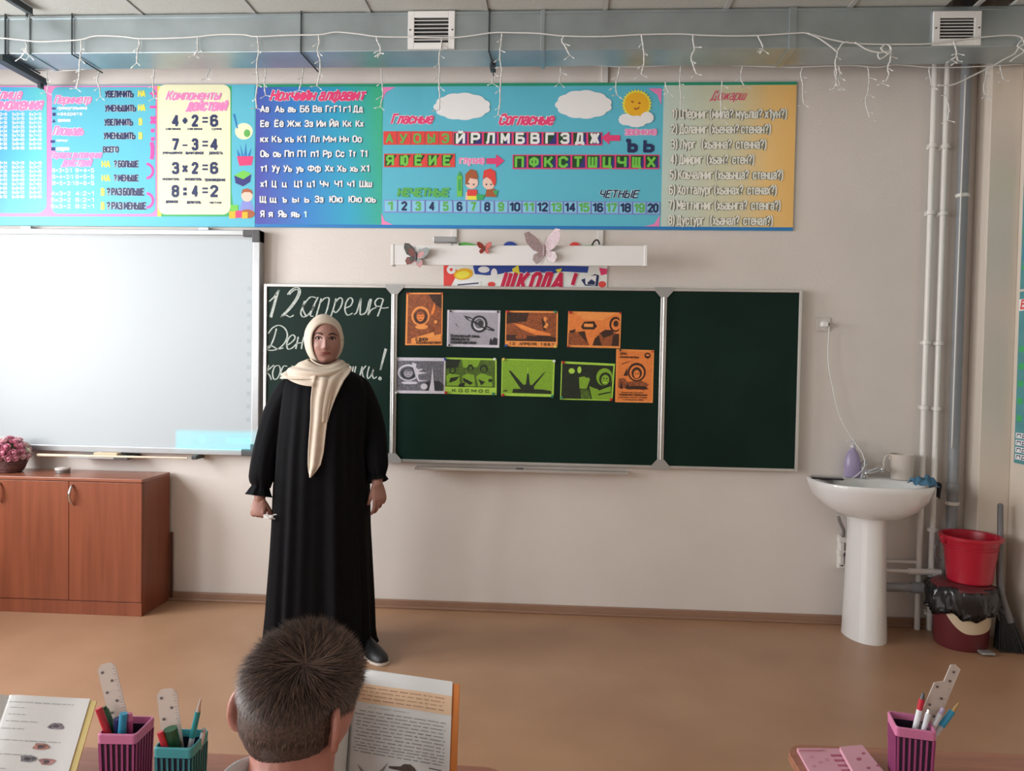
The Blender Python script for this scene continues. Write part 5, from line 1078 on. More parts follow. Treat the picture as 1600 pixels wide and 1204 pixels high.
lo_ = [(-20, 104), (0, 106), (15, 103), (40, 110), (60, 110), (105, 110), (130, 108), (160, 103), (190, 99), (215, 102), (250, 103), (310, 102), (345, 98), (365, 97), (400, 101), (450, 100), (500, 101), (560, 98), (620, 100), (680, 102), (740, 97), (764, 98), (770, 104), (800, 101), (845, 98), (880, 98), (940, 103), (1000, 104), (1060, 101), (1110, 98), (1150, 102), (1200, 104), (1240, 105), (1265, 104), (1330, 102), (1370, 105), (1400, 101), (1450, 105), (1500, 105), (1560, 102), (1600, 100)]
ld = [(73, 110, [(0, 12), (2, 22), (0, 34)]), (158, 103, [(-4, 12), (-6, 24), (-2, 36), (-1, 48)]), (240, 103, [(1, 12), (-1, 30), (1, 50)]), (330, 100, [(-3, 10), (-8, 22)]), (415, 101, [(0, 14), (-2, 30), (0, 48)]), (475, 101, [(-2, 14), (-4, 28), (-8, 40)]), (596, 99, [(0, 14), (1, 30), (2, 50), (-2, 68)]),
      (769, 104, [(2, 10), (0, 26)]), (876, 99, [(0, 14), (-2, 30)]), (968, 104, [(-2, 14), (-6, 30), (-4, 44)]), (1064, 101, [(-1, 12), (-2, 30), (0, 48), (-1, 70)]), (1039, 128, [(2, 8), (6, 16)]), (1128, 126, [(0, 10), (-2, 30), (0, 60)]), (1160, 103, [(-2, 12), (-2, 22), (4, 32)]), (1254, 105, [(-3, 12), (0, 24), (0, 40), (2, 58)]), (1306, 103, [(-2, 12), (2, 20), (-2, 34)]), (1310, 103, [(3, 12), (0, 22), (3, 32)]), (1356, 105, [(2, 16), (0, 40), (-4, 52), (0, 70), (4, 80)]),
      (1452, 105, [(0, 8), (2, 18), (4, 30)]), (1480, 134, [(-2, 14), (3, 34), (1, 54)]), (1543, 103, [(-2, 14), (-6, 34), (-4, 46)]), (1562, 100, [(2, 10), (6, 24)])]
garland('white icicle fairy lights hanging from the rear lower edge of the air duct', lo_, DY1+.022, ld, .0030)
# ---------------------------------------------------------------- people
def fused(name, b, m, parent, voxel, it=3, local=True, fac=.5):
    o = obj('tmp_mesh', b, m, None)
    md = o.modifiers.new('r', 'REMESH'); md.mode = 'VOXEL'; md.voxel_size = voxel
    if it: s = o.modifiers.new('s', 'SMOOTH'); s.factor = fac; s.iterations = it
    bpy.context.view_layer.update(); dg = bpy.context.evaluated_depsgraph_get()
    me = bpy.data.meshes.new_from_object(o.evaluated_get(dg)); old = o.data; bpy.data.objects.remove(o); bpy.data.meshes.remove(old)
    me.name = name; me.materials.clear(); me.materials.append(m)
    for p in me.polygons: p.use_smooth = True
    o = bpy.data.objects.new(name, me); COL.objects.link(o); o.parent = parent; return o
def ga(x, z, cx, cz, sx_, sz_): return math.exp(-((x-cx)/sx_)**2-((z-cz)/sz_)**2)
class Head:      # faces -Y; c = centre; a = half width, d = half depth, h = half height
    def __init__(s, c, a, d, h, k=1): s.c = Vector(c); s.a = a; s.d = d; s.h = h; s.k = k
    def D(s, x, z):
        k = s.k; x /= k; z /= k; e = 0
        e += .019*ga(x, z, 0, -.026, .0105, .015)+.010*ga(x, z, 0, -.004, .0075, .020)+.006*(ga(x, z, -.012, -.031, .006, .006)+ga(x, z, .012, -.031, .006, .006))
        e -= .0085*(ga(x, z, -.031, .012, .015, .0115)+ga(x, z, .031, .012, .015, .0115))
        e += .004*(ga(x, z, -.030, .036, .022, .008)+ga(x, z, .030, .036, .022, .008))+.005*(ga(x, z, -.042, -.028, .018, .018)+ga(x, z, .042, -.028, .018, .018))
        e += .0055*ga(x, z, 0, -.056, .028, .011)-.0030*ga(x, z, 0, -.0555, .024, .002)-.004*ga(x, z, 0, -.071, .018, .006)+.010*ga(x, z, 0, -.092, .020, .013)
        return e*k
    def width(s, z):
        t = max(0, -z/s.h); return 1-.20*t**2.2
    def front(s, x, z):
        q = 1-(x/(s.a*s.width(z)))**2-(z/s.h)**2; return s.c.y-s.d*math.sqrt(max(.02, q))**.85-s.D(x, z)
    def mesh(s, b, n=72, m=56):
        R = []
        for j in range(m+1):
            v = PI*(j+.05)/(m+.1); z = -s.h*math.cos(v); r = math.sin(v); ring = []
            for i in range(n):
                u = 2*PI*i/n; x = s.a*s.width(z)*r*math.sin(u); y = -s.d*r*math.cos(u)
                if math.cos(u) > 0:
                    q = r*math.cos(u); y = -s.d*q**.85; y -= s.D(x, z)*min(1, q*2.2)
                if z < -.2*s.h and math.cos(u) < 0: y *= 1-.25*min(1, (-z/s.h-.2))
                ring.append(s.c+Vector((x, y, z)))
            R.append(ring)
        b.rings(R)
def limb(b, pts, rad, n=14, k=4, flat_=None):
    P = smooth_path(pts, k); R = []
    for i in range(len(P)):
        t = i/k; a = int(min(t, len(rad)-1)); f = t-a; R.append(rad[a]*(1-f)+rad[min(a+1, len(rad)-1)]*f)
    b.tube(P, R, n)
    b.ball(P[0], R[0], n, 8); b.ball(P[-1], R[-1], n, 8)
def hand(b, wr, D, S, N, curl, size=1.0, spread=.06, thumb=(.5, .5, .3)):
    """wr wrist, D finger direction, S towards the thumb, N palm side"""
    D = Vector(D).normalized(); N = Vector(N); N = (N-D*N.dot(D)).normalized(); S = Vector(S); S = (S-D*S.dot(D)-N*S.dot(N)).normalized()
    k = size; R = []
    for t, w_, h_ in ((-.02, .024, .020), (0, .026, .019), (.02, .033, .017), (.05, .039, .015), (.078, .040, .0135), (.090, .037, .011)):
        c = wr+D*t*k; R.append([c+S*(w_*k*math.cos(2*PI*i/20))+N*(h_*k*math.sin(2*PI*i/20)) for i in range(20)])
    b.rings(R)
    L = ((.043, .026, .020), (.047, .029, .021), (.044, .027, .021), (.034, .021, .018))
    for f in range(4):
        s0 = (.029-.0195*f)*k; p = wr+D*.082*k+S*s0; d = (D+S*spread*(1.5-f)).normalized(); pts = [wr+D*.05*k+S*s0*.9, p]; q = p
        for j in range(3):
            a = curl[f][j] if isinstance(curl[0], (list, tuple)) else curl[j]
            d = (d*math.cos(a)+((N-d*N.dot(d)).normalized())*math.sin(a)).normalized(); q = q+d*L[f][j]*k; pts.append(q)
        rad = [.0105, .0098, .0088, .0080, .0066]; P = smooth_path(pts, 3)
        b.tube(P, [k*np.interp(i/3, range(5), rad) for i in range(len(P))], 10); b.ball(P[-1], .0066*k, 10, 6)
    p = wr+D*.022*k+S*.022*k; d = (D*thumb[0]+S*thumb[1]+N*thumb[2]).normalized(); p1 = p+d*.040*k; d2 = (d+N*.35+D*.5).normalized(); p2 = p1+d2*.030*k; p3 = p2+(d2+N*.3).normalized()*.024*k
    P = smooth_path([p-d*.01, p, p1, p2, p3], 3); b.tube(P, [k*np.interp(i/3, range(5), [.014, .0145, .0115, .0098, .0075]) for i in range(len(P))], 10); b.ball(P[-1], .0075*k, 10, 6)
def skinmat(name, col, col2):
    m = mat(name, col, .5, var=.06, scale=18, col2=col2, bump=.12, bscale=300); p = m.node_tree.nodes['Principled BSDF']
    p.inputs['Subsurface Weight'].default_value = .12; p.inputs['Subsurface Radius'].default_value = (.012, .004, .002); return m
# ---- the teacher
TX0 = W(512, 760, -.66).x; TY0 = -.66
tea = thing('person', 'woman in a long black dress and cream headscarf standing before the chalkboard', 'person', (TX0, TY0, 0), math.radians(16))
lx = lambda px: (px-512)/324.0
lz = lambda py: W(512, py, TY0).z
M_skin = skinmat('skin of the woman', (.36, .185, .15), (.40, .21, .17))
hd = Head((lx(507), -.012, lz(534)), .074, .093, .1135)
b = B(); hd.mesh(b)
b.lathe([(.066, 0), (.058, .06), (.057, .13)], (lx(507), .012, lz(600)), 24)                      # neck
b.rings([[Vector((lx(506)+hw*math.cos(2*PI*i/28), .01+hd_*math.sin(2*PI*i/28), z)) for i in range(28)] for z, hw, hd_ in ((.80, .17, .12), (.95, .165, .12), (1.10, .15, .115), (1.22, .165, .115), (1.30, .165, .09), (1.345, .10, .065), (1.37, .06, .055))])
SHL, SHR = Vector((lx(456), .01, lz(612))), Vector((lx(555), .01, lz(610)))
EL, ER = Vector((lx(418), .02, lz(690))), Vector((lx(586), .03, lz(678)))
WL, WR_ = Vector((lx(412), -.055, lz(771))), Vector((lx(588), -.07, lz(751)))
limb(b, [SHL, SHL.lerp(EL, .5), EL, EL.lerp(WL, .5), WL], [.040, .040, .041, .036, .027]); limb(b, [SHR, SHR.lerp(ER, .5), ER, ER.lerp(WR_, .5), WR_], [.040, .040, .041, .036, .027])
for s in (-1, 1):
    hx = lx(506)+s*.085; limb(b, [(hx, .01, .84), (hx, .0, .65), (hx, .005, .46), (hx, .02, .28), (hx, .02, .07)], [.088, .078, .055, .052, .034])
    limb(b, [(hx, .03, .045), (hx+s*.01, -.05, .035), (hx+s*.015, -.12, .028)], [.034, .036, .024])
b.add([], [])
hand(b, WL, (-.10, -.10, -1), (.92, -.38, 0), (.38, .92, .05), ((1.25, 1.35, .6), (1.3, 1.4, .6), (1.3, 1.4, .6), (1.3, 1.4, .6)), .97, .02, (.75, .45, .55))
hand(b, WR_, (.16, -.08, -1), (-.75, -.6, 0), (-.35, .6, .2), ((.30, .40, .3), (.38, .5, .35), (.55, .7, .4), (.75, .8, .4)), .97, .06, (.9, .35, .35))
body = fused('body', b, M_skin, tea, .0032, 2)
# face parts
M_eyew = mat('eye white', (.55, .48, .45), .3, var=0); M_iris = mat('dark brown iris', (.025, .012, .010), .2, var=0); M_brow = mat('dark brow', (.055, .028, .024), .8, var=.2, scale=200); M_lip = mat('lips', (.25, .065, .06), .45, var=.05)
for s in (-1, 1):
    ex = s*.031; ez = .0135; c = hd.c+Vector((ex, 0, ez)); c.y = hd.front(ex, ez)+.0075
    e = obj('eye', B().ball(c, .0115, 16, 10, (1.05, 1, .72)), M_eyew, tea, smooth=True, local=True)
    obj('iris', B().ball(c+Vector((0, -.0080, 0)), .0066, 12, 8, (1, .75, 1)), M_iris, e, smooth=True)
    b = B(); P = [Vector((hd.c.x+ex+s*u, 0, hd.c.z+ez+v)) for u, v in ((-.0145, -.001), (-.007, .0062), (.002, .0078), (.010, .0055), (.0165, -.001))]
    for p in P: p.y = hd.front(p.x-hd.c.x, p.z-hd.c.z)-.0012
    b.tube(smooth_path(P, 4), .0030, 6); obj('eyelid', b, M_brow, e, smooth=True)
    b = B(); P = [Vector((hd.c.x+ex+s*u, 0, hd.c.z+ez+v)) for u, v in ((-.0175, .018), (-.008, .0225), (.003, .024), (.014, .021), (.022, .014))]
    for p in P: p.y = hd.front(p.x-hd.c.x, p.z-hd.c.z)+.0003
    SP = smooth_path(P, 4); b.tube(SP, [.0016+.0026*math.sin(PI*min(1, (i+3)/(len(SP)+1)))for i in range(len(SP))], 6); obj('eyebrow', b, M_brow, tea, smooth=True, local=True)
b = B()
for zz, up_, th in ((-.0535, 1, .0030), (-.0592, -1, .0034)):
    P = []
    for i in range(11):
        u = -1+i/5; x = .0245*u; z = zz+(.0012*up_*(1-u*u)) - (.0008 if abs(u) > .8 else 0)-(.0012*math.exp(-(u/.2)**2) if up_ > 0 else 0)
        P.append(Vector((hd.c.x+x, hd.front(x, z)-.0012, hd.c.z+z)))
    b.tube(P, [th*max(.15, math.sqrt(1-(-1+i/5)**2*.97)) for i in range(11)], 8)
obj('lips', b, M_lip, tea, smooth=True, local=True)
b = B()
for s in (-1, 1): b.ball((hd.c.x+s*.0065, hd.front(s*.0065, -.036)-.0012, hd.c.z-.0375), .0026, 8, 6, (1.2, 1, .6))
obj('nostrils', b, M_iris, tea, smooth=True, local=True)['kind'] = 'stuff'
# dress
M_dress = mat('black dress cloth', (.0035, .0036, .0050), .8, var=.15, scale=30, spec=.12, bump=.1, bscale=400)
M_dress.node_tree.nodes['Principled BSDF'].inputs['Sheen Weight'].default_value = .02
def dring(py, l, r, dep, fold, yo=.0, n=180):
    z = lz(py); cx = (lx(l)+lx(r))/2; hw = (lx(r)-lx(l))/2; out = []
    for i in range(n):
        t = 2*PI*i/n; c = math.cos(t); s = math.sin(t)
        f = fold*(.45*math.sin(9*t+.6)+.35*math.sin(15*t+2.1+z)+.25*math.sin(23*t+.9)+.2*math.sin(5*t+z*2))
        out.append(Vector((cx+(hw-.3*fold+f)*abs(c)**.9*(1 if c > 0 else -1), yo+(dep+f*1.3)*abs(s)**.95*(1 if s > 0 else -1), z)))
    return out
DR = [(571, 488, 527, .062, 0, .01), (577, 474, 541, .075, 0, .01), (583, 458, 556, .092, .001, .008), (592, 446, 567, .112, .002, .004), (606, 441, 573, .128, .003, 0), (625, 439, 574, .142, .004, -.008), (650, 437, 573, .152, .005, -.014), (675, 435, 572, .150, .006, -.012), (700, 432, 573, .152, .007, -.010), (730, 430, 576, .160, .008, -.010),
      (770, 428, 577, .162, .009, -.008), (820, 426, 578, .165, .011, -.004), (870, 423, 581, .170, .013, 0), (920, 420, 584, .178, .015, 0), (960, 418, 586, .184, .017, 0), (985, 416, 587, .188, .018, 0), (1000, 415, 589, .190, .019, 0)]
R = [dring(*d) for d in DR]; last = dring(1000, 414, 592, .192, .020, 0)
R.append([Vector((p.x, p.y, .022+.008*math.sin(7*i/180*2*PI))) for i, p in enumerate(last)]); R.append([Vector((p.x*.985, p.y*.97, .026+.008*math.sin(7*i/180*2*PI))) for i, p in enumerate(last)])
dress = obj('dress', B().rings(R, cap0=False, cap1=True), M_dress, tea, smooth=True, local=True)
def sleeve(path, rad, ruffle, name):
    P = [Vector(p) for p in path]; SP = smooth_path(P, 6); n = 40; R = []
    for i, p in enumerate(SP):
        t = i/6; r = float(np.interp(t, range(len(rad)), rad)); d = (SP[min(i+1, len(SP)-1)]-SP[max(i-1, 0)]).normalized()
        u = Vector((1, 0, 0)); u = (u-d*u.dot(d)).normalized(); w_ = d.cross(u); g = float(np.interp(t, [0, 2, len(rad)-4, len(rad)-2, len(rad)-1], [0, .002, .003, .006, .010]))
        R.append([p+(u*math.cos(a)+w_*math.sin(a)*.95)*(r+g*(math.sin(7*a+t*.8)*.6+math.sin(13*a+1)*.4)) for a in [2*PI*k/n for k in range(n)]])
    return obj(name, B().rings(R, cap0=True, cap1=False), M_dress, tea, smooth=True, local=True)
def P3(px, py, y): return (lx(px), y, lz(py))
sl = sleeve([P3(468, 600, .005), P3(453, 610, .005), P3(435, 645, .012), P3(424, 685, .012), P3(417, 720, -.015), P3(414, 742, -.035), P3(414, 752, -.045), P3(413, 757, -.048), P3(411, 769, -.055)], [.046, .060, .064, .064, .062, .058, .044, .037, .056], 1, 'sleeve')
sr = sleeve([P3(543, 597, .005), P3(557, 607, .005), P3(571, 640, .015), P3(580, 675, .015), P3(584, 705, -.02), P3(587, 727, -.045), P3(588, 737, -.055), P3(588, 741, -.058), P3(589, 749, -.068)], [.046, .060, .064, .066, .062, .056, .044, .036, .046], 1, 'sleeve')
for o in (sl, sr): solid(o, .003, 0)
# slippers
M_shoe = mat('black shoe', (.012, .012, .014), .5, var=.1); M_sole = mat('pale shoe sole', (.62, .55, .48), .6, var=.05)
def shoe(cx, cy, ang):
    Mx = Matrix.Translation((cx, cy, 0)) @ Matrix.Rotation(ang, 4, 'Z'); b = B(); R = []
    for t, w_, h_ in ((-.10, .022, .045), (-.09, .032, .060), (-.05, .036, .072), (0, .038, .066), (.05, .045, .052), (.10, .044, .040), (.135, .030, .028), (.148, .014, .020)):
        R.append([Mx @ Vector((w_*math.cos(a), -t, .012+max(0, h_*math.sin(a)) if math.sin(a) > 0 else .012)) for a in [2*PI*k/24 for k in range(24)]])
    b.rings(R); s_ = obj('shoe', b, M_shoe, tea, smooth=50, local=True)
    R = []; 
    prof = [(-.10, .024), (-.092, .034), (-.05, .038), (0, .040), (.05, .047), (.10, .046), (.137, .032), (.152, .014)]
    out = [Vector((w_, -t, 0)) for t, w_ in prof]+[Vector((-w_, -t, 0)) for t, w_ in prof[::-1]]
    b = B(); b.rings([[Mx @ (p+Vector((0, 0, z))) for p in out] for z in (.002, .014)]); obj('sole', b, M_sole, s_, smooth=40)
shoe(lx(581), -.115, math.radians(22)); shoe(lx(450), -.085, math.radians(-8))
# headscarf
M_scarf = mat('cream scarf cloth', (.66, .56, .46), .7, var=.05, scale=14, col2=(.72, .62, .51), bump=.3, bscale=500, spec=.3)
b = B(); hc = Vector((lx(504), .004, lz(531))); rad = Vector((.0905, .112, .121)); P = []
for i in range(65):
    t = 2*PI*i/64; x = .066*math.cos(t)+.012; z = (.080 if math.sin(t) > 0 else .118)*abs(math.sin(t))**.92*(1 if math.sin(t) > 0 else -1)-.002
    d = Vector((x/rad.x, 0, z/rad.z)); q = d.length
    if q > .96: d *= .96/q; q = .96
    d.y = -math.sqrt(1-q*q); row = []
    th = math.acos(max(-1, min(1, d.y)))            # angle to the back axis (0,1,0)
    for j in range(22):
        s = j/21; a = th*(1-s); side = Vector((d.x, 0, d.z)).normalized() if q > 1e-3 else Vector((1, 0, 0))
        v = side*math.sin(a)+Vector((0, 1, 0))*math.cos(a)
        w_ = 1+.012*math.sin(6*t+9*s)*math.sin(PI*s)-.035*math.exp(-(s/.05)**2); row.append(hc+Vector((v.x*rad.x*w_, v.y*rad.y*w_, v.z*rad.z*w_)))
    P.append(row)
hood = B().grid(P)
def cowl(z0_fun, rx_fun, ry_fun, n=96, m=16):
    P = []
    for i in range(n+1):
        t = 2*PI*i/n; row = []
        for j in range(m+1): row.append(z0_fun(t, j/m))
        P.append(row)
    return P
def cpt_(t, s):       # t: 0 right, PI/2 back, PI left, 3PI/2 front (-y)
    c, sn = math.cos(t), math.sin(t); fr_ = max(0, -sn); lf = max(0, -c); rt = max(0, c); bk_ = max(0, sn)
    top = Vector((lx(505)+.079*c, -.008+(.092 if sn < 0 else .09)*sn, lz(562)-.034*fr_**2))
    zlow = lz(592)*fr_**1.5+lz(592)*lf**2+lz(580)*rt**2+lz(596)*bk_**1.5; zz = fr_**1.5+lf**2+rt**2+bk_**1.5; zlow /= zz
    low = Vector((lx(502)+c*(.195 if c < 0 else .118), -.006+(.150 if sn < 0 else .13)*sn, zlow))
    s2 = s; p = top.lerp(low, s2); bul = math.sin(PI*min(1, s2*1.15))**1.0
    p += Vector((c*.020*(1-.5*lf), sn*.030, .014*lf*s))*bul*(1.0)
    f = .0045*math.sin(s*15+2.0*math.sin(t*1.0+.6)+1.5*fr_)*math.sin(PI*min(1, s*1.05)); p += Vector((c, sn, .4))*f
    return p
P = cowl(cpt_, 0, 0)
cow = B().grid(P)
# inner wrap close under the chin
P = cowl(lambda t, s: Vector((lx(506)+(.070-.004*s)*math.cos(t), -.010+(.082-.004*s)*math.sin(t), lz(560+16*s)+(-.030)*max(0, -math.sin(t))**2)), 0, 0, 48, 5)
cow.grid(P)
def strip(cols, n=None):       # rows of (py, left px, right px, y)
    P = []
    for k, (py, l, r, y) in enumerate(cols):
        row = []
        for j in range(15):
            u = j/14; f = .0075*math.sin(u*PI*3.2+.5+py*.004)*min(1, k/2+.3); row.append(Vector((lx(l+(r-l)*u), y-.004-f-.006*math.sin(PI*u), lz(py))))
        P.append(row)
    return P
def dens(cols, k=5):
    out = []
    for i in range(len(cols)-1):
        for j in range(k): t = j/k; out.append(tuple(cols[i][q]*(1-t)+cols[i+1][q]*t for q in range(4)))
    out.append(cols[-1]); return out
tail = [(588, 492, 520, -.150), (600, 489, 522, -.160), (620, 487, 516, -.160), (650, 487, 512, -.176), (680, 485, 509, -.174), (700, 484, 507, -.172), (718, 484, 503, -.174), (728, 485, 496, -.176), (736, 487, 489, -.177)]
tl = B().grid(strip(dens(tail)))
flap = [(574, 522, 548, -.085), (583, 508, 543, -.125), (592, 500, 536, -.150), (604, 497, 530, -.158), (620, 497, 523, -.155), (640, 498, 516, -.168), (655, 500, 512, -.172)]
fl = B().grid(strip(dens(flap)))
lf_ = B()
P = []
for i in range(13):
    u = i/12; a = Vector(P3(441, 586, -.05)).lerp(Vector(P3(492, 602, -.165)), u); a.z -= .014*math.sin(PI*u); c_ = Vector(P3(458, 574, -.02)).lerp(Vector(P3(495, 585, -.158)), u); c_.y -= .01*math.sin(PI*u); a.y -= .022*math.sin(PI*u)
    P.append([a.lerp(c_, j/8)+Vector((0, -.004*math.sin(j*1.3), 0)) for j in range(9)])
lf_.grid(P)
scarf = None
allb = B()
for q in (hood, cow, tl, fl, lf_): allb.add(q.v, q.f)
scarf = obj('headscarf', allb, M_scarf, tea, smooth=True, local=True); solid(scarf, .0035, 1)
hand_c = tea.matrix_basis @ (WL+Vector((.034, -.045, -.086)))
t = thing('folded_paper', 'small crumpled white paper held in the hand of the woman in black', 'paper', tuple(hand_c))
b = B()
for k, (tipx, tipz, wz, yy) in enumerate(((.062, .012, .010, 0), (.052, -.010, .009, .006), (.046, .002, .012, -.006))):
    P = []
    for i in range(6):
        u = i/5; row = []
        for j in range(5):
            v = j/4-.5; row.append(hand_c+Vector((-.012+tipx*u, yy+.004*math.sin(5*u+3*v+k), tipz*u+wz*2*v*(1-.85*u)+.003*math.sin(9*u))))
        P.append(row)
    b.grid(P)
o = obj('paper_sheet', b, mat('white paper', (.74, .74, .72), .7, var=.02), t); solid(o, .0012)

# ---- the boy
BX, BY_ = W(467, 1100, -3.17).x, -3.17
boy = thing('person', 'boy with short brown hair and white collar seated with his back turned', 'person', (BX, BY_-.10, 0))
M_skb = skinmat('skin of the boy', (.42, .17, .125), (.48, .21, .16))
BZ = 1.4046-(1128-573)/1155*1.02
HT = Matrix.Translation((0, .10, BZ)) @ Matrix.Rotation(math.radians(180-13), 4, 'Z') @ Matrix.Rotation(math.radians(10), 4, 'X') @ Matrix.Rotation(math.radians(-2), 4, 'Y')
hb = Head((0, 0, 0), .073, .090, .093, .93)
b = B(); hb.mesh(b)
def ear(b, s):      # one pinna: solid shell with a rolled rim and a hollow, standing off the side of the head
    O = Vector((s*.066, .016, -.012)); out = Vector((s*.62, .78, 0)).normalized(); up_ = Vector((0, .10, 1)).normalized(); th = out.cross(up_)*s
    def E(u, v, h): return O+out*(.002+u)+up_*v+th*h
    R = []
    for r, h in ((.15, -.0045), (.75, -.006), (1.0, -.0035), (1.04, 0), (1.0, .0038), (.86, .0045), (.68, .0005), (.15, -.0005)):
        R.append([E(.014+.0175*r*math.cos(a)*(1 if math.cos(a) > 0 else .9), .031*r*math.sin(a)*(1 if math.sin(a) > 0 else .95)-.006*r*max(0, -math.cos(a))*(1), h) for a in [2*PI*i/32 for i in range(32)]])
    b.rings(R); b.ball(E(.004, -.002, 0), .012, 12, 8, (.8, .9, 1.6))
ear(b, -1); ear(b, 1)
b.v = [tuple(HT @ Vector(v)) for v in b.v]
nk = [(0, .085, BZ-.04), (0, .060, BZ-.10), (0, .02, BZ-.17)]
b.tube(smooth_path(nk, 5), [.058]*4+[.061]*4+[.068]*3, 24)
sh = .155; zs = BZ-.185
b.rings([[Vector((hw*math.cos(2*PI*i/28), yo+hd_*math.sin(2*PI*i/28), z)) for i in range(28)] for z, hw, hd_, yo in ((.36, .135, .10, -.34), (.46, .13, .095, -.30), (.56, .128, .09, -.22), (.64, .135, .09, -.14), (zs-.02, .14, .078, -.07), (zs+.025, .09, .06, -.02), (zs+.045, .055, .05, .0))])
for s in (-1, 1):
    limb(b, [(s*.135, -.04, zs-.02), (s*.175, -.04, zs-.10), (s*.19, -.02, .685), (s*.16, .10, .69), (s*.125, .18, .69)], [.042, .038, .033, .029, .022])
    hand(b, Vector((s*.125, .18, .685)), (-.15*s, 1, -.05), (-s, 0, .3), (0, .1, -1), (.25, .35, .3), .74, .08)
    limb(b, [(s*.075, -.32, .42), (s*.09, -.18, .44), (s*.10, .0, .44)], [.075, .066, .05]); limb(b, [(s*.10, .0, .43), (s*.10, .01, .25), (s*.10, -.01, .07)], [.05, .044, .03]); limb(b, [(s*.10, -.01, .045), (s*.11, .12, .032)], [.032, .026])
fused('body', b, M_skb, boy, .0022, 3)
# shirt, collar, trousers, shoes
M_shirt = mat('white shirt cloth', (.74, .77, .80), .75, var=.03, bump=.2, bscale=200); M_trs = mat('dark trousers', (.015, .017, .025), .8)
b = B()
b.rings([[Vector((hw*math.cos(2*PI*i/36), yo+hd_*math.sin(2*PI*i/36), z)) for i in range(36)] for z, hw, hd_, yo in ((.40, .148, .115, -.33), (.50, .145, .11, -.28), (.58, .143, .105, -.21), (.66, .150, .104, -.13), (zs-.02, .152, .090, -.07), (zs+.022, .105, .072, -.02), (zs+.048, .066, .060, .002))])
for s in (-1, 1): limb(b, [(s*.135, -.04, zs-.02), (s*.178, -.04, zs-.10), (s*.19, -.02, .688), (s*.17, .07, .69)], [.054, .050, .045, .040])
fused('shirt', b, M_shirt, boy, .006, 3)
b = B(); R = []
for k, (dr_, dz) in enumerate(((.068, .0), (.070, .030), (.072, .034), (.080, .018), (.084, -.006))):
    R.append([Vector((dr_*math.cos(a), .008+dr_*.98*math.sin(a)+.0, zs+.075+dz+.010*math.sin(a)-.022*math.cos(a))) for a in [2*PI*i/48 for i in range(48)]])
o = obj('collar', B().rings(R, False, False), M_shirt, boy, smooth=True, local=True); solid(o, .003)
b = B()
for s in (-1, 1): limb(b, [(s*.07, -.33, .42), (s*.09, -.18, .445), (s*.10, .01, .44)], [.088, .078, .062]); limb(b, [(s*.10, .01, .43), (s*.10, .01, .25), (s*.10, -.01, .09)], [.062, .055, .045])
b.ball((0, -.33, .43), .13, 20, 12, (1.05, .8, .7)); fused('trousers', b, M_trs, boy, .010, 2)
for s in (-1, 1):
    b = B(); R = []
    for t_, w_, h_ in ((-.055, .020, .05), (-.03, .030, .06), (.03, .033, .055), (.09, .038, .04), (.14, .026, .025), (.15, .01, .016)): R.append([Vector((s*.105+w_*math.cos(a), t_, .004+max(0, h_*math.sin(a)))) for a in [2*PI*k/20 for k in range(20)]])
    obj('shoe', b.rings(R), M_shoe, boy, smooth=50, local=True)
# hair: a cap and many fine locks
M_hair = mat('brown hair', (.050, .027, .022), .48, var=.3, scale=240, col2=(.115, .068, .052), spec=.5)
rng = np.random.RandomState(3)
def hairline(x, y, z):      # head local coords, face at -y ; True where hair grows
    ny = y/.090; nz = z/.093; nx = abs(x)/.073
    if ny < -.35: return nz > .45-.25*(abs(ny)-.35)*-1.6
    if ny < .18: return nz > .02+.45*max(0, -.1-ny)+(.10 if abs(ny-.02) < .15 else 0)
    return nz > -.55+.34*max(0, 1-(ny-.18)/.35)
def skull(v, k=1.0):
    z = v.z*.093; w_ = hb.width(z); y = v.y*.090
    if z < -.2*.093 and v.y > 0: y *= 1-.25*min(1, (-z/.093-.2))
    return Vector((v.x*.073*w_*k, y*k, z*k))
capb = B(); n, m_ = 72, 48; idx = {}
vs = []; fs = []
for j in range(m_+1):
    for i in range(n):
        a = 2*PI*i/n; e = -PI/2+PI*j/m_; v = Vector((math.cos(e)*math.sin(a), -math.cos(e)*math.cos(a), math.sin(e)))
        vs.append(HT @ skull(v, 1.035)); idx[(j, i)] = skull(v)
for j in range(m_):
    for i in range(n):
        p = idx[(j, i)]
        if hairline(p.x, p.y, p.z): fs.append((j*n+i, j*n+(i+1) % n, (j+1)*n+(i+1) % n, (j+1)*n+i))
capb.add(vs, fs); hair = obj('hair', capb, M_hair, boy, smooth=True, local=True)
wh = Vector((-.38, .52, .76)).normalized()
V, F = [], []; cnt = 0
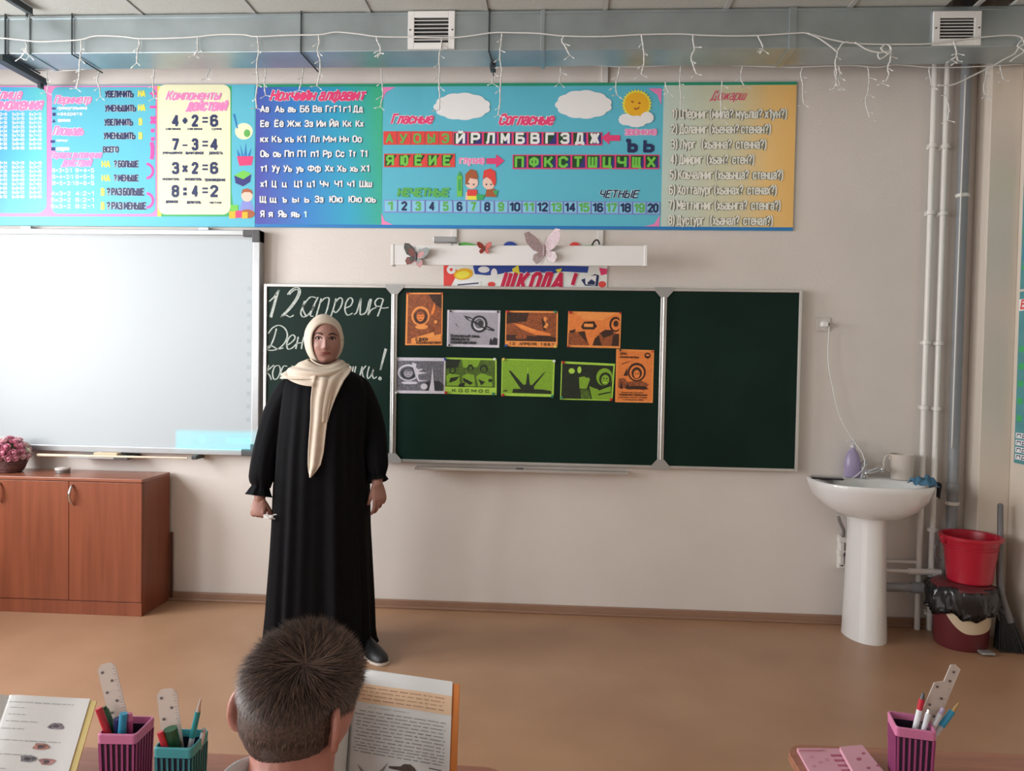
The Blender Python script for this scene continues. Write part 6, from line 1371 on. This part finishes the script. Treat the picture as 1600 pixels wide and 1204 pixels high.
for _ in range(60000):
    if cnt >= 17000: break
    v = rng.normal(size=3); v = Vector(v/np.linalg.norm(v)); p = skull(v)
    if not hairline(p.x, p.y, p.z): continue
    if v.y < -.5: continue
    cnt += 1
    nrm = Vector((v.x/.073, v.y/.090, v.z/.093)).normalized(); away = (v-wh); away -= nrm*away.dot(nrm)
    away = away.normalized() if away.length > .02 else Vector((rng.normal(), rng.normal(), 0)).normalized()
    sw = nrm.cross(away); top = max(0, min(1, (v.z-.1)/.6)); flow = (away+sw*.45*top+Vector((0, 0, -.9))*(1-top)+Vector(rng.normal(size=3))*(.14+.16*top)); flow -= nrm*flow.dot(nrm); flow.normalize()
    Ln = (.012+.024*top)*(.75+.5*rng.rand()); cl = math.sin(v.x*23+1)*math.sin(v.y*19+v.z*17); lift = .14+.30*top+(.6+.35*cl)*max(0, min(1, (.30-v.y)/.4))*max(0, min(1, (top-.5)/.3))+rng.rand()*.12*top+.18*cl*top
    if v.z < -.25: Ln *= .55; lift = .10
    wd = .00085*(.8+.5*rng.rand()); q = p+nrm*.0015; pts = [q]; d = (flow+nrm*lift).normalized()
    for s in range(3):
        q = q+d*Ln/3; pts.append(q); d = (d+flow*.18-nrm*.10*(1-top)+Vector(rng.normal(size=3))*.06).normalized()
    side = d.cross(nrm).normalized(); base = len(V)
    for s in range(3):
        ww = wd*(1-.25*s); V.append(tuple(HT @ (pts[s]+side*ww))); V.append(tuple(HT @ (pts[s]-side*ww)))
    V.append(tuple(HT @ pts[3])); F += [(base, base+1, base+3, base+2), (base+2, base+3, base+5, base+4), (base+4, base+5, base+6)]
me = bpy.data.meshes.new('hair_strands'); me.from_pydata(V, [], F); me.update()
for mm_ in (M_hair, mat('brown hair light', (.17, .105, .078), .5, var=.2, scale=200), mat('brown hair dark', (.032, .018, .015), .45, var=.2, scale=200)): me.materials.append(mm_)
mi_ = rng.choice([0, 1, 2], size=cnt, p=[.45, .27, .28]); me.polygons.foreach_set('material_index', np.repeat(mi_, 3).astype(np.int32))
hs = bpy.data.objects.new('hair_strands', me); COL.objects.link(hs); hs.parent = hair; hs['kind'] = 'stuff'
# ---------------------------------------------------------------- desks and chair
M_desk = mat('red-brown desk laminate', (.34, .135, .085), .35, var=.14, scale=5, stretch=(1, 10, 10), col2=(.40, .165, .10)); M_leg = mat('grey desk steel', (.25, .26, .27), .4, metal=.5)
DZ = .65
def desk(x0, x1, y0, y1, label, rz=0):
    t = thing('school_desk', label, 'desk', ((x0+x1)/2, (y0+y1)/2, 0), rz, group='school desks')
    hx, hy = (x1-x0)/2, (y1-y0)/2; b = B(); pts = rr(-hx, -hy, hx, hy, .045, 6)
    b.rings([[Vector((x, y, z)) for x, y in [(px*k, py*k) for px, py in pts]] for z, k in ((DZ-.018, .998), (DZ-.016, 1), (DZ-.002, 1), (DZ, .998))]); obj('desktop', b, M_desk, t, local=True, smooth=30)
    obj('modesty_panel', B().box((-hx+.09, hy-.06, .30), (hx-.09, hy-.045, DZ-.02)), M_desk, t, local=True)
    for s in (-1, 1):
        for r in (-1, 1): obj('leg', B().cyl((s*(hx-.07), r*(hy-.07), 0), (s*(hx-.07), r*(hy-.07), DZ-.018), .014, n=12), M_leg, t, local=True, smooth=40)
        obj('foot_rail', B().box((s*(hx-.07)-.012, -hy+.06, .10), (s*(hx-.07)+.012, hy-.06, .124), .003), M_leg, t, local=True)
    return t
a, c = G(115, 1163, DZ), G(790, 1199, DZ)
desk(.385, 1.588, -3.325, -2.825, 'reddish-brown school desk at the left with the books and two pen holders')
e = G(1228, 1164, DZ)
desk(e.x-.004, e.x+1.2, -3.19, -2.685, 'reddish-brown school desk at the right with the pink case on it')
ch = thing('school_chair', 'wooden school chair on which the boy sits', 'chair', (BX, -3.62, 0))
obj('seat', B().box((-.18, -.17, .335), (.18, .18, .350), .005), M_wood, ch, local=True); obj('backrest', B().box((-.18, -.205, .52), (.18, -.19, .66), .005), M_wood, ch, local=True)
for s in (-1, 1):
    obj('leg', B().tube([(s*.16, .15, 0), (s*.16, .15, .335)], .011, 10), M_leg, ch, local=True, smooth=40); obj('leg', B().tube([(s*.16, -.15, 0), (s*.16, -.16, .33), (s*.16, -.198, .66)], .011, 10), M_leg, ch, local=True, smooth=40)
# ---------------------------------------------------------------- pen holders
M_pk = mat('pink plastic', (.62, .19, .36), .4, var=.03); M_tq = mat('turquoise plastic', (.05, .32, .36), .4, var=.03); M_cupd = mat('dark cup plastic', (.035, .016, .04), .4, var=.05); M_pk2 = mat('dark pink slats', (.36, .07, .20), .4, var=.03); M_tq2 = mat('dark turquoise slats', (.03, .20, .23), .4, var=.03)
M_cupt = mat('dark inner plastic', (.01, .02, .05), .4, var=.05)
def cup(x, y, rz, w_, h, ma, mb, label):
    t = thing('pen_holder', label, 'pen holder', (x, y, DZ), rz, group='square pen holders'); k = w_/2; s = .93; b = B()
    def sq(r, z, rad=.006): return [Vector((px, py, z)) for px, py in rr(-r, -r, r, r, rad, 3)]
    b.rings([sq(k*.86, .002), sq(k*.95, h-.012), sq(k*.90, h-.012), sq(k*.80, .008)]); obj('cup_body', b, M_cupd if ma is M_pk else M_cupt, t, local=True)
    b = B(); b.rings([sq(k*.94, h-.018), sq(k*1.01, h-.017), sq(k*1.03, h-.002), sq(k*1.0, h), sq(k*.93, h), sq(k*.90, h-.016)], False, False); obj('rim', b, ma, t, local=True)
    for side in range(4):
        M_ = Matrix.Rotation(side*PI/2, 4, 'Z'); n = 7
        for i in range(n):
            u = -k*.80+2*k*.80*i/(n-1); b = B(); V = [Vector((u-.0017, -k*.87, .006)), Vector((u+.0017, -k*.87, .006)), Vector((u*1.08+.0017, -k*.955, h-.018)), Vector((u*1.08-.0017, -k*.955, h-.018))]
            V2 = [v+Vector((0, -.002, 0)) for v in V]; b.rings([V, V2]); b.v = [tuple(M_ @ Vector(v)) for v in b.v]; obj('slat', b, mb, t, local=True)
    obj('base', B().box((-k*.88, -k*.88, 0), (k*.88, k*.88, .004), .001), ma, t, local=True); return t
c1 = W(198, 1133, -2.935); ztop = .764; Hc = ztop-DZ
p1 = G(198, 1132, ztop); p2 = G(284, 1152, ztop-.001); p3 = G(1424, 1126, ztop)
cup(p1.x, p1.y, math.radians(3), .066, Hc, M_pk, M_pk2, 'pink slatted pen holder on the left desk beside the turquoise one'); cup(p2.x, p2.y, math.radians(2), .064, Hc-.002, M_tq, M_tq2, 'turquoise slatted pen holder on the left desk next to the boy'); cup(p3.x, p3.y, math.radians(-12), .066, Hc, M_pk, M_pk2, 'pink slatted pen holder on the right desk')
# what stands in them: from the foot inside the cup to the tip seen in the picture
def foot(p, dx_, dy_): return Vector((p.x+dx_, p.y+dy_, DZ+.010))
M_rul = mat('clear ruler plastic', (.68, .62, .58), .15, var=0, alpha=.62, spec=.6); M_pr = mat('ruler print', (.12, .10, .10), .5, var=0)
def ruler(a, tip, wid, label, side, notch=False):
    d = (tip-a); L = d.length; d.normalize(); s = Vector(side); s = (s-d*s.dot(d)).normalized(); n = d.cross(s); t = thing('ruler', label, 'ruler', tuple(a), group='clear rulers in the pen holders')
    h = wid/2; c = .008; prof = [(-h, 0), (h, 0), (h, L-c), (h-c, L), (-h+c, L), (-h, L-c)] if not notch else [(-h, 0), (h, 0), (h, L*.98), (h-.012, L), (h-.020, L*.985), (-.002, L*.84), (-h, L*.80)]
    b = B(); b.rings([[a+s*u+d*v+n*z for u, v in prof] for z in (-.001, .001)]); o = obj('ruler_blade', b, M_rul, t); b = B()
    for i in range(int(L/.005)):
        v = .01+i*.005
        if v > L*(.8 if notch else .97): break
        ln = .006 if i % 2 == 0 else .0035
        for zz in (-.0013, .0013): b.add([a+s*u+d*w2+n*zz for u, w2 in ((h-.001, v), (h-.001-ln, v), (h-.001-ln, v+.0006), (h-.001, v+.0006))], [(0, 1, 2, 3)])
    g = obj('scale_marks', b, M_pr, t); g['kind'] = 'stuff'
    b = B()
    for i in range(int(L*.9/.022)):
        u_ = h-.012 if i % 2 else -h+.008; v = L-.014-i*.018
        if notch and v > L*.80: u_ = h-.010
        for zz in (-.0014, .0014): b.add([a+s*(u_+.0030*math.cos(q))+d*(v+.0026*math.sin(q))+n*zz for q in [2*PI*k/8 for k in range(8)]], [tuple(range(8))])
    g = obj('printed_dots', b, M_pr, t); g['kind'] = 'stuff'; return t
def pen(a, tip, r, cols, label, name='pen', cat='pen', cone=.012):
    d = tip-a; L = d.length; t = thing(name, label, cat, tuple(a), group='pens and markers in the pen holders'); pos = 0
    for i, (nm, f0_, f1_, m_, r0, r1) in enumerate(cols): obj(nm, B().cyl(a+d*f0_, a+d*f1_, r*r0, r*r1, 12), m_, t, smooth=40)
    return t
def mc(n, c, r=.35): return mat(n, c, r, var=.02)
Mred, Mgrn, Mblu, Mdbl, Msil, Mgold, Mclr, Mtl, Mwhp = mc('pen red', (.48, .02, .04)), mc('pen green', (.02, .12, .05)), mc('pen light blue', (.03, .30, .50)), mc('pen navy', (.02, .03, .14)), mat('pen silver', (.62, .62, .62), .25, metal=.9, var=0), mat('pen gold', (.60, .42, .20), .25, metal=.9, var=0), mc('pen clear', (.60, .62, .66), .15), mc('pen teal', (.02, .26, .29)), mc('pen white', (.72, .72, .74))
P1, P2, P3_ = p1, p2, p3
ruler(foot(P1, .012, .004), W(165, 1036, P1.y+.022), .034, 'clear ruler leaning left in the pink pen holder of the left desk', (1, 0, .25))
ruler(foot(P2, -.006, .004), W(260, 1076, P2.y+.014), .036, 'clear ruler standing in the turquoise pen holder', (1, 0, .1))
ruler(foot(P3_, -.006, .004), W(1488, 1036, P3_.y+.004), .036, 'clear notched ruler leaning right in the pink pen holder of the right desk', (1, .1, -.4), True)
pen(foot(P1, .010, -.012), W(154, 1106, P1.y-.022), .0062, [('barrel', 0, .55, Mwhp, .9, .9), ('cap', .5, 1, Mred, 1, .95)], 'red capped marker leaning left in the left pink pen holder', 'marker', 'marker')
pen(foot(P1, .008, .010), W(162, 1104, P1.y-.0), .0060, [('barrel', 0, .6, Mgrn, .9, .9), ('cap', .58, .96, Mgrn, 1, 1), ('end_plug', .96, 1, mc('pen dark green', (.01, .06, .02)), .8, .7)], 'green capped marker behind the red one in the left pink pen holder', 'marker', 'marker')
pen(foot(P1, -.008, -.016), W(193, 1114, P1.y-.016), .0066, [('barrel', 0, .7, Mdbl, .9, .9), ('cap', .70, 1, Mblu, 1, 1)], 'light blue capped pen in the left pink pen holder')
pen(foot(P1, -.006, .0), W(184, 1122, P1.y-.012), .0075, [('barrel', 0, .72, Mwhp, .9, .9), ('cap', .70, 1, Mdbl, 1, 1)], 'navy blue marker in the middle of the left pink pen holder', 'marker', 'marker')
pen(foot(P1, .0, .01), W(203, 1114, P1.y-.008), .0050, [('barrel', 0, .9, mc('pen magenta', (.42, .08, .22)), 1, 1), ('end_plug', .9, 1, M_pk, 1, .8)], 'pink pen at the right of the left pink pen holder')
pen(foot(P2, .012, -.012), W(250, 1143, P2.y-.022), .0058, [('barrel', 0, .6, Mwhp, .9, .9), ('cap', .6, 1, Mred, 1, .9)], 'red capped marker in the turquoise pen holder', 'marker', 'marker')
pen(foot(P2, .0, .0), W(266, 1138, P2.y-.010), .012, [('barrel', 0, .7, Mgrn, .9, .9), ('cap', .7, 1, mc('sharpener green', (.015, .09, .04)), 1, .96)], 'thick dark green glue stick in the turquoise pen holder', 'glue_stick', 'glue stick')
pen(foot(P2, -.004, .0), W(314, 1089, P2.y+.004), .0045, [('barrel', 0, .62, Mclr, 1, 1), ('grip', .60, .86, Mtl, 1.1, 1.05), ('tip', .86, .985, Msil, .9, .3), ('nib', .985, 1, Msil, .25, .15)], 'pen with teal grip and silver tip pointing up from the turquoise pen holder')
pen(foot(P2, .006, .012), W(319, 1138, P2.y+.006), .0040, [('barrel', 0, .95, Mclr, 1, 1), ('end_plug', .95, 1, Msil, .9, .8)], 'clear pen at the right of the turquoise pen holder')
pen(foot(P3_, -.008, .004), W(1443, 1082, P3_.y-.004), .0050, [('barrel', 0, .80, Mwhp, 1, 1), ('grip', .80, .93, Mred, 1.05, 1.05), ('tip', .93, 1, M_corner, .9, .4)], 'white pen with a red grip in the right pink pen holder')
pen(foot(P3_, -.014, -.004), W(1499, 1096, P3_.y+.004), .0050, [('barrel', 0, .70, Mclr, 1, 1), ('grip', .68, .88, Mblu, 1.15, 1.1), ('tip', .88, .98, Mgold, .7, .35), ('nib', .98, 1, Mgold, .2, .1)], 'clear pen with blue grip and gold tip leaning right in the right pink pen holder')
pen(foot(P3_, -.010, -.008), W(1474, 1106, P3_.y-.006), .0046, [('barrel', 0, .92, Mclr, 1, 1), ('end_plug', .92, 1, mc('pen lilac', (.40, .34, .50)), .95, .8)], 'clear pen with lilac end in the right pink pen holder')
pen(foot(P3_, -.004, -.012), W(1452, 1108, P3_.y-.012), .0046, [('barrel', 0, .95, Mclr, 1, 1), ('end_plug', .95, 1, Msil, .95, .8)], 'clear pen in front of the ruler in the right pink pen holder')
# ---------------------------------------------------------------- open books
M_page = mat('book paper', (.70, .71, .70), .7, var=.01); M_ink = mat('grey ink', (.16, .17, .20), .7, var=.2, scale=300); M_ink2 = mat('soft grey ink', (.27, .28, .30), .7, var=.2, scale=300); M_ora = mat('orange cover', (.62, .20, .04), .4, var=.05); M_yelc = mat('yellow cover', (.62, .50, .18), .45, var=.03)
def frame_of(o, x, y, z): return lambda u, v, w_=0: o+x*u+y*v+z*w_
def open_book(label, spine_top, xr, xl, up, pw, ph, cover, detail):
    """spine_top: point at the head of the spine; xr/xl: directions of the right and left halves; up: direction from foot to head"""
    up = up.normalized(); xr = xr.normalized(); xl = xl.normalized(); t = thing('open_book', label, 'book', tuple(spine_top-up*ph))
    for sd, dx_ in ((1, xr), (-1, xl)):
        n = dx_.cross(up)*sd; n.normalize()
        if n.y > 0: n = -n                         # towards the reader
        O = spine_top; b = B(); m_ = 14
        def pt(u, v, h=0):                        # u 0..1 from spine, v 0..1 from head
            bulge = .012*math.sin(PI*min(1, u*1.25)**.5)*(1-u*.55)
            return O+dx_*(u*pw)-up*(v*ph)+n*(bulge+h)
        front_ = [[pt(i/m_, j/6) for j in range(7)] for i in range(m_+1)]
        back_ = [[O+dx_*(i/m_*pw)-up*(j/6*ph)-n*.0011 for j in range(7)] for i in range(m_+1)]
        b.grid(front_); b.grid(back_)
        for j0 in (0, 6): b.grid([[front_[i][j0], back_[i][j0]] for i in range(m_+1)])
        b.grid([[front_[m_][j], back_[m_][j]] for j in range(7)])
        pg = obj('pages', b, M_page, t, smooth=30)
        b = B(); c0_ = [O-up*(.003)+n*-.0015, O+dx_*(pw+.012)-up*.003+n*-.0015, O+dx_*(pw+.012)-up*(ph+.004)+n*-.0015, O-up*(ph+.004)+n*-.0015]
        b.rings([c0_, [p-n*.002 for p in c0_]]); obj('cover', b, cover, t)
        if sd == 1 or detail != 'boy': detail_fun(detail, pg, pt, sd)
    return t
def qd(pt, u0, u1, v0, v1, h): return [pt(u0, v1, h), pt(u1, v1, h), pt(u1, v0, h), pt(u0, v0, h)]
def detail_fun(kind, pg, pt, sd):
    r = random.Random(31+sd)
    def band(v0, v1, m_, nm, u0=.0, u1=1.0, n=10, h=.0004):
        b = B()
        for i in range(n): b.add(qd(pt, u0+(u1-u0)*i/n, u0+(u1-u0)*(i+1)/n, v0, v1, h), [(0, 1, 2, 3)])
        return obj(nm, b, m_, pg)
    def lines(v0, v1, n, m_, u0=.06, u1=.93, h=.0008, th=.0065, end=1):
        b = B(); words = 0
        for k in range(n):
            v = v0+(v1-v0)*k/max(1, n-1); u = u0+(r.random()*.05); ue = u1 if (k != n-1 or end == 1) else u1*end
            while u < ue:
                w_ = r.uniform(.03, .12); e_ = min(ue, u+w_); b.add(qd(pt, u, e_, v, v+th*r.uniform(.8, 1.1), h), [(0, 1, 2, 3)]); u = e_+.018
        g = obj('text_lines', b, m_, pg); g['kind'] = 'stuff'; return g
    if kind == 'boy':
        band(.10, .235, mat('peach heading band', (.74, .52, .34), .7, var=0), 'heading_band', 1/14, 1.0, 13, .0006)
        lines(.122, .205, 4, mat('brown ink', (.40, .21, .13), .7, var=.1), .10, .93)
        lines(.258, .258, 1, mat('faint ink', (.45, .46, .45), .7, var=0), .18, .60)
        lines(.292, .515, 10, M_ink2, .08, .95); lines(.535, .577, 3, M_ink2, .08, .95); lines(.61, .61, 1, M_ink, .78, .94)
        def shp(P, m_, nm): b = B(); b.add([pt(u, v, .0009) for u, v in P], [tuple(range(len(P)))]); obj(nm, b, m_, pg)
        dk = mat('printed dark brown', (.085, .06, .045), .7, var=.3, scale=200); gy = mat('printed grey', (.26, .26, .25), .7, var=.3, scale=200)
        C = lambda u, v: (u, v)
        shp([(.44, .645), (.50, .64), (.55, .635), (.58, .615), (.64, .610), (.68, .63), (.70, .65), (.76, .668), (.80, .70), (.81, .74), (.80, .80), (.83, .90), (.78, .90), (.75, .82), (.70, .80), (.66, .88), (.60, .88), (.62, .80), (.66, .765), (.60, .755), (.50, .735), (.51, .72), (.60, .725), (.66, .715), (.63, .69), (.60, .665), (.50, .662), (.45, .66)], dk, 'printed_animal')
        shp([(.14, .665), (.20, .70), (.26, .735), (.31, .728), (.36, .69), (.44, .62), (.40, .68), (.345, .735), (.29, .775), (.22, .82), (.24, .77), (.19, .72)], gy, 'printed_bird'); shp([(.24, .745), (.34, .735), (.27, .79), (.20, .815)], dk, 'printed_bird')
        shp([(.37, .765), (.41, .79), (.46, .84), (.44, .85), (.40, .81)], dk, 'printed_branch'); shp([(.10, .82), (.16, .79), (.20, .82), (.21, .87), (.10, .88)], gy, 'printed_leaves')
    else:
        for v, n, u1 in ((.055, 1, .82), (.10, 1, .30), (.155, 1, .32), (.21, 1, .5), (.27, 1, .36), (.36, 1, .80), (.47, 1, .55), (.58, 1, .3), (.66, 2, .75), (.78, 2, .8)): lines(v, v+.03*(n-1), n, mat('pale grey ink', (.38, .39, .42), .7, var=0), .07 if sd == 1 else .1, u1, th=.006)
        if sd == 1:
            for k, (u, v, c_) in enumerate(((.70, .235, (.22, .20, .24)), (.60, .40, (.34, .16, .13)), (.50, .50, (.20, .20, .22)), (.72, .515, (.36, .18, .18)))):
                b = B(); R_ = [(u+.085*math.cos(q)*(1+.25*math.sin(3*q+k)), v+.030*math.sin(q)*(1+.2*math.cos(2*q))) for q in [2*PI*i/16 for i in range(16)]]; b.add([pt(a_, c2, .0009) for a_, c2 in R_], [tuple(range(16))]); obj('printed_picture', b, mat('picture ink %d' % k, c_, .7, var=.6, scale=140), pg)
                b = B(); R_ = [(u+.035*math.cos(q), v+.014*math.sin(q)) for q in [2*PI*i/10 for i in range(10)]]; b.add([pt(a_, c2, .0012) for a_, c2 in R_], [tuple(range(10))]); obj('printed_picture', b, mat('picture ink dark', (.10, .08, .09), .7, var=.3), pg)
A0 = W(562, 1041, -2.915); A1 = W(706, 1062, -2.975); xr = A1-A0
ub = Vector((0, .34, 1)).normalized(); xr0 = (xr-ub*xr.dot(ub)*.0)
ob = open_book('open reading book with orange cover and a printed animal, before the boy', W(553, 1042, -2.915), xr, Vector((-.45, -.89, 0)), Vector((-.02, .33, 1)), (xr.length)*1.07, .222, M_ora, 'boy')
sb = W(14, 1086, -2.93); sr_ = W(141, 1091, -2.93)
ub2 = Vector((.0, .068, .095)).normalized()
ob2 = open_book('open workbook with small pictures and yellow cover at the left edge', sb, sr_-sb, sb-sr_, Vector((-.004, .065, .097)), (sr_-sb).length, .200, M_yelc, 'left')
# book stands
def stand(name, label, c, w_, tilt, h):
    t = thing(name, label, 'book stand', (c[0], c[1], DZ)); a = math.atan2(1, tilt)
    b = B(); p = [Vector((c[0]-w_/2, c[1], DZ+.001)), Vector((c[0]+w_/2, c[1], DZ+.001))]; u = Vector((0, tilt, 1)).normalized()*h
    nn = Vector((0, .004, -.001)); b.rings([[p[0], p[1], p[1]+u, p[0]+u], [q+nn for q in (p[0], p[1], p[1]+u, p[0]+u)]]); obj('back_plate', b, M_leg, t)
    b = B(); top_ = (p[0]+p[1])/2+u*.9; b.tube([top_, Vector((c[0], top_.y+.05, DZ+.003))], .004, 8); obj('prop', b, M_leg, t)
    return t
fb2 = W(553, 1042, -2.915)-Vector((-.02, .33, 1)).normalized()*.225
stand('book_stand', 'grey metal stand behind the orange-covered book', (fb2.x, fb2.y+.012, 0), .16, .33, .16)
f3 = sb-Vector((-.004, .065, .097)).normalized()*.200
stand('book_stand', 'grey metal stand behind the workbook at the left edge', (f3.x, f3.y+.024, 0), .16, .67, .13)
# ---------------------------------------------------------------- pink case on the right desk
M_case = mat('pale pink plastic', (.66, .34, .42), .45, var=.03); M_case2 = mat('pink sticker ink', (.40, .10, .18), .5, var=0)
q1_, q2_, q3_ = G(1245, 1169, DZ+.004), G(1312, 1168, DZ+.004), G(1335, 1204, DZ+.004)
cs = thing('pink_case', 'open pale pink plastic case with slots lying on the right desk', 'pencil case', (G(1290, 1190, DZ).x, G(1290, 1190, DZ).y, DZ+.001))
def quad(px, z): return [G(x, y, z) for x, y in px]
def slab(px, z0_, z1_, m_, nm):
    b = B(); top_ = quad(px, z1_); b.rings([[Vector((p.x, p.y, z0_)) for p in top_], top_]); return obj(nm, b, m_, cs)
tray_ = slab([(1245, 1168), (1329, 1169), (1384, 1250), (1292, 1252)], DZ+.001, DZ+.008, M_case, 'tray')
slab([(1246, 1168), (1284, 1168), (1284, 1170.5), (1248, 1170.5)], DZ+.008, DZ+.011, M_case, 'tray_edge')
for i in range(9):
    x = 1297+i*5.6; y = 1178+i*7.8
    b = B(); P = quad([(x, y), (x+17, y), (x+19, y+3.2), (x+2, y+3.2)], DZ+.0084); b.rings([[Vector((p.x, p.y, DZ+.0078)) for p in P], P]); obj('slot', b, M_case2, tray_)
lid_ = slab([(1312, 1166), (1347, 1163), (1420, 1252), (1362, 1256)], DZ+.011, DZ+.020, M_case, 'lid')
for k, (x, y, r) in enumerate(((1342, 1185, 4), (1349, 1176, 3), (1357, 1199, 3), (1372, 1195, 3), (1364, 1210, 4))):
    b = B(); P = quad([(x+r*math.cos(q), y+.6*r*math.sin(q)) for q in [2*PI*i/10 for i in range(10)]], DZ+.0204); b.rings([[Vector((p.x, p.y, DZ+.0198)) for p in P], P]); obj('sticker', b, M_case2, lid_)
for k, (x, y) in enumerate(((1268, 1182), (1282, 1190), (1272, 1196), (1292, 1186))):
    b = B(); P = quad([(x+3.5*math.cos(q), y+2*math.sin(q)) for q in [2*PI*i/10 for i in range(10)]], DZ+.0084); b.rings([[Vector((p.x, p.y, DZ+.0078)) for p in P], P]); obj('sticker', b, mat('soft pink ink', (.58, .26, .34), .5, var=0), tray_)

# ---------------------------------------------------------------- tidy up: origins of top-level meshes at their base
for o in list(S.objects):
    if o.type == 'MESH' and o.parent is None and o.get('kind') != 'structure' and o.data.users == 1:
        vs_ = [v.co for v in o.data.vertices]
        c = Vector(((min(v.x for v in vs_)+max(v.x for v in vs_))/2, (min(v.y for v in vs_)+max(v.y for v in vs_))/2, min(v.z for v in vs_)))
        o.data.transform(Matrix.Translation(-c)); o.location = c
        for k in o.children: k.matrix_parent_inverse = Matrix.Translation(-c)
bpy.context.view_layer.update()
